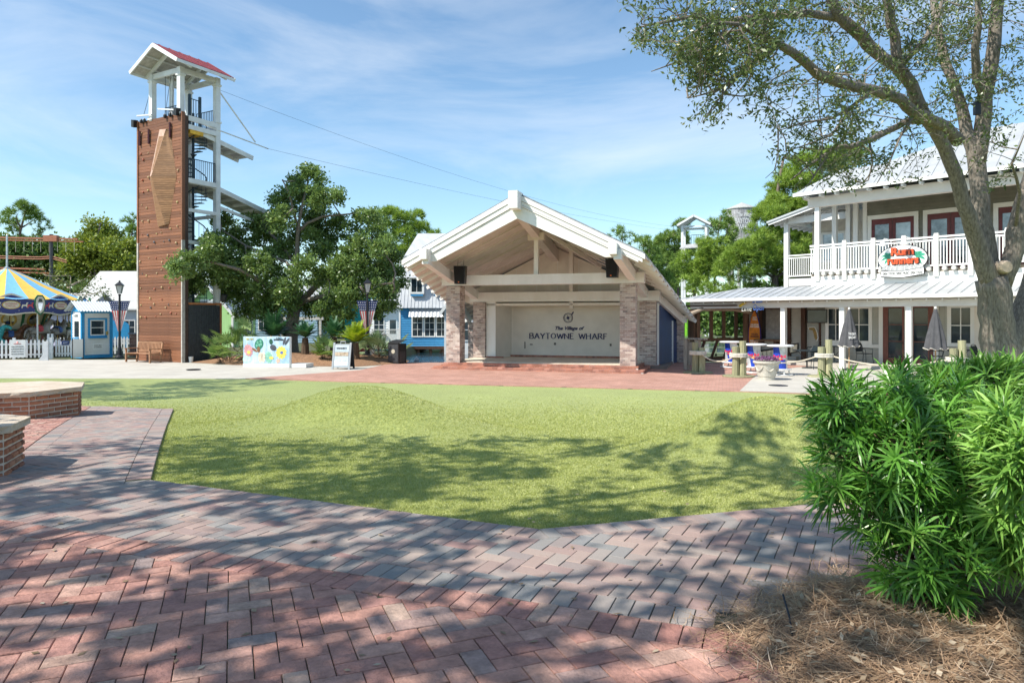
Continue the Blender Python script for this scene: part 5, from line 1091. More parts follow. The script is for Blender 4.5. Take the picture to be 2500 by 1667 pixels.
for x in (-.02, BW - .02): q = MB(); q.extr([(x, 0, 2.4), (x, BD, 2.4), (x, BD / 2, 2.88)], (.04, 0, 0)); q.build('gable', BTR, tb)
q = MB(); q.lathe([(.12, 0), (.13, .12), (.05, .16)], 12, (-.35, -.1, 2.12)); q.build('lamp', WHITE, tb)
# side board sign by the booth
p = gpt(190, 877); ss = thing('side_sign_board', 'narrow white board sign leaning by the ticket booth', 'sign', (p.x, p.y, PLAZA + .01), .75)
q = MB(); q.box(-.22, .22, -.02, .02, .08, 1.0); q.build('board', WHITE, ss)
for x in (-.25, .22): q = MB(); q.box(x, x + .03, -.03, .03, 0, 1.05); q.build('frame', DKMETAL, ss)
# ---- lamp posts with flag pennants
FW = mat('flag_white', (.72, .70, .68), .7); FRD = mat('flag_red', (.55, .09, .08), .7); FBL = mat('flag_blue', (.03, .05, .16), .7)
def lamp(u, v, lab, flab, h, dark):
    p = gpt(u, v); t_ = thing('lamp_post', lab, 'lamp post', (p.x, p.y, PLAZA + (.25 if dark else .01)), .3, 'black lamp posts')
    if dark: h -= .25
    q = MB(); q.lathe([(.22, 0), (.22, .06), (.13, .14), (.1, .5), (.07, .6), (.06, 1.0), (.05, h - .75), (.08, h - .7), (.05, h - .64)], 14); q.build('post', DKMETAL, t_, smooth=False)
    b_ = MB(); z0, z1 = h - .62, h - .22; r0, r1 = .11, .21
    for k in range(4):
        a = k * pi / 2 + pi / 4; c_, s_ = cos(a), sin(a); q = MB(); q.tube([(r0 * c_, r0 * s_, z0), (r1 * c_, r1 * s_, z1)], .014, 5); q.build('lantern_bar', DKMETAL, t_)
        a2 = a + pi / 2; q = MB(); q.extr([(r0 * c_ * .95, r0 * s_ * .95, z0), (r0 * cos(a2) * .95, r0 * sin(a2) * .95, z0), (r1 * cos(a2) * .95, r1 * sin(a2) * .95, z1), (r1 * c_ * .95, r1 * s_ * .95, z1)], (0, 0, .004)); q.build('lantern_pane', mat('lantern_glass', (.5, .52, .52), .1, spec=.6), t_)
    q = MB(); q.lathe([(.27, z1), (.27, z1 + .03), (.1, z1 + .17), (.05, z1 + .2), (.06, z1 + .24), (.01, h + .06)], 4); o = q.build('lantern_cap', DKMETAL, t_); o.rotation_euler = (0, 0, pi / 4)
    zt = h - 1.02; zb = zt - 1.55
    q = MB(); q.tube([(-.5, 0, zt), (.5, 0, zt)], .018, 6); q.build('banner_bar', DKMETAL, t_)
    for s in (-1, 1):
        o = thing('flag_pennant', flab % ('left' if s < 0 else 'right'), 'banner', (p.x, p.y - .02, t_.location.z), .3, 'stars and stripes pennants')
        # blue canton on top, stripes below, all tapering to the foot of the pole
        W = lambda z: .42 * (z - zb) / (zt - zb) + .02
        zc = zt - .48
        q = MB(); q.extr([(s * .05, 0, zt), (s * (.05 + W(zt)), 0, zt), (s * (.05 + W(zc)), 0, zc), (s * .05, 0, zc)], (0, .015, 0)); q.build('canton', FBL, o)
        for r in range(4):
            for c_ in range(4):
                z = zt - .08 - r * .11; x = s * (.05 + W(z) * (.14 + c_ * .24)); q = MB(); q.extr([(x + .026 * cos(t * 2 * pi / 5 + pi / 2) * (1 if t % 1 == 0 else .5), -.008, z + .026 * sin(t * 2 * pi / 5 + pi / 2)) for t in (0, 1, 2, 3, 4)], (0, .006, 0)); q.build('star', FW, o)
        for k in range(5):
            f0, f1 = k / 5, (k + 1) / 5
            q = MB(); q.extr([(s * (.05 + W(zc) * f0), 0, zc), (s * (.05 + W(zc) * f1), 0, zc), (s * (.05 + .02 * f1), 0, zb), (s * (.05 + .02 * f0), 0, zb)], (0, .015, 0)); q.build('stripe', FRD if k % 2 == (0 if s < 0 else 1) else FW, o)
lamp(292, 874, 'black lantern lamp post between the ticket booth and the bench', 'stars and stripes pennant on the %s side of the lamp post by the booth', 3.95, False)
lamp(897, 884, 'black lantern lamp post among the palms left of the stage', 'stars and stripes pennant on the %s side of the lamp post among the palms', 3.9, True)
# ---- bench
p = (gpt(305, 884.5) + gpt(365, 887)) / 2; be = thing('garden_bench', 'slatted teak bench standing in front of the climbing tower', 'bench', (p.x, p.y + .1, PLAZA + .012), FT.a)
TK = wood('teak', (.33, .175, .095), stretch=(1, 8, 8), rnd=.12); LW = .9
for s in (-1, 1):
    x = s * LW
    q = MB(); q.box(x - .035, x + .035, -.05, .02, 0, .62); q.build('front_leg', TK, be); q = MB(); q.beam((x, .50, 0), (x, .62, .92), .07, .06); q.build('rear_leg', TK, be)
    q = MB(); q.box(x - .045, x + .045, -.1, .55, .62, .655); q.build('armrest', TK, be); q = MB(); q.box(x - .03, x + .03, 0, .52, .32, .4); q.build('side_rail', TK, be); q = MB(); q.box(x - .025, x + .025, 0, .5, .1, .15); q.build('stretcher', TK, be)
for k in range(5): q = MB(); q.box(-LW - .02, LW + .02, -.04 + k * .105, .05 + k * .105, .41, .435); q.build('seat_slat', TK, be)
for z, y in ((.47, .55), (.88, .61)): q = MB(); q.box(-LW, LW, y - .02, y + .02, z, z + .08); q.build('back_rail', TK, be)
bq = MB(); bq.beam((0, .565, .52), (0, .61, .9), .055, .02, up=(0, 1, 0)); bs = bq.build('back_slat', TK, be); bs.location = (-LW + .08, 0, 0)
for k in range(1, 17): inst(bs, be, (-LW + .08 + k * (2 * LW - .16) / 16, 0, 0))
# ---- low brick pier, rail and fence right of the booth, blue half-round board
p = gpt(309, 872); bp_ = thing('brick_pier', 'short dark brick gate pier behind the bench', 'pier', (p.x, p.y + .8, PLAZA), 0)
q = MB(); q.box(-.18, .18, -.18, .18, 0, 1.2); q.build('core', MORT, bp_); q = MB(); brick_wrap(q, -.18, .18, -.18, .18, 0, 1.2); q.build('brickwork', ramp_mat('dark_brick', [(.12, .05, .04), (.2, .09, .07), (.25, .13, .1), (.1, .05, .05)]), bp_, kind='stuff'); q = MB(); q.box(-.24, .9, -.24, .24, 1.2, 1.27); q.build('cap', mat('slate_cap', (.16, .17, .2)), bp_)
q = MB(); 
for z in (.3, .55, .8): q = MB(); q.box(.2, 1.3, -.03, .03, z, z + .05); q.build('rail', PW, bp_)
p = at(288, 800, 38.5); sf2 = thing('picket_fence', 'short grey-white picket fence between the ticket booth and the lamp post', 'fence', (p.x - .5, p.y, PLAZA), .1)
for k in range(8): picket(1.05).build('picket', PW, sf2).location = (k * .16, 0, 0)
for z in (.25, .75): q = MB(); q.box(-.05, 1.2, .025, .06, z, z + .08); q.build('rail', PW, sf2)
p = at(281, 792, 39); hr = thing('blue_canopy_board', 'round-topped blue board standing behind the ticket booth', 'board', (p.x, p.y, PLAZA), .1)
q = MB(); q.extr([(-.75, 0, 0.9)] + [(.75 * cos(a), 0, 1.6 + .35 * sin(a)) for a in [pi - i * pi / 10 for i in range(11)]] + [(.75, 0, .9)], (0, .06, 0)); q.build('panel', BTR, hr)
for x in (-.6, .6): q = MB(); q.box(x - .04, x + .04, 0, .06, 0, .9); q.build('leg', BTR, hr)
# ---- buildings behind
def gable_house(name, label, x0, x1, y0, y1, zw, zr, wallm, roofm, along='x', over=.35, cat='house', z0=PLAZA - .3):
    t_ = thing(name, label, cat, ((x0 + x1) / 2, (y0 + y1) / 2, z0)); hx, hy = (x1 - x0) / 2, (y1 - y0) / 2; zw -= z0; zr -= z0
    q = MB(); q.box(-hx, hx, -hy, hy, 0, zw); w_ = q.build('wall', wallm, t_)
    if along == 'x':
        for s in (-1, 1):
            q = MB(); k = (hy + over) / hy; q.extr([(-hx - over, 0, zr), (hx + over, 0, zr), (hx + over, s * (hy + over), zr - (zr - zw) * k), (-hx - over, s * (hy + over), zr - (zr - zw) * k)], (0, 0, .1)); q.build('roof', roofm, t_)
            q = MB(); q.extr([(s * hx * .995, -hy, zw), (s * hx * .995, hy, zw), (s * hx * .995, 0, zr)], (-s * .05, 0, 0)); q.build('gable', wallm, t_)
    else:
        for s in (-1, 1):
            q = MB(); k = (hx + over) / hx; P = [(0, -hy - over, zr), (0, hy + over, zr), (s * (hx + over), hy + over, zr - (zr - zw) * k), (s * (hx + over), -hy - over, zr - (zr - zw) * k)]; q.extr(P, (0, 0, .08)); rf = q.build('roof', roofm, t_)
            q = MB(); q.extr([(-hx, s * hy * .995, zw), (hx, s * hy * .995, zw), (0, s * hy * .995, zr)], (0, -s * .05, 0)); q.build('gable', wallm, t_)
            q = MB(); q.beam((0, -hy - over, zr + .02), (s * (hx + over), -hy - over, zr - (zr - zw) * k + .02), .05, .2); q.build('barge_board', WHITE, rf)
    return t_, hx, hy
GRF = mat('grey_roof', (.46, .455, .43), .7, var=.05, scale=1.5, bump=.15, bscale=12)
a, b_ = at(150, 0, 56).x, at(352, 0, 56).x
bh, hx, hy = gable_house('grey_roof_hall', 'pale building with a broad grey roof behind the ticket booth', a + .8, b_ - .6, 56, 65, 1.5 + (775 - 750) * 56 / 1690, 1.5 + (775 - 664) * 60 / 1690, mat('pale_siding', (.56, .58, .60), .6, var=.05, stretch=(1, 1, 6)), GRF, cat='building')
q = MB(); q.box(-hx - .4, hx + .4, -.15, .15, 6.35, 6.6); o = q.build('ridge_cap', mat('ridge_grey', (.3, .34, .36), .6), bh); o.location = (0, 0, 5.55 - 6.35 + .02)
for k in range(5): window(bh, -hx + 1 + k * 1.6, -hx + 2 + k * 1.6, 1.0, 2.2, -hy - .06, 2, 2)
LAV = mat('lavender_siding', (.52, .50, .66), .6, var=.04)
lv, hx, hy = gable_house('lavender_cottage', 'lavender cottage half hidden behind the carousel', -36.5, -30.6, 49, 54, 1.9, 3.2, LAV, GRF)
for k in range(3): window(lv, hx - 1.9 + k * .1 - k * 1.7, hx - .9 - k * 1.6, .9, 2.1, -hy - .06, 1, 2)
# ropes course frame
rc = thing('ropes_course', 'dark pole and rust-red beams of the ropes course behind the carousel', 'ropes course', (at(125, 0, 62).x, 62, PLAZA)); RST = mat('rust_beam', (.36, .14, .08), .7); x0 = at(-60, 0, 62).x - rc.location.x; x1 = at(190, 0, 62).x - rc.location.x
def zl(v, Y): return EYE - (v - HV) / FPX * Y - PLAZA
q = MB(); q.tube([(0, 0, 0), (0, 0, zl(572, 62))], .15, 10); q.build('pole', mat('ropes_pole', (.06, .06, .065)), rc)
for v, w_, y in ((582, .14, 0), (586, .10, .8), (655, .14, .3), (663, .14, 1.2)): q = MB(); q.beam((x0, y, zl(v - 3, 62)), (x1 if v < 600 else -.8, y, zl(v + 2, 62)), .2, w_); q.build('beam', RST, rc)
for v in (628, 633): q = MB(); q.tube([(x0, 0, zl(v - 4, 62)), (-1, 0, zl(v, 62)), (0, 0, zl(v - 2, 62)), (x1 - 1, 0, zl(v + 8, 62))], .055, 6); q.build('cable', RST, rc)
q = MB(); q.box(-.6, .6, -.2, .2, zl(590, 62), zl(575, 62)); q.build('crosshead', RST, rc)
for k in range(12): q = MB(); x = x0 + .6 + k * .75; q.tube([(x, 0, zl(584, 62)), (x, 0, zl(615, 62))], .02, 4); q.build('hanging_rope', ROPE, rc)
q = MB(); q.box(x0, x0 + .01, 0, .01, 0, .01)
for x in (x0 + 1,): q = MB(); q.tube([(x, .4, 0), (x, .4, zl(580, 62))], .18, 8); q.build('pole', MATS['ropes_pole'], rc)
# ================================================================ MIDDLE: BED WITH PALMS, SIGNS, COTTAGES OVER THE WATER
def leafset(P, d, n_, L, W):
    """rhombic leaves: base P, unit direction d, side n_, lengths L, widths W -> quads"""
    L = L[:, None]; W = W[:, None]
    return np.stack([P, P + d * L * .45 + n_ * W, P + d * L, P + d * L * .45 - n_ * W], 1)
def unit(a): return a / np.maximum(np.linalg.norm(a, axis=1), 1e-9)[:, None]
PALMG = leaf_mat('palm_green', (.11, .20, .05), (.30, .42, .13), tr=.25); CYCD = leaf_mat('cycad_dark', (.025, .09, .04), (.09, .22, .09), tr=.2); CYCY = leaf_mat('cycad_yellow', (.14, .26, .02), (.42, .52, .06), tr=.3); PALB = leaf_mat('palmetto_blue', (.15, .24, .11), (.36, .46, .24), tr=.25)
TRK = mat('palm_trunk', (.10, .065, .04), .9, bump=1, bscale=25)
def cycad(p, trunk, nf, fl, m, lab, droop=.5, cat='palm', name='cycad_palm'):
    t_ = thing(name, lab, cat, p, 0, 'palms in the mulch bed')
    q = MB(); q.tube([(0, 0, -.15), (0, 0, trunk * .5), (0, 0, trunk)], [.19, .17, .13], 9); q.build('trunk', TRK, t_)
    for k in range(nf):
        a = k * 2.4 + random.uniform(-.2, .2); el = radians(random.uniform(15, 80)); V = []; pts = []
        c = Vector((0, 0, trunk)); d = Vector((cos(a) * cos(el), sin(a) * cos(el), sin(el))); L_ = fl * random.uniform(.8, 1.1); n = 22; p_ = c.copy()
        for i in range(n):
            pts.append(p_.copy()); p_ = p_ + d * L_ / n; d = (d + Vector((0, 0, -droop * 1.6 / n))).normalized()
        sd = Vector((-sin(a), cos(a), 0))
        for i in range(3, n):
            f = i / n; ll = fl * .26 * sin(min(1, f * 1.15 + .08) * pi * .9 + .15) + .03; dd = (pts[i] - pts[i - 1]).normalized()
            for s in (-1, 1):
                for o_ in (0, .5):
                    b0 = pts[i - 1].lerp(pts[i], o_); tip = b0 + (sd * s + dd * .55 + Vector((0, 0, .12))).normalized() * ll
                    w_ = dd * .018; V += [b0 - w_, b0 + w_, tip]
        np_mesh('frond', [tuple(v) for v in V], 3, m, t_, RNG.uniform(0, 1, len(V) // 3))
def fan_palm(p, nl, R, m, lab, h=.7, stems=1):
    t_ = thing('fan_palmetto', lab, 'palm', p, 0, 'palms in the mulch bed')
    for k in range(nl):
        a = random.uniform(0, 2 * pi); el = radians(random.uniform(10, 85)); L_ = h * random.uniform(.5, 1.2)
        d = Vector((cos(a) * cos(el), sin(a) * cos(el), sin(el))); c = d * L_ + Vector((random.uniform(-.2, .2) * stems, random.uniform(-.1, .1), .05))
        u_ = Vector((-sin(a), cos(a), 0)); V = []; nb = 16
        q = MB(); q.tube([(random.uniform(-.05, .05), 0, -.1), c], .01, 4)
        f_ = q.build('stalk', TRK, t_)
        for i in range(nb):
            t = radians(-110 + 220 * i / (nb - 1)); dd = (d * cos(t) + u_ * sin(t)).normalized(); r = R * random.uniform(.85, 1.05) * (1 - .25 * abs(t) / 2); tip = c + dd * r + Vector((0, 0, -r * r * .25)); sd = dd.cross(d.cross(u_)).normalized() * .03
            mid = c + dd * r * .5; V += [c, mid + sd, tip, mid - sd]
        np_mesh('fan_leaf', [tuple(v) for v in V], 4, m, t_, RNG.uniform(0, 1, len(V) // 4))
def bedp(u, Y): x = (u - CX) / FPX * Y; return (x, Y, bed_z(x, Y))
fan_palm(bedp(560, 31.6), 16, .62, PALMG, 'fan palmetto growing against the green cottage beside the dark store room', 1.0, 2); fan_palm(bedp(598, 32.5), 12, .6, PALMG, 'tall fan palmetto rising behind the left end of the painted panel', 1.25, 1)
fan_palm(bedp(545, 31.2), 8, .45, PALMG, 'low fan palmetto at the foot of the store room wall', .5, 2)
fan_palm(bedp(792, 30.8), 14, .5, PALMG, 'spiky green palmetto left of the sandwich board', .55, 1); fan_palm(bedp(925, 32.2), 20, .6, PALB, 'dense grey-green palmetto beside the litter bin', .8, 3)
fan_palm(bedp(955, 33.0), 10, .5, PALB, 'small grey-green palmetto behind the litter bin', .6, 2)
cycad(bedp(745, 32.3), .75, 26, 1.0, CYCD, 'dark sago palm with a stout trunk right of the painted panel'); cycad(bedp(868, 31.0), .7, 30, 1.15, CYCY, 'bright yellow-green sago palm beside the sandwich board', .35)
cycad(bedp(815, 32.8), .75, 24, 1.1, CYCD, 'dark sago palm left of the yellow-green one'); cycad(bedp(668, 33.0), .8, 30, 1.5, CYCD, 'large dark sago palm directly behind the painted panel', .45); cycad(bedp(708, 35.5), .7, 24, 1.4, CYCD, 'large dark sago palm at the oak trunk', .4)
# painted panel (children's sea mural)
pa, pb = gpt(594, 897), gpt(707, 898.5); mu_ = thing('painted_panel', 'low box panel painted with a sea turtle, shells and coral', 'mural', (pa.x, pa.y, PLAZA + .02), atan2(pb.y - pa.y, pb.x - pa.x)); ML = (pb - pa).length
MURB = mat('mural_blue', (.22, .42, .62), .6, scale=2.4, col2=(.70, .80, .84), stretch=(1.6, 1, .7), detail=8)
for k in (0, 1):
    q = MB(); q.box(k * ML / 2 + .005, (k + 1) * ML / 2 - .005, 0, .05, .02, 1.28); q.build('board', WHITE, mu_)
    q = MB(); q.box(k * ML / 2 + .005, (k + 1) * ML / 2 - .005, -.006, 0, .16, 1.27); q.build('painting', MURB, mu_)
q = MB(); q.box(0, ML, -.03, .1, 0, .13); q.build('plinth', WHITE, mu_); q = MB(); q.box(ML, ML + .7, .05, .75, 0, .16); q.build('side_box', WHITE, mu_); q = MB(); q.box(ML - .02, ML + .03, .02, .12, .02, 1.27); q.build('end_board', WHITE, mu_)
def blob(cx, cz, rx, rz_, m, nm, rot=0, wob=.0, n=22, dy=0):
    pts = []
    for k in range(n):
        a = 2 * pi * k / n; r = 1 + wob * (1 if k % 2 else -1); x, z = rx * r * cos(a), rz_ * r * sin(a); pts.append((cx + x * cos(rot) - z * sin(rot), -.012 - dy, cz + x * sin(rot) + z * cos(rot)))
    q = MB(); q.extr(pts, (0, .006, 0)); q.build(nm, m, mu_)
mk = lambda n, c: mat('mural_' + n, c, .6, var=.15, scale=9)
blob(.72, .96, .19, .24, mk('green', (.03, .2, .13)), 'painted_turtle', -.4)
for dx, dz in ((-.06, .06), (.07, .1), (.02, -.05), (-.1, -.08), (.1, -.02)): blob(.72 + dx, .98 + dz, .055, .065, mk('lightgreen', (.15, .42, .30)), 'painted_shell_plate', .3, dy=.007, n=6)
blob(.70, .74, .07, .12, mk('olive', (.25, .13, .06)), 'painted_turtle_head', dy=.007); blob(.52, .72, .14, .05, mk('olive', (.25, .13, .06)), 'painted_flipper', -.6)
blob(.24, .70, .19, .26, mk('pink', (.62, .3, .32)), 'painted_shell', .3, .12); blob(.26, .62, .08, .07, mk('yellow', (.78, .62, .12)), 'painted_shell_heart', dy=.007)
blob(1.72, .62, .23, .26, mk('yellow', (.78, .62, .12)), 'painted_sponge', 0, .12); blob(1.74, .62, .07, .055, mk('navy', (.1, .16, .45)), 'painted_sponge_mouth', .3, dy=.007)
blob(1.36, .82, .15, .12, mk('charcoal', (.07, .08, .1)), 'painted_ray', -.5); blob(1.26, 1.07, .08, .12, mk('dkgreen', (.02, .1, .06)), 'painted_fish', .1)
blob(1.86, 1.1, .05, .17, mk('charcoal', (.07, .08, .1)), 'painted_flipper', -.35); blob(1.98, 1.08, .05, .17, mk('charcoal', (.07, .08, .1)), 'painted_flipper', -.6)
blob(.18, .33, .2, .14, mk('mint', (.5, .75, .62)), 'painted_reef'); blob(.78, .42, .1, .22, mk('sand', (.70, .62, .48)), 'painted_rock'); blob(.92, .42, .09, .22, mk('sand', (.70, .62, .48)), 'painted_rock'); blob(1.15, .42, .16, .24, mk('seagreen', (.25, .52, .40)), 'painted_coral', .2, .1); blob(1.28, .4, .1, .06, mk('yellow', (.78, .62, .12)), 'painted_fish', dy=.007); blob(1.58, .27, .09, .09, mk('peach', (.7, .42, .3)), 'painted_starfish', 0, .3, 10)
text_mesh('BAYTOWNE WHARF', 'lettering', SGK, mu_, (1.6, -.014, 1.12), .07, width=.42); text_mesh('the village of', 'lettering', SGK, mu_, (1.6, -.014, 1.21), .035, width=.24); text_mesh('SEA LIFE', 'lettering', mk('yellow', (.78, .62, .12)), mu_, (.3, -.014, 1.14), .07, width=.32)
# sandwich board
p = gpt(838, 901); sw = thing('sandwich_board', 'grey A-frame sandwich board on the red bricks', 'sign', (p.x, p.y, PLAZA + .024), -.12)
GPL = mat('grey_plastic', (.36, .39, .41), .4, var=.05)
def tilt(s, x0, x1, z0, z1, y, th=.03): 
    k = .22; return [(x0, s * (.30 - k * z0) + y, z0), (x1, s * (.30 - k * z0) + y, z0), (x1, s * (.30 - k * z1) + y, z1), (x0, s * (.30 - k * z1) + y, z1)]
for s in (-1, 1):
    q = MB(); q.extr(tilt(s, -.36, .36, .06, 1.0, 0), (0, s * -.03, 0)); f_ = q.build('panel', GPL if s < 0 else DKMETAL, sw)
    for x0, x1 in ((-.38, -.31), (.31, .38)): q = MB(); q.extr(tilt(s, x0, x1, 0, 1.06, s * .012), (0, s * -.05, 0)); q.build('frame', GPL if s < 0 else DKMETAL, sw)
q = MB(); q.extr(tilt(-1, -.29, .29, .12, .95, -.008), (0, .006, 0)); q.build('poster', mat('poster', (.72, .74, .74), .35, scale=2.2, col2=(.34, .46, .54), stretch=(.5, 1, 2.2)), sw)
q = MB(); q.extr(tilt(-1, -.28, .28, .52, .68, -.014), (0, .006, 0)); q.build('photo_strip', mat('poster_brown', (.25, .17, .10), .4, scale=12, col2=(.6, .5, .38)), sw)
text_mesh('CONNECT', 'lettering', DKMETAL, sw, (-.02, -.145, .80), .07, width=.42, rot=(pi / 2 - .22, 0, 0)); text_mesh('FREE WIFI', 'lettering', SGW, sw, (0, -.245, .30), .08, width=.36, rot=(pi / 2 - .22, 0, 0))
q = MB(); q.tube([(-.1, 0, 1.0), (-.1, 0, 1.1), (.1, 0, 1.1), (.1, 0, 1.0)], .022, 6); q.build('handle', GPL, sw)
# litter bin
p = gpt(970, 888); bn = thing('litter_bin', 'dark bronze square litter bin with a round emblem at the water edge', 'litter bin', (p.x, p.y, PLAZA + .024), -.5)
BRZ = mat('dark_bronze', (.035, .032, .034), .4, var=.1, metal=.3); q = MB(); q.box(-.29, .29, -.29, .29, .03, .9); q.build('body', BRZ, bn); q = MB(); q.box(-.32, .32, -.32, .32, 0, .04); q.build('base', BRZ, bn); q = MB(); q.extr([(-.31, -.31, .9), (.31, -.31, .9), (.31, .0, 1.0), (.31, .31, 1.04), (-.31, .31, 1.04), (-.31, 0, 1.0)], (0, 0, .03)); q.build('lid', BRZ, bn)
q = MB(); q.box(-.26, .26, -.30, -.285, .08, .86); q.build('door_panel', mat('bin_panel', (.05, .05, .055), .35), bn); q = MB(); q.extr([(x, -.304, .55 + z) for x, _, z in ellipse(.10, .10, 20)], (0, .004, 0)); q.build('emblem', mat('emblem_tan', (.5, .45, .35)), bn)
q = MB(); q.extr([(.292, -.18, .62), (.292, .18, .62), (.292, .18, .78), (.292, .1, .86), (.292, -.1, .86), (.292, -.18, .78)], (.004, 0, 0)); q.build('opening', SGK, bn)
for a in ((.29, -.2, .2, .06, .55), ): q = MB(); q.box(.29, .297, a[1], a[2], a[3], a[4]); q.build('side_panel', MATS['bin_panel'], bn)
# ---- green cottage
LIME = mat('lime_siding', (.42, .68, .28), .6, var=.05, scale=3, stretch=(12, 12, .3), bump=.15)
MTR = mat('silver_metal_roof', (.50, .51, .52), .45, var=.06, scale=1.5, metal=.3)
gc, hx, hy = gable_house('green_cottage', 'lime green cottage with grey metal roof behind the palms', -23.8, -20.2, 50, 54.5, 1.5 + 12 * 50 / 1690, 1.5 + 80 * 50 / 1690, LIME, MTR, along='y', over=.3)
for s in (-1, 1): q = MB(); q.box(s * hx - .07, s * hx + .07, -hy - .03, -hy + .06, 0, 2.75); q.build('corner_board', WHITE, gc)
zc = 2.35
q = MB(); q.box(-.5, .5, -hy - .05, -hy, 2.9, 3.7); v_ = q.build('gable_vent', WHITE, gc)
for k in range(7): q = MB(); q.box(-.42, .42, -hy - .08, -hy - .05, 2.97 + k * .1, 3.03 + k * .1); q.build('louvre', mat('louvre_grey', (.5, .52, .53)), v_)
wn = bpy.data.objects.new('side_window', None); COL.objects.link(wn); wn.parent = gc; wn.location = (hx + .04, .9, 0); wn.rotation_euler = (0, 0, pi / 2)
window(wn, -1.1, .6, .75, 2.45, -.03, 3, 3, fw=.12); 
for o in list(wn.children):
    o.parent = gc; o.location = wn.location; o.rotation_euler = wn.rotation_euler
bpy.data.objects.remove(wn)
# ---- blue-grey house behind the oak, teal shop, blue house on piles
def clap_box(t_, x0, x1, y, z0, z1, m, h=.2, depth=4):
    q = MB(); q.box(x0, x1, y, y + depth, z0, z1); w_ = q.build('wall', m, t_); boards(w_, x0, x1, y, z0, z1, h, m); return w_
BG = mat('bluegrey_clapboard', (.27, .40, .50), .6, var=.05); TEAL = mat('teal_clapboard', (.04, .45, .48), .6, var=.05); SKY = mat('blue_clapboard', (.05, .26, .50), .55, var=.06)
def xz(u, v, Y): p = at(u, v, Y); return p.x, p.z
Yb = 58; x0, x1 = xz(622, 0, Yb)[0], xz(775, 0, Yb)[0]; z0 = -1.0
bgH = thing('bluegrey_house', 'blue-grey clapboard house behind the oak trunk', 'house', ((x0 + x1) / 2, Yb, z0)); hw = (x1 - x0) / 2
clap_box(bgH, -hw, hw, 0, .2, 3.8, BG); q = MB(); q.extr([(-hw - .3, -.3, 3.75), (hw + .3, -.3, 3.75), (hw + .3, 2.2, 5.2), (-hw - .3, 2.2, 5.2)], (0, 0, .1)); q.build('roof', MTR, bgH)
for k in range(2): window(bgH, -hw + .3 + k * 1.0, -hw + 1.2 + k * 1.0, 1.4, 2.9, -.07, 2, 2); 
for u_ in (700, ): window(bgH, 0.3, 1.1, 1.5, 2.8, -.07, 2, 2)
q = MB(); q.box(-hw - .1, hw + .1, -.06, .0, 3.5, 3.72); q.build('frieze', WHITE, bgH); q = MB(); q.box(-hw - .2, -hw, -.08, .05, .2, 3.6); q.build('corner_board', WHITE, bgH)
for k in range(6): q = MB(); q.tube([(-hw + .2 + k * hw * .39, .3, -1.6), (-hw + .2 + k * hw * .39, .3, .3)], .12, 8); q.build('pile', TIMB, bgH)
Yt = 62; x0, x1 = xz(842, 0, Yt)[0], xz(905, 0, Yt)[0]; hw = (x1 - x0) / 2
ts = thing('teal_shop', 'bright teal clapboard shop seen past the lamp post', 'shop', ((x0 + x1) / 2, Yt, -1.0)); clap_box(ts, -hw, hw, 0, .2, 4.4, TEAL); q = MB(); q.extr([(-hw - .2, -.3, 4.35), (hw + .2, -.3, 4.35), (hw + .2, 2.2, 5.6), (-hw - .2, 2.2, 5.6)], (0, 0, .1)); q.build('roof', MTR, ts); window(ts, .35, 1.5, 1.4, 2.9, -.07, 2, 2)
for k in range(4): q = MB(); q.tube([(-hw + .2 + k * .6, .3, -1.6), (-hw + .2 + k * .6, .3, .3)], .12, 8); q.build('pile', TIMB, ts)
# white porch next to it
Yp = 56; x0, x1 = xz(903, 0, Yp)[0], xz(978, 0, Yp)[0]; hw = (x1 - x0) / 2
wp_ = thing('white_porch', 'white glazed porch between the teal shop and the blue house', 'porch', ((x0 + x1) / 2, Yp, -1.0)); clap_box(wp_, -hw, hw, 0, .2, 3.4, WHITE); window(wp_, -.95, -.05, 1.2, 2.6, -.07, 2, 2); q = MB(); q.box(.25, 1.0, -.06, 0, .3, 2.5); dd = q.build('door', WHITE, wp_); q = MB(); q.box(.38, .87, -.075, -.06, 1.2, 2.3); q.build('pane', GLASS, dd)
q = MB(); q.extr([(-hw - .1, -.5, 3.3), (hw, -.5, 3.3), (hw, 1, 3.9), (-hw - .1, 1, 3.9)], (0, 0, .08)); q.build('roof', MTR, wp_); q = MB(); q.box(-1.2, .1, -.3, -.05, 1.08, 1.14); q.build('window_box', DKTIMB, wp_)
# lattice
pl_ = at(940, 0, 50); la = thing('lattice_screen', 'diagonal white lattice screen left of the blue house', 'lattice', (pl_.x, 50, -1.0)); LH, LL = .85, 1.9
for k in range(26):
    for s in (-1, 1):
        c_ = -LL / 2 - LH + k * .11; a_, b_ = (c_, 0), (c_ + LH, LH)
        x0c, x1c = max(a_[0], -LL / 2), min(b_[0], LL / 2)
        if x1c - x0c < .05: continue
        z0c, z1c = x0c - c_, x1c - c_
        if s > 0: q = MB(); q.beam((x0c, 0, .75 + z0c), (x1c, 0, .75 + z1c), .035, .012)
        else: q = MB(); q.beam((x0c, .02, .75 + LH - z0c), (x1c, .02, .75 + LH - z1c), .035, .012)
        q.build('lattice_strip', mat('lattice_paint', (.58, .56, .5), .6), la)
for z in (.72, 1.6): q = MB(); q.box(-LL / 2, LL / 2, -.03, .05, z, z + .05); q.build('rail', WHITE, la)
for x in (-LL / 2, LL / 2): q = MB(); q.box(x - .05, x + .05, -.03, .06, -.8, 1.7); q.build('post', WHITE, la)
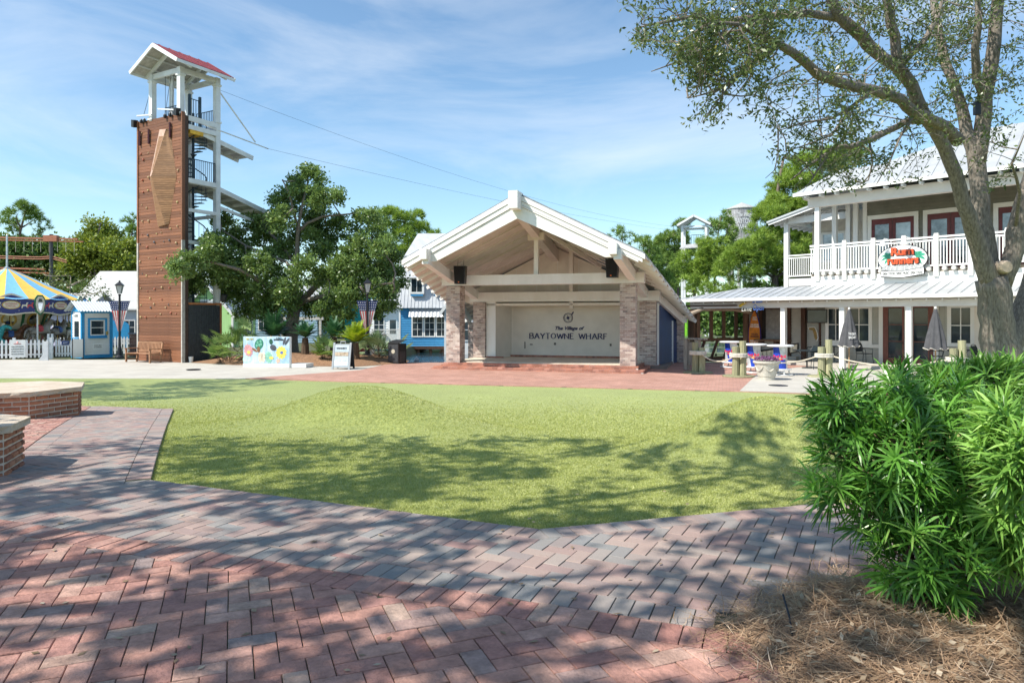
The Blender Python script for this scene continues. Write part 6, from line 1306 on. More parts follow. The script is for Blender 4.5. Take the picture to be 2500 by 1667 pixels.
# blue house on piles
YH = 52; X0, X1 = xz(976, 0, YH)[0], xz(1165, 0, YH)[0]; bhz = thing('blue_pile_house', 'blue house with grey metal upper storey standing on piles over the water', 'house', (X0, YH, -2.0))
def Z(v): return EYE - (v - HV) / FPX * YH + 2.0
XW = X1 - X0; clap_box(bhz, 0, XW, 0, Z(845), Z(750), SKY, h=.17, depth=6)
MS = mat('pale_metal_siding', (.52, .53, .54), .5, var=.05, scale=2, metal=.2)
q = MB(); q.extr([(-.25, -.35, Z(752)), (XW + .2, -.35, Z(752)), (XW + .2, .9, Z(625)), (.25, .9, Z(625))], (0, .1, 0)); ms_ = q.build('mansard', MS, bhz)
q = MB(); q.extr([(-.25, -.35, Z(752)), (.25, .9, Z(625)), (.25, 5, Z(625)), (-.25, 6, Z(752))], (.1, 0, 0)); q.build('mansard', MS, bhz)
for k in range(24): q = MB(); x = -.2 + k * .265; q.beam((x, -.36, Z(751)), (x + .02 * (12 - k) * .4, .89, Z(626)), .03, .03); q.build('seam', MS, ms_)
q = MB(); q.extr([(.2, .9, Z(625)), (XW + .2, .9, Z(625)), (XW + .2, 3.4, Z(560)), (.9, 3.4, Z(560))], (0, 0, .1)); q.build('roof', MS, bhz)
for u0, u1 in ((1004, 1034), (1062, 1092)):
    a, b_ = (u0 - CX) / FPX * YH - X0, (u1 - CX) / FPX * YH - X0
    q = MB(); q.box(a - .08, b_ + .08, -.3, .8, Z(718), Z(676)); dm = q.build('dormer', MS, bhz); window(dm, a - .08, b_ + .08, Z(718), Z(677), -.36, 2, 1, fw=.15, name='window'); q = MB(); q.extr([(a - .25, -.62, Z(680)), (b_ + .25, -.62, Z(680)), (b_ + .2, .5, Z(668)), (a - .2, .5, Z(668))], (0, 0, .04)); q.build('dormer_awning', MTR, dm); q = MB(); q.box(a, b_, -.34, -.3, Z(723), Z(718)); q.build('sill', SKY, dm)
for u0, u1 in ((1005, 1034), (1035, 1063), (1064, 1093), (1110, 1138)):
    a, b_ = (u0 - CX) / FPX * YH - X0, (u1 - CX) / FPX * YH - X0; window(bhz, a, b_, Z(823), Z(769), -.08, 2, 3, fw=.09, mw=.03)
a = (1000 - CX) / FPX * YH - X0; n = 70; vs = []
for i in range(n + 1): x = a + (XW - a - .3) * i / n; dz = .02 * sin(i * pi / 2); vs += [(x, -.55, Z(774) + dz), (x, -.02, Z(753) + dz)]
q = MB(); q.add(vs, [(2 * i, 2 * i + 2, 2 * i + 3, 2 * i + 1) for i in range(n)]); q.build('awning', MTR, bhz)
q = MB(); q.box(-.06, .06, -.05, .05, Z(845), Z(752)); q.build('corner_board', WHITE, bhz); q = MB(); q.box(-.2, XW, -.2, .4, Z(852), Z(845)); q.build('floor_beam', DKTIMB, bhz)
for k in range(7): x = .4 + k * .95; q = MB(); q.tube([(x, .1, -1.5), (x, .1, Z(850))], .13, 9); q.build('pile', TIMB, bhz)
for k in range(3): x = .4 + k * 1.9; q = MB(); q.beam((x, .1, -.2), (x + .9, .1, Z(853)), .1, .16); q.build('pile_brace', TIMB, bhz)
# white gabled part further right, behind the stage columns
wgH, hx, hy = gable_house('white_gable_house', 'white vertical-boarded gable seen between the stage columns', -4.9, -1.2, 50, 55, 2.1, 4.4, mat('white_boards', (.70, .70, .68), .6, var=.04, scale=3, stretch=(14, 14, .3), bump=.15), MTR, along='y', over=.3, z0=-1.2)
for k in range(3): q = MB(); q.tube([(-1.5 + k * 1.5, -hy + .3, -1.5), (-1.5 + k * 1.5, -hy + .3, .1)], .13, 8); q.build('pile', TIMB, wgH)
window(wgH, -1.0, .2, 1.0, 2.6, -hy - .06, 2, 2)
# short post in the water with a pale cap
p = at(1017, 880, 41); q = MB(); q.lathe([(.16, -1.2), (.16, .5), (.17, .55), (.02, .75)], 12); o = q.build('mooring_post', mat('post_pale', (.4, .42, .42), .8), loc=(p.x, p.y, -1.55)); tag(o, 'single pale-capped mooring post standing in the water', 'post')
# pergola frame, little peaked hut, round shrub, far hut
p = at(736, 0, 44); pg = thing('white_pergola_frame', 'pale timber frame with a hanging board right of the oak trunk', 'frame', (p.x, 44, PLAZA)); GPW = mat('pale_timber', (.52, .50, .46), .7)
for x in (-1.2, 1.2): q = MB(); q.box(x - .07, x + .07, -.07, .07, 0, zl(781, 44)); q.build('post', GPW, pg)
q = MB(); q.box(-1.4, 1.4, -.09, .09, zl(781, 44), zl(774, 44)); q.build('beam', GPW, pg); q = MB(); q.box(-.5, .2, -.03, .03, zl(797, 44), zl(783, 44)); q.build('hanging_board', mat('board_mint', (.35, .52, .48)), pg)
p = at(672, 0, 43); ph_ = thing('little_peaked_stand', 'small peaked wooden stand among the palms left of the oak trunk', 'stand', (p.x, 43, PLAZA)); LWD = wood('light_wood', (.52, .35, .22), stretch=(1, 6, 6))
for x in (-.26, .26): q = MB(); q.box(x - .04, x + .04, -.04, .04, 0, zl(803, 43)); q.build('post', LWD, ph_)
for s in (-1, 1): q = MB(); q.extr([(0, -.3, zl(784, 43)), (s * .42, -.3, zl(802, 43)), (s * .42, .3, zl(802, 43)), (0, .3, zl(784, 43))], (0, 0, .04)); q.build('roof', LWD, ph_)
q = MB(); q.extr([(-.36, -.28, zl(801, 43)), (.36, -.28, zl(801, 43)), (0, -.28, zl(785, 43))], (0, .03, 0)); q.build('gable', LWD, ph_)
# low white and red rail of the boat ramp seen between the palms
p = at(884, 868, 36); lr = thing('low_dock_rail', 'low white and red dock rail behind the yellow-green palm', 'railing', (p.x, 36.2, PLAZA - .1))
for k, m in enumerate((WHITE, mat('dock_red', (.45, .08, .08), .6), WHITE)): q = MB(); q.box(-.6 + k * .42, -.25 + k * .42, 0, .05, .2, .75); q.build('panel', m, lr)
q = MB(); q.box(-1.2, 1.6, .05, .12, .45, .53); q.build('rail', mat('dock_teal', (.2, .5, .5), .6), lr)
# things past the right side of the stage
LG = mat('lime_post', (.25, .62, .04), .4)
for k, (u, Y) in enumerate(((1657, 50), (1667, 48), (1675, 52), (1686, 46))):
    p = at(u, 0, Y); q = MB(); q.tube([(0, 0, -.6), (0, 0, 3.2 - .25 * (k == 0))], .16, 10); o = q.build('lime_pole', LG, loc=(p.x, Y, -1.2)); tag(o, ['lime green pole farthest left between stage and footbridge', 'lime green pole second from the stage', 'lime green pole third from the stage', 'lime green pole nearest the footbridge post'][k], 'pole', 'lime green poles')
p = at(1665, 0, 42); dk = thing('dock_walkway', 'green timber dock with railing past the right side of the stage', 'dock', (p.x, 42, -1.75)); GTB = wood('green_timber', (.22, .27, .17), stretch=(1, 6, 6))
q = MB(); q.box(-3, 4, 0, 1.6, .9, 1.05); q.build('deck', GTB, dk)
for k in range(8): q = MB(); q.box(-3 + k, -2.88 + k, 0, .12, -.8, 2.1); q.build('post', GTB, dk)
for z in (1.4, 1.7, 2.05): q = MB(); q.box(-3, 4, .02, .08, z, z + .07); q.build('rail', GTB, dk)
for k in range(5): q = MB(); q.box(-3, 4, -.02, .02, -.2 + k * .22, 0 + k * .22); q.build('skirt_board', GTB, dk)
# ================================================================ TREES
BARK = mat('oak_bark', (.11, .09, .072), .95, scale=11, col2=(.33, .285, .24), bump=1.0, bscale=16, stretch=(3, 3, .8), detail=8)
PBARK = mat('pine_bark', (.12, .085, .07), .95, scale=7, col2=(.22, .17, .14), bump=.8, stretch=(2, 2, .6))
OAKL = leaf_mat('oak_leaf', (.095, .165, .048), (.24, .35, .10), (.44, .50, .20), tr=.36, rough=.38, spec=.5)
OAKR = leaf_mat('oak_leaf_near', (.06, .10, .032), (.18, .235, .08), (.46, .40, .13), tr=.3, rough=.35, spec=.5)
PINL = leaf_mat('pine_needle', (.12, .22, .035), (.34, .47, .08), (.52, .60, .18), tr=.3, rough=.5)
PIND = leaf_mat('pine_needle_dark', (.09, .18, .04), (.26, .38, .08), (.40, .46, .14), tr=.25, rough=.5)
CYPL = leaf_mat('cypress_leaf', (.12, .18, .03), (.34, .40, .07), (.48, .50, .14), tr=.3)
DKL = leaf_mat('broad_leaf', (.06, .125, .03), (.18, .28, .065), (.30, .37, .11), tr=.25)
def rdir(n):
    d = RNG.normal(0, 1, (n, 3)); return unit(d)
def clusters(blobs, dens, flat=.85):
    """cluster centres spread through each blob (centre, radius), thicker towards its skin"""
    out = []; outd = []
    for c_, r in blobs:
        n = max(4, int(dens * r * r)); d = rdir(n); rr = r * (.35 + .65 * RNG.uniform(0, 1, n) ** .6)
        d2 = d * np.array([1, 1, flat]); out.append(np.array(c_) + d2 * rr[:, None]); outd.append(d)
    return np.concatenate(out), np.concatenate(outd)
def foliage(parent, cc, cd, per, spread, L, W, m, name='crown', updir=.2, clump_var=.45, kind=None):
    n = len(cc) * per; P = np.repeat(cc, per, 0) + RNG.normal(0, 1, (n, 3)) * spread * np.array([1, 1, .75])
    d = unit(np.repeat(cd, per, 0) * .5 + rdir(n) * .9 + np.array([0, 0, updir])); s = unit(np.cross(d, rdir(n)))
    l = L * RNG.uniform(.7, 1.3, n); w = W * RNG.uniform(.8, 1.2, n)
    rn = np.clip(np.repeat(RNG.uniform(0, 1, len(cc)), per) * clump_var + RNG.uniform(0, 1, n) * (1 - clump_var), 0, 1) ** 1.3  # leaf tone: a random share per cluster plus a random share per leaf
    return np_mesh(name, leafset(P, d, s, l, w), 4, m, parent, rn, kind)
def needles(parent, cc, cd, per, L, W, m, name='crown'):
    n = len(cc) * per; b = np.repeat(cc, per, 0); d = unit(np.repeat(cd, per, 0) * .55 + rdir(n) + np.array([0, 0, .45])); s = unit(np.cross(d, rdir(n))) * W
    l = (L * RNG.uniform(.7, 1.15, n))[:, None]; V = np.stack([b + d * .03 - s, b + d * .03 + s, b + d * l], 1)
    rn = np.clip(np.repeat(RNG.uniform(0, 1, len(cc)), per) * .6 + RNG.uniform(0, .4, n), 0, 1); return np_mesh(name, V, 3, m, parent, rn)
def pxblobs(lst, Y, base, jit=1.5): return [((lambda p: (p.x - base[0], p.y - base[1], p.z - base[2]))(at(u, v, Y + random.uniform(-jit, jit))), r * Y / FPX) for u, v, r in lst]
def limb(mb, pts, r0, r1, n=8):
    k = len(pts); mb.tube(pts, [r0 + (r1 - r0) * (i / (k - 1)) ** .8 for i in range(k)], n)
def bend(a, b, n=6, amp=.12):
    a = Vector(a); b = Vector(b); L_ = (b - a).length; o = Vector((random.gauss(0, 1), random.gauss(0, 1), random.gauss(0, .6))) * amp * L_; o2 = Vector((random.gauss(0, 1), random.gauss(0, 1), random.gauss(0, .6))) * amp * .4 * L_
    return [a.lerp(b, i / n) + o * sin(pi * i / n) + o2 * sin(2 * pi * i / n) for i in range(n + 1)]
def simple_tree(name, lab, u, Y, blobs, m, dens, per, spread, L, W, style='leaf', cat='tree', group=None, trunk_r=.2, lean=0, bark=None, trunk_u=None, z0=PLAZA - .1):
    base = ((trunk_u or u) - CX) / FPX * Y, Y, z0; t_ = thing(name, lab, cat, base, 0, group)
    B = pxblobs(blobs, Y, base); top = max(b[0][2] for b in B); cx_ = sum(b[0][0] for b in B) / len(B)
    q = MB(); tr = bend((0, 0, -.2), (cx_ * .6 + lean, 0, top), 8, .03); limb(q, tr, trunk_r, trunk_r * .25, 9); tk = q.build('trunk', bark or BARK, t_, smooth=True)
    for c_, r in B:
        i = min(range(len(tr)), key=lambda k: (tr[k] - Vector(c_)).length + (3 if tr[k].z > c_[2] else 0)); q = MB(); limb(q, bend(tr[i], c_, 5, .08), trunk_r * .35, .025, 6); q.build('branch', bark or BARK, t_, smooth=True)
    cc, cd = clusters(B, dens)
    if style == 'needle':
        B2 = []
        for c_, r in B:
            k = max(4, int(15 * (r / 1.6) ** 1.5)); dd = rdir(k) * (r * RNG.uniform(.45, 1, k) ** .5)[:, None]; B2 += [(tuple(np.array(c_) + d * np.array([1, 1, .8])), r * random.uniform(.32, .48)) for d in dd]
        cc, cd = clusters(B2, dens * .95, .8); up = cd[:, 2] > -.45; cc, cd = cc[up], cd[up]
        needles(t_, cc, cd, per, L, W, m)
    else: foliage(t_, cc, cd, per, spread, L, W, m)
    return t_
# ---- pines and other trees in the background
PG = 'background trees'
simple_tree('pine_tree', 'big bright pine rising behind the restaurant balcony', 1900, 52, [(1990, 420, 62), (1935, 480, 70), (1905, 550, 66), (2000, 530, 90), (1840, 610, 58), (1920, 610, 85), (2020, 640, 80), (1800, 655, 52), (1870, 690, 56), (1758, 695, 40), (1960, 690, 70), (2050, 390, 50)], PINL, 95, 18, 0, .44, .022, 'needle', group=PG, trunk_r=.35, bark=PBARK)
simple_tree('pine_tree', 'rounded pine right of the stage roof below the small lookout', 1715, 58, [(1700, 650, 46), (1738, 612, 42), (1690, 690, 34), (1758, 662, 34), (1722, 640, 40), (1712, 590, 22)], PINL, 95, 18, 0, .44, .024, 'needle', group=PG, trunk_r=.22, bark=PBARK, trunk_u=1690)
simple_tree('pine_tree', 'darker pine standing left of the small lookout', 1640, 84, [(1630, 605, 42), (1655, 568, 34), (1625, 655, 42), (1680, 630, 40), (1640, 690, 36)], PIND, 55, 17, 0, .56, .03, 'needle', group=PG, trunk_r=.25, bark=PBARK)
simple_tree('pine_tree', 'slim pine between the small lookout and the water tank', 1755, 86, [(1762, 535, 28), (1745, 560, 26), (1775, 575, 26), (1752, 605, 30), (1770, 640, 40)], PIND, 55, 17, 0, .58, .03, 'needle', group=PG, trunk_r=.25, bark=PBARK)
simple_tree('pine_tree', 'small pine top showing just over the right slope of the stage roof', 1520, 72, [(1520, 568, 22), (1498, 588, 18), (1545, 590, 16), (1520, 640, 30)], PIND, 55, 17, 0, .58, .03, 'needle', group=PG, trunk_r=.2, bark=PBARK)
simple_tree('pine_tree', 'pine crown behind the right eave of the stage roof', 1580, 68, [(1565, 600, 26), (1592, 620, 30), (1575, 655, 40), (1610, 690, 40)], PIND, 55, 17, 0, .55, .03, 'needle', group=PG, trunk_r=.2, bark=PBARK)
simple_tree('pine_tree', 'tall open-crowned pine at the far left behind the carousel', 60, 85, [(45, 520, 26), (85, 535, 24), (18, 545, 24), (112, 562, 14), (62, 508, 18), (30, 575, 24), (90, 572, 16)], PIND, 52, 17, 0, .62, .034, 'needle', group=PG, trunk_r=.38, bark=PBARK, trunk_u=66)
simple_tree('pine_tree', 'pine peeking out left of the climbing tower', 325, 80, [(322, 540, 18), (338, 565, 24), (318, 590, 20), (330, 630, 36), (345, 680, 44)], PIND, 52, 17, 0, .6, .034, 'needle', group=PG, trunk_r=.25, bark=PBARK)
simple_tree('pine_tree', 'pine with flat-topped crown left of the stage gable', 985, 76, [(955, 538, 36), (1005, 545, 36), (1040, 580, 28), (985, 590, 40), (935, 570, 30), (1050, 600, 20), (960, 640, 40)], PINL, 60, 17, 0, .56, .03, 'needle', group=PG, trunk_r=.3, bark=PBARK)
simple_tree('broad_tree', 'dark broad tree behind the carousel canopy', 40, 78, [(0, 600, 40), (40, 615, 36), (15, 650, 40), (70, 650, 36)], DKL, 9, 60, .5, .42, .16, group=PG, trunk_r=.3)
simple_tree('broad_tree', 'dark broad tree right of the ropes course pole', 140, 80, [(110, 610, 36), (150, 625, 36), (175, 650, 34), (130, 660, 36)], DKL, 9, 60, .5, .42, .16, group=PG, trunk_r=.3)
simple_tree('cypress_tree', 'feathery yellow-green cypress between the carousel and the tower', 245, 72, [(238, 548, 18), (225, 580, 30), (262, 580, 30), (200, 612, 34), (245, 620, 44), (292, 615, 36), (180, 645, 30), (310, 650, 40), (250, 660, 44)], CYPL, 12, 70, .4, .38, .10, group=PG, trunk_r=.3)
simple_tree('crape_myrtle', 'sparse multi-stemmed crape myrtle behind the carousel', 185, 45, [(160, 690, 26), (195, 690, 28), (225, 705, 26), (250, 712, 16), (180, 715, 26), (210, 680, 18), (140, 680, 26), (110, 672, 26), (120, 700, 20)], leaf_mat('myrtle_leaf', (.06, .09, .02), (.18, .22, .06), (.35, .2, .3), tr=.3), 16, 14, .25, .16, .05, group=PG, trunk_r=.09, trunk_u=172, bark=mat('myrtle_bark', (.42, .33, .25), .8, bump=.3))
simple_tree('broad_tree', 'pale green drooping tree behind the right side of the oak', 800, 60, [(790, 720, 50), (760, 745, 40), (820, 735, 40), (800, 770, 36), (840, 700, 40)], leaf_mat('pale_leaf', (.08, .13, .03), (.22, .29, .07), (.33, .36, .12), tr=.3), 12, 60, .4, .34, .10, group=PG, trunk_r=.25, trunk_u=812)
simple_tree('broad_tree', 'dark leafy tree filling the gap between blue-grey house and teal shop', 812, 72, [(800, 770, 40), (830, 785, 40), (780, 790, 40), (835, 740, 40)], DKL, 10, 60, .5, .4, .15, group=PG, trunk_r=.2)
simple_tree('broad_tree', 'dark leafy tree behind the covered footbridge', 1790, 56, [(1740, 770, 40), (1790, 760, 46), (1830, 770, 40), (1770, 800, 40), (1700, 785, 30)], DKL, 10, 60, .4, .34, .12, group=PG, trunk_r=.2)
simple_tree('round_shrub', 'clipped round shrub left of the lattice screen', 872, 46, [(872, 806, 20), (862, 812, 14), (884, 812, 14)], leaf_mat('shrub_leaf', (.07, .11, .02), (.19, .25, .05), tr=.2), 60, 40, .12, .12, .05, cat='shrub', trunk_r=.05)
# far wood along the horizon, one mass
fw = []
for k in range(90):
    x = -190 + k * 4.3 + random.uniform(-1.5, 1.5); Y = 125 + random.uniform(-8, 8); fw.append(((x, Y, random.uniform(1.5, 5.5)), random.uniform(3, 4.5)))
cc, cd = clusters(fw, 3.2); o = foliage(None, cc, cd, 22, .9, .9, .34, DKL, 'far_wood', kind='stuff'); tag(o, 'far-off belt of dark trees along the horizon', 'wood')
# ---- live oak in the mulch bed
base = Vector(bedp(712, 35.2)); ok_ = thing('live_oak', 'spreading live oak growing in the mulch bed beside the climbing tower', 'tree', base)
def rel(u, v, Y): p = at(u, v, Y) - base; return p
trk = [rel(712, 868, 35.2), rel(711, 830, 35.2), rel(713, 790, 35.2), rel(720, 752, 35.2)]
q = MB(); q.tube([trk[0] - Vector((0, 0, .25))] + trk, [.48, .40, .33, .31, .30], 12); q.build('trunk', BARK, ok_, smooth=True)
mainl = [([(720, 752), (722, 690), (725, 620), (728, 555), (738, 500), (752, 440)], 35, .22), ([(716, 765), (690, 720), (640, 690), (590, 660), (520, 640), (450, 640)], 31.4, .2), ([(722, 750), (770, 700), (800, 660), (850, 620), (905, 590)], 36, .2), ([(727, 570), (750, 545), (790, 528), (830, 525), (880, 520)], 35.5, .1), ([(718, 755), (740, 735), (800, 720), (880, 700), (960, 690)], 33.5, .16), ([(724, 650), (690, 600), (650, 560), (620, 520)], 36.5, .12), ([(722, 690), (700, 640), (600, 600), (540, 560)], 34, .12), ([(728, 560), (715, 510), (705, 470), (690, 440)], 34, .08)]
for pts, Y, r in mainl:
    P = [rel(u, v, 35.2 + (Y - 35.2) * i / (len(pts) - 1)) for i, (u, v) in enumerate(pts)]; q = MB(); limb(q, P, r, .03, 8); q.build('branch', BARK, ok_, smooth=True)
ob = [(752, 430, 26), (775, 450, 22), (720, 445, 24), (700, 480, 30), (745, 490, 36), (790, 480, 26), (815, 475, 18), (760, 530, 32), (690, 530, 30), (650, 540, 26), (615, 555, 26), (660, 580, 34), (590, 590, 30), (555, 560, 24), (535, 530, 20), (545, 600, 34), (500, 600, 28), (470, 640, 24), (440, 640, 20), (505, 660, 34), (455, 680, 22), (560, 650, 40), (620, 640, 42), (690, 620, 36), (590, 710, 38), (540, 705, 34), (650, 700, 44), (700, 680, 34), (740, 640, 26), (780, 610, 26), (810, 570, 30), (830, 540, 22), (870, 540, 24), (905, 520, 20), (915, 560, 28), (880, 590, 38), (935, 600, 30), (955, 640, 26), (900, 650, 40), (850, 650, 42), (800, 680, 40), (860, 720, 40), (930, 700, 34), (970, 690, 18), (940, 735, 24), (800, 740, 30), (750, 720, 34), (700, 730, 30), (640, 745, 28), (590, 745, 22), (965, 655, 18), (770, 580, 22), (425, 655, 16), (480, 700, 20), (910, 760, 14), (850, 755, 16), (720, 570, 22)]
B = [pxblobs([(u, v, r * 1.1)], 35.2 - max(0, 570 - u) / 150 * 4.6 + random.uniform(-1.8, 1.8), base, 0)[0] for u, v, r in ob]
for c_, r in B[::2]:
    L_ = min(mainl, key=lambda t: min((rel(u, v, t[1]) - Vector(c_)).length for u, v in t[0])); P = [rel(u, v, L_[1]) for u, v in L_[0]]; s_ = min(P, key=lambda p: (p - Vector(c_)).length); q = MB(); limb(q, bend(s_, c_, 5, .12), .05, .015, 5); q.build('branch', BARK, ok_, smooth=True)
B2 = []
for c_, r in B:
    for d in rdir(5): B2.append((tuple(np.array(c_) + d * r * random.uniform(.5, .95) + np.array([0, 0, -.1])), r * random.uniform(.36, .62)))
cc, cd = clusters(B2, 95, 1.05); foliage(ok_, cc, cd, 30, .13, .15, .046, OAKL, clump_var=.5)
# ---- big live oak at the right, in front of the restaurant
YO = 13.2; ob_ = gpt(2462, 1016); ob_ = Vector(((2462 - CX) / FPX * YO, YO, zg(YO))); ro = thing('live_oak', 'big grey-barked live oak in front of the restaurant at the right', 'tree', ob_)
def rr_(u, v, dy=0): return at(u, v, YO + dy) - ob_
RO = [  # (points u,v,depth offset), radii
    ([(2466, 1030, 0), (2458, 930, 0), (2447, 860, 0), (2436, 790, 0), (2430, 720, 0), (2420, 680, 0)], [.44, .38, .33, .285, .28, .27]),
    ([(2418, 700, 0), (2400, 640, -.1), (2372, 553, -.25), (2351, 495, -.35), (2332, 423, -.45), (2305, 358, -.55), (2256, 282, -.8), (2226, 208, -1.0), (2191, 165, -1.2), (2156, 143, -1.3), (2117, 108, -1.4), (2087, 74, -1.5), (2048, 39, -1.6), (2031, 0, -1.7), (2000, -70, -1.8), (1950, -160, -2)], [.20, .165, .14, .125, .12, .115, .11, .105, .10, .09, .105, .10, .09, .085, .07, .04]),
    ([(2424, 700, .1), (2402, 568, .2), (2394, 495, .25), (2387, 423, .3), (2378, 360, .35), (2360, 325, .4), (2347, 260, .45), (2326, 195, .5), (2304, 143, .6), (2290, 70, .7), (2280, 0, .8), (2260, -100, 1)], [.21, .175, .16, .155, .15, .115, .10, .09, .09, .08, .07, .04]),
    ([(2385, 400, .3), (2399, 304, .3), (2404, 238, .2), (2421, 152, .1), (2430, 65, 0), (2440, -30, -.1), (2450, -140, 0)], [.15, .14, .13, .12, .11, .10, .06]),
    ([(2404, 240, .2), (2384, 190, 0), (2380, 121, -.2), (2390, 50, -.4), (2380, -60, -.5)], [.09, .08, .07, .06, .03]),
    ([(2440, 700, 0), (2467, 641, -.05), (2478, 568, -.1), (2496, 503, -.15), (2530, 400, -.2), (2570, 280, -.2), (2600, 120, 0), (2620, -60, .2)], [.19, .165, .155, .15, .14, .12, .10, .05]),
    ([(2456, 880, .1), (2490, 790, .2), (2520, 700, .3), (2560, 560, .4), (2640, 380, .6), (2700, 200, .8)], [.24, .2, .19, .16, .12, .05]),
    ([(2340, 345, -.5), (2310, 312, -.7), (2274, 295, -.9), (2235, 278, -1.2), (2200, 243, -1.5), (2131, 221, -2.0), (2044, 200, -2.5), (1996, 182, -2.8), (1966, 152, -3.0), (1905, 111, -3.3), (1857, 87, -3.5), (1800, 60, -3.8), (1740, 55, -4)], [.12, .11, .10, .095, .09, .085, .08, .075, .07, .055, .045, .03, .015]),
    ([(2087, 74, -1.5), (2050, 45, -1.5), (1970, 33, -1.7), (1870, 41, -1.9), (1762, 54, -2.1), (1700, 40, -2.2), (1620, 55, -2.4), (1550, 70, -2.5)], [.075, .07, .065, .06, .05, .04, .025, .01]),
    ([(2262, 296, -.8), (2213, 295, -1.0), (2174, 317, -1.2), (2122, 343, -1.5), (2078, 358, -1.8), (2035, 362, -2.0), (1980, 400, -2.3), (1930, 440, -2.5)], [.07, .06, .055, .05, .045, .03, .02, .01]),
    ([(2191, 165, -1.2), (2185, 87, -1.3), (2170, 26, -1.4), (2150, -40, -1.5), (2120, -140, -1.6)], [.09, .085, .075, .06, .03]),
    ([(2195, 165, -1.2), (2250, 110, -1.0), (2290, 40, -.8), (2310, -40, -.7)], [.06, .05, .04, .02]),
    ([(1905, 111, -3.3), (1840, 150, -3.5), (1790, 200, -3.7), (1740, 225, -3.8), (1680, 240, -3.9)], [.03, .025, .02, .014, .006]),
    ([(1870, 41, -1.9), (1800, 90, -2.3), (1740, 120, -2.6), (1660, 150, -2.9), (1590, 175, -3.0)], [.03, .025, .02, .014, .006]),
    ([(2131, 221, -2.0), (2080, 260, -2.3), (2030, 290, -2.5), (1960, 300, -2.7), (1900, 320, -2.9)], [.035, .028, .02, .014, .006]),
    ([(2235, 278, -1.2), (2200, 330, -1.4), (2170, 400, -1.5), (2140, 450, -1.6)], [.025, .02, .014, .006]),
    ([(2035, 362, -2.0), (2000, 410, -2.2), (1975, 450, -2.3), (1950, 465, -2.4)], [.02, .015, .01, .005]),
    ([(2080, 260, -2.3), (2030, 330, -2.4), (1980, 350, -2.5), (1920, 370, -2.6)], [.02, .016, .012, .006]),
    ([(1790, 200, -3.7), (1740, 260, -3.8), (1715, 300, -3.8)], [.014, .01, .005]),
    ([(2122, 343, -1.5), (2130, 400, -1.6), (2120, 440, -1.7), (2090, 455, -1.7)], [.02, .015, .01, .005]),
    ([(2478, 568, -.1), (2490, 470, -.6), (2470, 400, -1.0), (2500, 330, -1.4)], [.04, .03, .02, .01])]
tips = []
for k, (pts, rad) in enumerate(RO):
    P = [rr_(u, v, dy) for u, v, dy in pts]; Q = []; R2 = []
    for i in range(len(P) - 1):
        for f in (0, .5): Q.append(P[i].lerp(P[i + 1], f) + Vector((random.gauss(0, 1), random.gauss(0, 1), random.gauss(0, 1))) * rad[i] * .12 * (f > 0)); R2.append(rad[i] + (rad[i + 1] - rad[i]) * f)
    Q.append(P[-1]); R2.append(rad[-1]); q = MB(); q.tube(Q, R2, 12 if rad[0] > .1 else 7); q.build('trunk' if k == 0 else 'branch', BARK, ro, smooth=True)
    if k > 0:
        for p, r in zip(Q, R2):
            if r < .125: tips.append((p, r))
q = MB(); c_ = rr_(2457, 652, -.32); q.tube([c_ + Vector((0, .2, 0)), c_, c_ + Vector((0, -.03, 0))], [.13, .12, .10], 14); q.build('cut_stub', mat('cut_wood', (.42, .34, .26), .9, bump=.4, scale=8), ro)
twigs = MB(); tw_p = []; tw_d = []
LEAFREG = [(1515, 2600, -260, 235), (1640, 1830, 200, 330), (1850, 2330, 180, 470), (2330, 2600, 0, 520)]
def okreg(p):
    w_ = p + ob_; u = CX + w_.x * FPX / w_.y; v = HV - (w_.z - EYE) * FPX / w_.y
    if w_.y < 7: return False
    inside = any(a < u < b and c_ < v < d for a, b, c_, d in LEAFREG)
    if v < 60 and u < 1515 + v * .3: inside = False
    if u < 1640 and v > 120 + (u - 1515) * .45: inside = False
    return inside
def keepp(p):
    w_ = p + ob_; v = HV - (w_.z - EYE) * FPX / w_.y; u = CX + w_.x * FPX / w_.y
    if v > 300: return .16
    if v > 190: return .34 if u < 2120 else .24
    return .8
for p, r in tips:
    for j in range(2 if r > .05 else 4):
        d = Vector((random.gauss(-.25, 1), random.gauss(-.1, .9), random.gauss(-.05, .8))).normalized(); L_ = random.uniform(.5, 1.5) * (1 if r > .03 else .7); e = p + d * L_ + Vector((0, 0, -.12 * L_))
        if not okreg(e) or random.random() > keepp(e): continue
        b_ = bend(p, e, 4, .12); twigs.tube(b_, [.013, .010, .008, .006, .004], 4, cap=False)
        for s in range(5):
            o = b_[random.randint(1, 4)]; d2 = (d + Vector((random.gauss(0, .9), random.gauss(0, .9), random.gauss(-.1, .8)))).normalized(); e2 = o + d2 * random.uniform(.2, .55)
            if not okreg(e2): continue
            twigs.tube([o, o.lerp(e2, .5) + Vector((0, 0, .02)), e2], [.006, .004, .003], 3, cap=False)
            for f in (.35, .55, .75, 1): tw_p.append(o.lerp(e2, f)); tw_d.append(d2)
twigs.build('twigs', BARK, ro, kind='stuff')
cc = np.array([tuple(p) for p in tw_p]); cd = np.array([tuple(p) for p in tw_d]); print('oak leaf clusters', len(cc))
foliage(ro, cc, cd, 5, .06, .08, .016, OAKR, updir=.05, clump_var=.3)
q = MB(); c_ = rr_(2380, 265, -.1); q.box(c_.x - .05, c_.x + .05, c_.y - .1, c_.y - .02, c_.z - .14, c_.z + .1); q.build('floodlight', DKMETAL, ro)
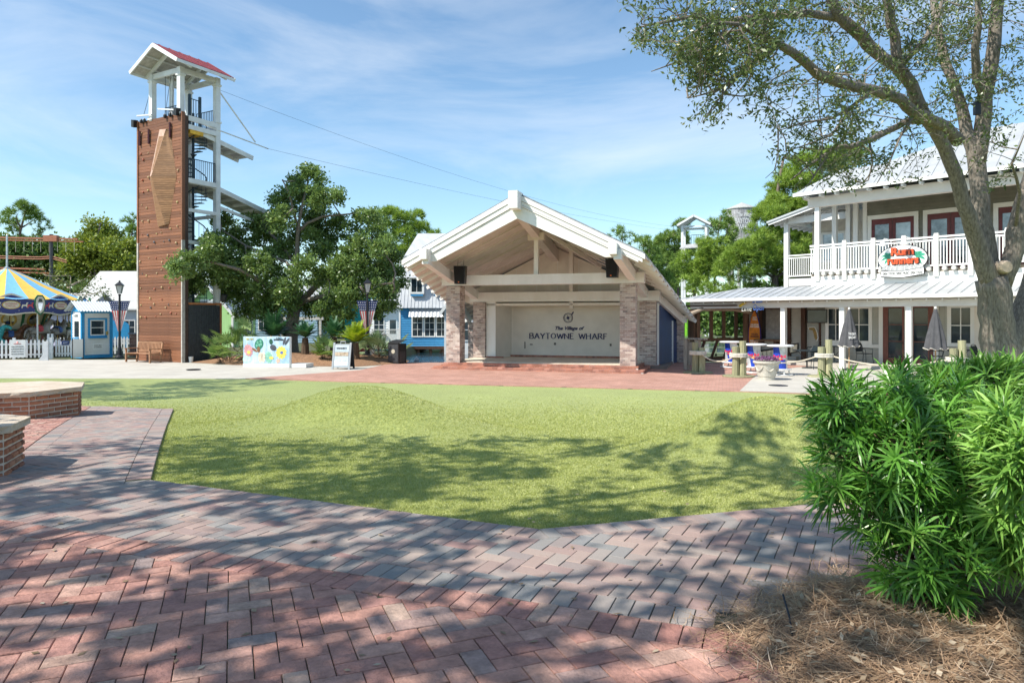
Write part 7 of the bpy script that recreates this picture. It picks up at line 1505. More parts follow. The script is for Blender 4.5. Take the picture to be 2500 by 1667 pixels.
# ---- shade trees standing just outside the picture on the left (their shade lies on the paving and the lawn)
def inframe(P):
    u = CX + P[:, 0] * FPX / np.maximum(P[:, 1], .1); v = HV - (P[:, 2] - EYE) * FPX / np.maximum(P[:, 1], .1); return (P[:, 1] > .3) & (u > -120) & (u < 2620) & (v > -170)
def shade_tree(lab, base, blobs, dens, per):
    b_ = Vector((*base, zg(base[1]))); t_ = thing('live_oak', lab, 'tree', b_); q = MB(); limb(q, bend((0, 0, -.2), (0, 0, 4.2), 6, .03), .34, .24, 10); q.build('trunk', BARK, t_, smooth=True)
    B = [((x - b_.x, y - b_.y, z - b_.z), r) for x, y, z, r in blobs]
    for c_, r in B: q = MB(); limb(q, bend((0, 0, 4.0), c_, 5, .06), .14, .03, 6); q.build('branch', BARK, t_, smooth=True)
    cc, cd = clusters(B, dens); keep = ~inframe(cc + np.array(b_)); foliage(t_, cc[keep], cd[keep], per, .16, .17, .055, OAKL)
shade_tree('live oak just outside the left edge shading the brick paving', (-7.6, 1.2), [(-7.5, 2.2, 6.6, 2.0), (-4.6, 1.2, 6.8, 1.8), (-9.2, 4.4, 6.6, 1.9), (-6.3, 4.6, 7.4, 1.7), (-3.4, 3.6, 7.4, 1.4), (-5.4, -.8, 6.3, 1.8), (-10.5, 2.2, 6.2, 1.8), (-8.2, -.6, 6.6, 1.8)], 16, 34)
shade_tree('live oak behind the viewer shading the near right paving', (-2.6, -4.2), [(-2.4, -1.4, 7.0, 1.7), (-.8, 1.2, 7.6, 1.5), (-3.8, -3.0, 7.0, 1.8), (-.6, -2.6, 7.0, 1.8), (-1.9, 2.6, 8.0, 1.1), (1.0, -.8, 7.2, 1.4)], 14, 34)
shade_tree('live oak beyond the left edge shading the far lawn corner', (-19.0, 14.6), [(-19, 14.6, 7.0, 2.2), (-16.6, 15.6, 8.0, 1.8), (-20.5, 17.0, 7.4, 2.2), (-17.2, 17.8, 9.5, 1.7), (-21.5, 13.5, 6.5, 2.0)], 22, 34)
# ---- small lookout, water tank, zip lines in the background
p = at(1697, 0, 76); lk = thing('small_lookout', 'small white roofed lookout rising above the pines', 'tower', (p.x, 76, PLAZA), -.35)
def Zl(v): return zl(v, 76)
for x in (-1.25, 1.25):
    for y in (-1.1, 1.1): q = MB(); q.box(x - .13, x + .13, y - .13, y + .13, 0, Zl(552)); q.build('post', TWHITE, lk)
for s in (-1, 1):
    q = MB(); q.extr([(0, -1.6, Zl(531)), (s * 1.75, -1.6, Zl(553)), (s * 1.75, 1.6, Zl(553)), (0, 1.6, Zl(531))], (0, 0, .08)); q.build('roof', REDR, lk); q = MB(); q.beam((0, -1.6, Zl(531)), (s * 1.75, -1.6, Zl(553)), .1, .22); q.build('barge_board', TWHITE, lk)
    q = MB(); q.extr([(0, -1.5, Zl(531) - .03), (s * 1.7, -1.5, Zl(553) - .03), (s * 1.7, 1.5, Zl(553) - .03), (0, 1.5, Zl(531) - .03)], (0, 0, .02)); q.build('roof_deck', TWHITE, lk)
for z in (Zl(556), Zl(602)):
    for y in (-1.1, 1.1): q = MB(); q.beam((-1.3, y, z), (1.3, y, z), .14, .2); q.build('beam', TWHITE, lk)
q = MB(); q.box(-1.2, 1.2, -1.1, 1.1, Zl(604), Zl(602)); q.build('deck', GREYW, lk); q = MB(); q.extr([(-1.2, -1.2, Zl(602)), (1.2, -1.2, Zl(598)), (.8, -2.4, Zl(610)), (-1.4, -2.4, Zl(612))], (0, 0, .1)); q.build('landing_ramp', GREYW, lk)
for k in range(9): q = MB(); x = -.3 + k * .19; q.tube([(x, -1.0, Zl(602)), (x, -1.0, Zl(576))], .02, 4); q.build('baluster', RAIL, lk)
q = MB(); q.tube([(-.3, -1.0, Zl(576)), (1.25, -1.0, Zl(576))], .03, 5); q.build('rail', RAIL, lk)
p = at(1811, 0, 95); wt = thing('water_tank', 'weathered wooden water tank with conical roof above the pines', 'water tank', (p.x, 95, PLAZA)); R_ = 37 * 95 / FPX; zt_, zb_ = zl(513, 95), zl(585, 95); TG = mat('tank_wood', (.32, .32, .33), .9, var=.15, scale=3, rnd=.2)
for k in range(36):
    a, b_ = 2 * pi * k / 36, 2 * pi * (k + .94) / 36; q = MB(); q.extr([(R_ * cos(a), R_ * sin(a), zb_), (R_ * cos(b_), R_ * sin(b_), zb_), (R_ * .94 * cos(b_), R_ * .94 * sin(b_), zb_), (R_ * .94 * cos(a), R_ * .94 * sin(a), zb_)], (0, 0, zt_ - zb_)); q.build('stave', TG, wt)
q = MB(); q.lathe([(R_ * 1.06, zt_), (R_ * 1.06, zt_ + .1), (.1, zl(495, 95)), (.02, zl(494, 95))], 24); q.build('roof', mat('tank_roof', (.42, .42, .40), .6), wt); q = MB(); q.lathe([(R_ * 1.2, zb_ - .3), (R_ * 1.2, zb_)], 24); q.build('platform', GREYW, wt)
for k in range(6): a = k * pi / 3; q = MB(); q.tube([(R_ * .9 * cos(a), R_ * .9 * sin(a), 0), (R_ * .8 * cos(a), R_ * .8 * sin(a), zb_)], .25, 8); q.build('leg', GREYW, wt)
text_mesh('The Village of', 'lettering', SGW, wt, (-.1, -R_ - .1, zl(534, 95)), .55, width=2.6, shear=.3); text_mesh('BAYTOWNE', 'lettering', SGW, wt, (-.1, -R_ - .1, zl(551, 95)), .75, width=3.0); text_mesh('WHARF', 'lettering', SGW, wt, (-.1, -R_ - .1, zl(566, 95)), .75, width=2.2)
def cable(a, b, sag, lab):
    q = MB(); q.tube([a.lerp(b, i / 20) - Vector((0, 0, sag * 4 * (i / 20) * (1 - i / 20))) for i in range(21)], .0065, 4); o = q.build('zip_line', DKMETAL); tag(o, lab, 'cable', 'zip lines')
lkp = Vector((at(1672, 0, 76).x, 76, PLAZA + Zl(556)))
cable(FT.w(-.3, 1.9, 13.3), lkp, 1.2, 'upper zip line cable from the tower roof to the small lookout'); cable(FT.w(.3, 4.5, 10.85), lkp + Vector((1.2, 0, -.6)), .5, 'lower zip line cable from the launch platform to the small lookout')
# ================================================================ FOREGROUND PAVING
GPAV = ramp_mat('concrete_paver', [(.31, .225, .20), (.38, .28, .24), (.25, .245, .235), (.34, .23, .205), (.39, .31, .265), (.225, .23, .23), (.37, .25, .215), (.295, .27, .25), (.33, .20, .18)], rough=.85, bump=.35, bscale=160, nscale=1.2, namp=.12, fine=.16)
OPAV = ramp_mat('old_brick', [(.39, .195, .155), (.46, .26, .205), (.35, .17, .14), (.45, .27, .215), (.41, .21, .165), (.28, .215, .20), (.44, .24, .19), (.37, .185, .155), (.48, .28, .225), (.42, .30, .24), (.39, .20, .16), (.34, .18, .155)], rough=.9, bump=1.0, bscale=34, nscale=11, namp=.3, fine=.14)
SAND = mat('joint_sand', (.11, .09, .07), .95, scale=6, col2=(.09, .105, .05), bump=.6, bscale=60)
def clip(poly, zone):
    """convex clip of a polygon (2d) by a convex counter-clockwise zone"""
    out = poly
    for i in range(len(zone)):
        a, b = zone[i], zone[(i + 1) % len(zone)]; nx, ny = a[1] - b[1], b[0] - a[0]; res = []
        for j in range(len(out)):
            p, q_ = out[j], out[(j + 1) % len(out)]; dp = (p[0] - a[0]) * nx + (p[1] - a[1]) * ny; dq = (q_[0] - a[0]) * nx + (q_[1] - a[1]) * ny
            if dp >= 0: res.append(p)
            if (dp > 0) != (dq > 0) and abs(dp - dq) > 1e-12: t = dp / (dp - dq); res.append((p[0] + (q_[0] - p[0]) * t, p[1] + (q_[1] - p[1]) * t))
        out = res
        if len(out) < 3: return []
    return out
def area(p): return .5 * sum(p[i][0] * p[(i + 1) % len(p)][1] - p[(i + 1) % len(p)][0] * p[i][1] for i in range(len(p)))
def dedupe(p):
    r = []
    for q_ in p:
        if not r or hypot(q_[0] - r[-1][0], q_[1] - r[-1][1]) > .004: r.append(q_)
    if len(r) > 1 and hypot(r[0][0] - r[-1][0], r[0][1] - r[-1][1]) < .004: r.pop()
    return r
def herring(zone, ang, W, org=(0, 0), jt=.0024):
    c, s = cos(ang), sin(ang); xs_ = [(p[0] - org[0]) * c + (p[1] - org[1]) * s for p in zone]; ys_ = [-(p[0] - org[0]) * s + (p[1] - org[1]) * c for p in zone]
    i0, i1, j0, j1 = int(min(xs_) / W) - 3, int(max(xs_) / W) + 3, int(min(ys_) / W) - 3, int(max(ys_) / W) + 3; out = []
    for x in range(i0, i1):
        for y in range(j0, j1):
            # lattice k(1,1) + l(2,-2): x = k+2l, y = k-2l
            if (x - y) % 4: continue
            for (ax, ay, bx, by) in ((x, y, x + 2, y + 1), (x, y + 1, x + 1, y + 3)):
                r = [(ax * W + jt, ay * W + jt), (bx * W - jt, ay * W + jt), (bx * W - jt, by * W - jt), (ax * W + jt, by * W - jt)]
                r = [(org[0] + px * c - py * s, org[1] + px * s + py * c) for px, py in r]; q_ = dedupe(clip(r, zone))
                if len(q_) >= 3 and area(q_) > .0008: out.append(q_)
    return out
def soldier(a, b, inw, W=.1, L_=.2, jt=.0024, t0=0, t1=0):
    """row of bricks laid crosswise along a->b, on the left side (inw=1) or right (-1)"""
    a = Vector(a); b = Vector(b); d = (b - a).normalized(); n_ = Vector((-d.y, d.x)) * inw; n = int(round((b - a).length / W)); w = (b - a).length / n; out = []
    for k in range(n):
        p = a + d * (k * w + jt); q_ = a + d * ((k + 1) * w - jt); r = [p, q_, q_ + n_ * L_, p + n_ * L_] if inw > 0 else [p + n_ * L_, q_ + n_ * L_, q_, p]; out.append([tuple(v) for v in r])
    return out
def visible(p):
    x = sum(v[0] for v in p) / len(p); y = sum(v[1] for v in p) / len(p); return y > 2.6 and abs(x) < .76 * y + .15
def lay(name, label_parts, polys, m, base_zone, hgt, tilt, rough, zoff=0):
    bz = MB()
    for zone in base_zone:
        y0, y1 = min(p[1] for p in zone), max(p[1] for p in zone); n = max(1, int((y1 - y0) / .5))
        for k in range(n):
            ya, yb = y0 + (y1 - y0) * k / n, y0 + (y1 - y0) * (k + 1) / n; s_ = clip(zone, [(-99, ya), (99, ya), (99, yb), (-99, yb)])
            if len(s_) >= 3: bz.add([(p[0], p[1], zg(p[1]) + .029 + zoff) for p in s_], [tuple(range(len(s_)))])
    par = struct(bz.build(name, SAND)); polys = [p for p in polys if visible(p) or random.random() < 1]
    vis = sorted([p for p in polys if visible(p)], key=lambda p: min(v[1] for v in p)); ind = vis[:298]; ids = set(map(id, ind)); rest = [p for p in polys if id(p) not in ids]
    def prism(mb, p, cx, cy, zb):
        n = len(p); ch = .0035; z1 = hgt + random.uniform(-tilt, tilt); tx, ty = random.uniform(-rough, rough), random.uniform(-rough, rough); G = (cx, cy)
        def top(v, ins):
            dx, dy = v[0] - G[0], v[1] - G[1]; L_ = max(hypot(dx, dy), 1e-6); k = max(0, 1 - ins / L_); return G[0] + dx * k, G[1] + dy * k
        vs = []
        for ring, (ins, z) in enumerate(((0, .004), (0, z1 - ch), (ch * 1.2, z1))):
            for v in p:
                x, y = top(v, ins); zz = zg(y) + z + (x - cx) * tx + (y - cy) * ty + (random.uniform(-rough, rough) * .06 if ring == 2 else 0); vs.append((x - zb[0], y - zb[1], zz - zb[2]))
        fs = [(r * n + i, r * n + (i + 1) % n, (r + 1) * n + (i + 1) % n, (r + 1) * n + i) for r in (0, 1) for i in range(n)]
        if rough > .01:
            x, y = G; vs.append((x - zb[0], y - zb[1], zg(y) + z1 + random.uniform(-.001, .003) - zb[2])); fs += [(2 * n + i, 2 * n + (i + 1) % n, 3 * n) for i in range(n)]
        else: fs.append(tuple(2 * n + i for i in range(n)))
        mb.add(vs, fs)
    for p in ind:
        cx, cy = sum(v[0] for v in p) / len(p), sum(v[1] for v in p) / len(p); q = MB(); zb = (cx, cy, zg(cy)); prism(q, p, cx, cy, zb); q.build('brick', m, par, loc=zb)
    q = MB()
    for p in rest:
        cx, cy = sum(v[0] for v in p) / len(p), sum(v[1] for v in p) / len(p); q.cur = random.random(); prism(q, p, cx, cy, (0, 0, 0))
    if rest: q.build('far_bricks', m, par, kind='stuff')
    print(name, len(ind), len(rest)); return par
V2 = lambda x, y: Vector((x, y))
A_, B_, C_, D_ = V2(-7.06, 14.43), V2(-3.27, 6.26), V2(.19, 4.8), V2(2.28, 5.42)
D2_ = V2(5.6, 6.0); L0, L1 = V2(-3.74, 5.05), V2(.95, 3.258); ld = (L1 - L0).normalized(); ln = V2(-ld.y, ld.x); Lx = lambda t: L0 + ld * t
LS, LE = Lx(-3.2), L1
bc = (C_ - B_).normalized(); bn_ = V2(-bc.y, bc.x); ba = (A_ - B_).normalized(); an_ = V2(-ba.y, ba.x); cdv = (D_ - C_).normalized(); cn = V2(-cdv.y, cdv.x); dd_ = (D2_ - D_).normalized(); dn = V2(-dd_.y, dd_.x)
def isect(p, d, q_, e): t = ((q_.x - p.x) * e.y - (q_.y - p.y) * e.x) / (d.x * e.y - d.y * e.x); return p + d * t
Bi = isect(B_ - bn_ * .205, bc, B_ + an_ * .205, ba); Ci = isect(C_ - bn_ * .205, bc, C_ - cn * .205, cdv); Di = isect(C_ - cn * .205, cdv, D_ - dn * .205, dd_)
gl = .205; G0, G1 = LS + ln * gl, LE + ln * gl
lp0, lp1 = V2(-4.97, 7.21), V2(-9.0, 15.2); T_ = lambda v: (v.x, v.y)
Ai = A_ + an_ * .205
P1 = [T_(G0), T_(isect(G0, ld, Ci, V2(0, 1))), T_(Ci), T_(Bi)]; P1b = [T_(G0), T_(Bi), T_(lp0)]; P3 = [T_(Bi), T_(Ai), T_(lp1), T_(lp0)]
e1 = isect(G0, ld, Ci, V2(0, 1)); P2 = [T_(e1), T_(G1), (5.6, 3.3), T_(D2_ - dn * .205), T_(Di), T_(Ci)]
HA = radians(-27.3); polys = []
big = [(-10, 3), (6, 3), (6, 16), (-10, 16)]
for r in herring(big, HA, .1015, (0, 4)):
    parts_ = [dedupe(clip(r, z)) for z in (P1, P1b, P3, P2)]; parts_ = [p for p in parts_ if len(p) >= 3 and area(p) > .0006]
    if sum(area(p) for p in parts_) > .96 * area(r): polys.append(r)      # whole bricks stay whole across the seams between zones
    else: polys += parts_
for w_ in ([C_, C_ - cn * .203, Ci, C_ - bn_ * .203], [B_, B_ - bn_ * .203, Bi, B_ + an_ * .203]):
    w_ = [T_(v) for v in w_]; w_ = w_ if area(w_) > 0 else w_[::-1]; g_ = (sum(v[0] for v in w_) / 4, sum(v[1] for v in w_) / 4)
    polys.append([(g_[0] + (v[0] - g_[0]) * .96, g_[1] + (v[1] - g_[1]) * .96) for v in w_])
polys += soldier(LS, LE, 1, W=.1015) + soldier(B_, C_, -1, W=.1015) + soldier(C_, D_, -1, W=.1015) + soldier(D_, D2_, -1, W=.1015) + soldier(A_, B_ + ba * .08, -1, W=.1015)
ls = (lp1 - lp0).normalized(); polys += soldier(lp0, lp1, 1, W=.1015)
W_out = V2(-ls.y, ls.x)
gz = [[T_(LS), T_(LE), (5.6, 3.2), T_(D2_), T_(C_)], [T_(LS), T_(C_), T_(B_), T_(lp0 + W_out * .2)], [T_(B_), T_(A_), T_(lp1 + W_out * .2), T_(lp0 + W_out * .2)]]
gz[0] = [T_(LS), T_(LE), (5.6, 3.2), T_(D2_), T_(D_), T_(C_)]; gz = [[T_(LS), T_(LE), T_(C_)], [T_(LE), (5.6, 3.2), T_(D2_), T_(D_), T_(C_)], [T_(LS), T_(C_), T_(B_)], [T_(LS), T_(B_), T_(lp0 + W_out * .2)], [T_(B_), T_(A_), T_(lp1 + W_out * .2), T_(lp0 + W_out * .2)]]
lay('paver_path', None, polys, GPAV, gz, .036, .0015, .004)
# old brick field with its soldier border
O0, O1 = LS - ln * .008, LE + ld * .9 - ln * .008; polys = soldier(O0, O1, -1, W=.104, L_=.208)
oz = [T_(O0 - ln * .216), (-6.5, 1.9), (3.6, 1.9), T_(O1 - ln * .216 + ld * 1.2)]
polys += herring(oz, radians(22), .104, (0, 3), .0022)
lq = lambda v: T_(v); q0, q1 = lp0 + W_out * .21, lp1 + W_out * .21; lz = [T_(q0), T_(q1), (-12.5, 16.5), (-11.5, 8.0), (-6.2, 6.2)]; polys += [p for p in herring(lz, radians(22), .104, (0, 3), .0022)]
lay('old_brick_path', None, polys, OPAV, [[T_(O0), (-6.5, 1.85), (3.7, 1.85), T_(O1 + ld * 1.2)], lz], .038, .003, .02)
# near apron of plain ground under the viewer
q = MB(); q.add([(-9, -4, -.03), (6, -4, -.03), (6, 1.95, .012), (-9, 1.95, .012)], [(0, 1, 2, 3)]); struct(q.build('paving_base', SAND))
# ================================================================ BRICK SEAT PLANTERS AT THE LEFT
SEATB = ramp_mat('seat_brick', [(.36, .14, .075), (.42, .19, .11), (.30, .12, .07), (.45, .24, .15), (.22, .10, .07), (.40, .17, .10)], rough=.85, bump=.5, bscale=45, nscale=14, namp=.16)
CAPS = mat('sandstone_cap', (.46, .37, .28), .85, scale=3, col2=(.60, .52, .42), bump=.7, bscale=18)
SMORT = mat('seat_mortar', (.56, .49, .42), .95, bump=.5)
def seat_planter(lab, c_, R_, hgt, rot, capt, zb):
    t_ = thing('brick_seat_wall', lab, 'seat wall', (c_[0], c_[1], zb), rot, 'brick seat walls'); n = 8; V = [(R_ * cos(2 * pi * k / n), R_ * sin(2 * pi * k / n)) for k in range(n)]
    q = MB(); q.extr([(x, y, -.1) for x, y in V], (0, 0, hgt + .1)); co = q.build('mortar_core', SMORT, t_); rows = int(round(hgt / .078)); ch = hgt / rows; srcs = {}
    for k in range(n):
        a, b_ = V[k], V[(k + 1) % n]; L_ = hypot(b_[0] - a[0], b_[1] - a[1]); ang = atan2(b_[1] - a[1], b_[0] - a[0]); nb = max(2, round(L_ / .215)); bw = L_ / nb
        for r in range(rows):
            cuts = [0] + [bw * (i + (.5 if r % 2 else 0)) for i in range(nb + 1) if .05 < bw * (i + (.5 if r % 2 else 0)) < L_ - .05] + [L_]
            for s0, s1 in zip(cuts, cuts[1:]):
                w_ = round(s1 - s0 - .022, 3)
                if w_ < .03: continue
                v_ = random.randint(0, 2); key = (w_, v_)
                if key not in srcs:
                    q = MB(); d = .02; h2 = ch - .022; j = lambda: random.uniform(-.004, .004)
                    q.add([(0, 0, 0), (w_, 0, 0), (w_, 0, h2), (0, 0, h2), (.006 + j(), -d + j(), .006 + j()), (w_ - .006 + j(), -d + j(), .006 + j()), (w_ - .006 + j(), -d + j(), h2 - .006 + j()), (.006 + j(), -d + j(), h2 - .006 + j()), (w_ / 2, -d - .003, h2 / 2)], [(0, 1, 5, 4), (1, 2, 6, 5), (2, 3, 7, 6), (3, 0, 4, 7), (4, 5, 8), (5, 6, 8), (6, 7, 8), (7, 4, 8)])
                    o = q.build('brick', SEATB, co); srcs[key] = o
                else: o = inst(srcs[key], co)
                o.location = (a[0] + cos(ang) * (s0 + .011), a[1] + sin(ang) * (s0 + .011), r * ch + .011); o.rotation_euler = (0, 0, ang)
    # cap: rough-edged slab, stepped sides
    rc_ = R_ + .07; m_ = 12; P0, P1_, P2_ = [], [], []
    for k in range(n):
        a = Vector((rc_ * cos(2 * pi * k / n), rc_ * sin(2 * pi * k / n))); b_ = Vector((rc_ * cos(2 * pi * (k + 1) / n), rc_ * sin(2 * pi * (k + 1) / n)))
        for i in range(m_):
            p = a.lerp(b_, i / m_); j = lambda s: 1 + random.uniform(-s, s * .3); P0.append((*(p * j(.02)), hgt + .002)); P1_.append((*(p * j(.035)), hgt + capt * random.uniform(.35, .7))); P2_.append((*(p * j(.008)), hgt + capt))
    N_ = n * m_; q = MB(); q.add(P0 + P1_ + P2_, [(r * N_ + i, r * N_ + (i + 1) % N_, (r + 1) * N_ + (i + 1) % N_, (r + 1) * N_ + i) for r in (0, 1) for i in range(N_)] + [tuple(range(N_ - 1, -1, -1)), tuple(range(2 * N_, 3 * N_))]); q.build('cap', CAPS, t_)
seat_planter('octagonal brick seat wall with sandstone cap farther along the left path', (-9.05, 12.35), 1.22, .46, .12, .08, zg(12.3))
seat_planter('octagonal brick seat wall cut off by the left edge of the picture', (-5.48, 6.45), .76, .43, -.03, .07, zg(6.45))
# ================================================================ PINE STRAW BED AND BUSHES
bedo = [(.98, 3.32), (1.02, 2.95), (1.12, 2.4), (1.3, 1.7), (4.6, 1.5), (4.8, 4.0), (3.2, 4.15), (2.3, 4.05), (1.75, 3.85), (1.35, 3.6)]
bc_ = (2.4, 2.9)
def ray_r(poly, c_, ang):
    best = 9e9; d = (cos(ang), sin(ang))
    for i in range(len(poly)):
        a, b_ = poly[i], poly[(i + 1) % len(poly)]; ex_, ey_ = b_[0] - a[0], b_[1] - a[1]; den = d[0] * ey_ - d[1] * ex_
        if abs(den) < 1e-9: continue
        t = ((a[0] - c_[0]) * ey_ - (a[1] - c_[1]) * ex_) / den; s_ = ((a[0] - c_[0]) * d[1] - (a[1] - c_[1]) * d[0]) / den
        if t > 0 and -1e-6 <= s_ <= 1 + 1e-6: best = min(best, t)
    return best
def straw_z(x, y):
    a = atan2(y - bc_[1], x - bc_[0]); f = hypot(x - bc_[0], y - bc_[1]) / ray_r(bedo, bc_, a)
    z = .02 + .13 * (1 - min(f, 1) ** 4) + .05 * math.exp(-((x - 1.6) ** 2 + (y - 3.5) ** 2) / .06) - .07 * math.exp(-((x - 2.15) ** 2 + (y - 3.25) ** 2) / .12)
    return zg(y) + z, f
STRAWB = mat('straw_ground', (.17, .11, .075), .95, scale=25, col2=(.34, .235, .155), bump=1, bscale=50, detail=8)
q = MB(); K, R_ = 64, 16; vs = [(bc_[0], bc_[1], straw_z(*bc_)[0])]
for r in range(1, R_ + 1):
    for k in range(K):
        a = 2 * pi * k / K; f = r / R_ * (1 + .03 * sin(k * 2.3)); rr = ray_r(bedo, bc_, a) * f; x, y = bc_[0] + cos(a) * rr, bc_[1] + sin(a) * rr; vs.append((x, y, straw_z(x, y)[0] if r < R_ else .02))
q.add(vs, [(0, 1 + k, 1 + (k + 1) % K) for k in range(K)] + [(1 + (r - 1) * K + k, 1 + r * K + k, 1 + r * K + (k + 1) % K, 1 + (r - 1) * K + (k + 1) % K) for r in range(1, R_) for k in range(K)]); struct(q.build('planting_bed', STRAWB, smooth=True))
STRAW = leaf_mat('pine_straw', (.27, .17, .10), (.55, .38, .24), (.70, .56, .42), tr=.1, rough=.7, spec=.2)
n = 26000; x = RNG.uniform(.75, 4.4, n); y = RNG.uniform(1.9, 4.2, n); zz = np.empty(n); ff = np.empty(n)
for i in range(n): zz[i], ff[i] = straw_z(x[i], y[i])
k = (ff < 1.0 + RNG.exponential(.035, n)) & (np.abs(x) < .8 * y + .2); x, y, zz = x[k], y[k], zz[k]; n = len(x)
zz = np.maximum(zz, .045); P = np.stack([x, y, zz + RNG.uniform(0, .035, n)], 1); a = RNG.uniform(0, 2 * pi, n); d = np.stack([np.cos(a), np.sin(a), RNG.normal(.03, .16, n)], 1); L_ = RNG.uniform(.07, .2, n)[:, None]; s = np.stack([-np.sin(a), np.cos(a), np.zeros(n)], 1) * .0016
bnd = np.stack([-np.sin(a), np.cos(a), RNG.normal(0, .3, n)], 1) * RNG.normal(0, .012, n)[:, None]; M_ = P + d * L_ * .5 + bnd; E_ = P + d * L_
V = np.concatenate([np.stack([P - s, P + s, M_ + s, M_ - s], 1), np.stack([M_ - s, M_ + s, E_ + s * .5, E_ - s * .5], 1)]); rn = RNG.uniform(0, 1, n) ** 1.5
o = np_mesh('pine_straw', V, 4, STRAW, None, np.concatenate([rn, rn]), 'stuff'); tag(o, 'loose brown pine straw covering the planting bed at the lower right', 'pine straw')
DEAD = leaf_mat('dead_leaf', (.22, .15, .09), (.42, .33, .23), (.55, .47, .36), tr=.1, rough=.7, spec=.2)
n = 1500; x = RNG.uniform(1.1, 4.0, n); y = RNG.uniform(2.2, 3.9, n); zf = [straw_z(a, b) for a, b in zip(x, y)]; k = np.array([f < .93 for _, f in zf]); z = np.array([z_ for z_, _ in zf])[k]; x, y = x[k], y[k]; n = len(x)
a = RNG.uniform(0, 2 * pi, n); d = unit(np.stack([np.cos(a), np.sin(a), RNG.normal(0, .3, n)], 1)); s = unit(np.stack([-np.sin(a), np.cos(a), RNG.normal(0, .3, n)], 1))
o = np_mesh('leaf_litter', leafset(np.stack([x, y, z + .03], 1), d, s, RNG.uniform(.035, .07, n), RNG.uniform(.008, .014, n)), 4, DEAD, None, RNG.uniform(0, 1, n), 'stuff'); tag(o, 'fallen dry oak leaves strewn over the pine straw', 'leaf litter')
q = MB(); p = gpt(1935, 1600); q.tube([(p.x, p.y - .02, .05), (p.x + .004, p.y + .05, .16), (p.x + .008, p.y + .13, .22)], .005, 6); o = q.build('irrigation_tube', mat('irrigation_black', (.01, .012, .02), .4)); tag(o, 'thin black irrigation tube sticking out of the pine straw', 'tube')
# fallen leaves on the paving
n = 70; pts = [gpt(random.uniform(50, 1900), random.uniform(1200, 1660)) for _ in range(n)]; P = np.array([(p.x, p.y, p.z + .045) for p in pts]); a = RNG.uniform(0, 2 * pi, n); d = np.stack([np.cos(a), np.sin(a), np.zeros(n)], 1); s = np.stack([-np.sin(a), np.cos(a), RNG.normal(0, .1, n)], 1)
o = np_mesh('fallen_leaves', leafset(P, d, s, RNG.uniform(.03, .06, n), RNG.uniform(.008, .014, n)), 4, DEAD, None, RNG.uniform(0, 1, n), 'stuff'); tag(o, 'few dry leaves scattered on the brick paving', 'leaf litter')
# ---- podocarpus bushes
PODL = leaf_mat('podocarpus_leaf', (.03, .10, .02), (.17, .40, .06), (.42, .66, .16), tr=.28, rough=.32, spec=.5)
PODB = leaf_mat('podocarpus_bright', (.09, .22, .04), (.28, .50, .10), (.46, .68, .20), tr=.3, rough=.35, spec=.5)
def pod_bush(lab, base, blobs, nw, m, Lf, seedn, dense=1):
    r = np.random.default_rng(seedn); b_ = Vector((*base, straw_z(*base)[0])); t_ = thing('podocarpus_bush', lab, 'bush', b_, 0, 'podocarpus bushes')
    cen = []; wts = np.array([R * R for _, _, _, R in blobs]); wts /= wts.sum()
    for _ in range(nw):
        i = r.choice(len(blobs), p=wts); x, y, z, R = blobs[i]; d = r.normal(0, 1, 3); d /= np.linalg.norm(d); rr = R * (.45 + .55 * r.uniform() ** .45); p = np.array([x, y, z]) + d * rr; 
        if p[2] < .08 + zg(p[1]): continue
        cen.append((p, d))
    st_ = MB()
    hubs = [np.array([x, y, z]) for x, y, z, R in blobs]
    for h in hubs: st_.tube(bend((random.uniform(-.08, .08), random.uniform(-.08, .08), -.05), Vector(h) - b_, 6, .08), [.022, .018, .014, .011, .009, .007, .005], 6, cap=False)
    for p, d in cen[::2]:
        h = min(hubs, key=lambda q_: np.linalg.norm(q_ - p)); st_.tube(bend(Vector(h) - b_, Vector(p) - b_, 3, .1), [.006, .005, .004, .003], 4, cap=False)
    st_.build('stems', mat('bush_stem', (.12, .075, .05), .9), t_, kind='stuff')
    V = []; R_n = []
    for p, d in cen:
        nl = int(r.integers(13, 22)); ax = d * .7 + np.array([0, 0, .55]) + r.normal(0, .25, 3); ax /= np.linalg.norm(ax); u_ = np.cross(ax, r.normal(0, 1, 3)); u_ /= np.linalg.norm(u_); w_ = np.cross(ax, u_); tone = r.uniform(0, 1) ** 1.1
        for j in range(nl):
            a = 2.4 * j; el = .15 + 1.0 * (j / nl); dirv = ax * cos(el + .35) + (u_ * cos(a) + w_ * sin(a)) * sin(el + .35); L_ = Lf * r.uniform(.75, 1.2); sd = np.cross(dirv, ax); sd /= max(np.linalg.norm(sd), 1e-6); hw = .0042 * r.uniform(.85, 1.25) * Lf / .1
            b0 = p + ax * (-.03 + .05 * (1 - j / nl)); dr = np.array([0, 0, -1]); q0 = b0; q1 = b0 + dirv * L_ * .35; q2 = b0 + dirv * L_ * .7 + dr * L_ * .06; q3 = b0 + dirv * L_ * .98 + dr * L_ * .17
            V += [q0 - sd * hw * .5, q0 + sd * hw * .5, q1 + sd * hw, q1 - sd * hw, q1 - sd * hw, q1 + sd * hw, q2 + sd * hw * .9, q2 - sd * hw * .9, q2 - sd * hw * .9, q2 + sd * hw * .9, q3 + sd * hw * .15, q3 - sd * hw * .15]
            tn = np.clip(tone * .75 + r.uniform(0, .3), 0, 1); R_n += [tn] * 3
    V = np.array(V) - np.array(b_); np_mesh('leaves', V, 4, m, t_, R_n)
def bp(u, v, Y, rpx): p = at(u, v, Y); return (p.x, p.y, p.z, rpx * Y / FPX)
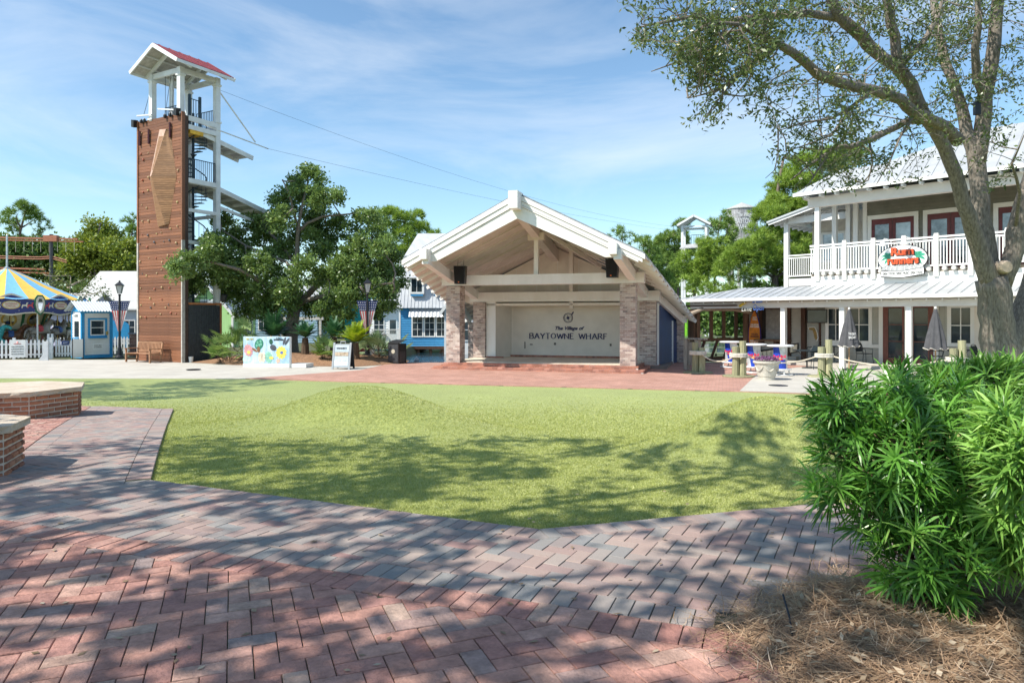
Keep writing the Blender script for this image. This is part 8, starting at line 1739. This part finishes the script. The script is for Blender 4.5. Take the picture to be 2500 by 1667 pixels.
pod_bush('dark green podocarpus bush in the pine straw bed', (2.2, 3.5), [bp(2080, 1010, 3.6, 85), bp(2180, 985, 3.7, 85), bp(2090, 1130, 3.5, 85), bp(2200, 1120, 3.4, 110), bp(2310, 1040, 3.6, 105), bp(2140, 1230, 3.5, 85), bp(2260, 1250, 3.35, 105), bp(2350, 1180, 3.4, 110), bp(2200, 1360, 3.4, 80), bp(2310, 1370, 3.3, 85), bp(2260, 1450, 3.35, 55), bp(2400, 1300, 3.5, 85), bp(2050, 980, 3.6, 50), bp(2030, 1180, 3.5, 45)], 440, PODL, .135, 3)
pod_bush('bright green podocarpus bush cut off by the right edge of the picture', (2.62, 3.3), [bp(2475, 1040, 3.1, 70), bp(2500, 1120, 3.0, 90), bp(2480, 1240, 3.1, 70), bp(2520, 1330, 3.1, 70), bp(2440, 1330, 3.3, 50)], 150, PODB, .135, 5)
pod_bush('bright podocarpus tops behind the dark bush, before the restaurant', (2.9, 4.05), [bp(2200, 945, 4.2, 34), bp(2280, 938, 4.3, 36), bp(2360, 930, 4.3, 38), bp(2440, 925, 4.3, 40), bp(2500, 925, 4.2, 40), bp(2400, 950, 4.2, 70), bp(2300, 970, 4.2, 60)], 200, PODB, .13, 9)
# ================================================================ TURF BLADES NEAR THE VIEWER
BL = leaf_mat('turf_blade', (.27, .315, .075), (.51, .54, .185), (.67, .665, .33), tr=.25, rough=.55, spec=.3)
lawn_poly_edges = [(B_, C_), (C_, D_), (D_, D2_)]
N0 = 800000; t = RNG.uniform(0, 1, N0); Yb_ = 4.75 * (19 / 4.75) ** t; Xb = RNG.uniform(-1, 1, N0) * (.77 * Yb_)
def left_of(a, b, X, Y, off): d = (b - a).normalized(); return (X - a.x) * -d.y + (Y - a.y) * d.x > off
k = (RNG.uniform(0, 1, N0) < np.clip((19 - Yb_) / 12, 0, 1)) & left_of(B_, C_, Xb, Yb_, -.012) & (~left_of(B_, A_, Xb, Yb_, .012) | (Xb < A_.x)) & (left_of(C_, D_, Xb, Yb_, -.012) | (Xb > D_.x)) & (left_of(D_, D2_, Xb, Yb_, -.012) | (Xb < D_.x))
FE = np.array([(-60, 24.25), (-17.6, 23.8), (-9.1, 23.6), (-5.32, 22.42), (2.87, 20.36), (6.47, 19.46), (8.16, 18.88), (13, 17.6), (30, 14)])
k &= Yb_ < np.interp(Xb, FE[:, 0], FE[:, 1]) - .02
k &= (Xb > A_.x) | (Yb_ > 14.46 + (A_.x - Xb) * .47 + .03) | (Xb < -60)
Xb, Yb_ = Xb[k], Yb_[k]; n = len(Xb); Zb = np.array([lawn_z(x, y) for x, y in zip(Xb, Yb_)]); a = RNG.uniform(0, 2 * pi, n); hgt = RNG.uniform(.010, .021, n); w_ = .0022 * np.maximum(1, Yb_ / 5) * RNG.uniform(.8, 1.4, n)
P = np.stack([Xb, Yb_, Zb], 1); s = np.stack([np.cos(a), np.sin(a), np.zeros(n)], 1) * w_[:, None]; lean = RNG.normal(0, .4, (n, 2)) * hgt[:, None]; tp_ = P + np.stack([lean[:, 0], lean[:, 1], hgt], 1)
o = np_mesh('grass', np.stack([P - s, P + s, tp_], 1), 3, BL, None, RNG.uniform(0, 1, n), 'stuff'); tag(o, 'short artificial turf blades of the lawn', 'grass'); print('blades', n)
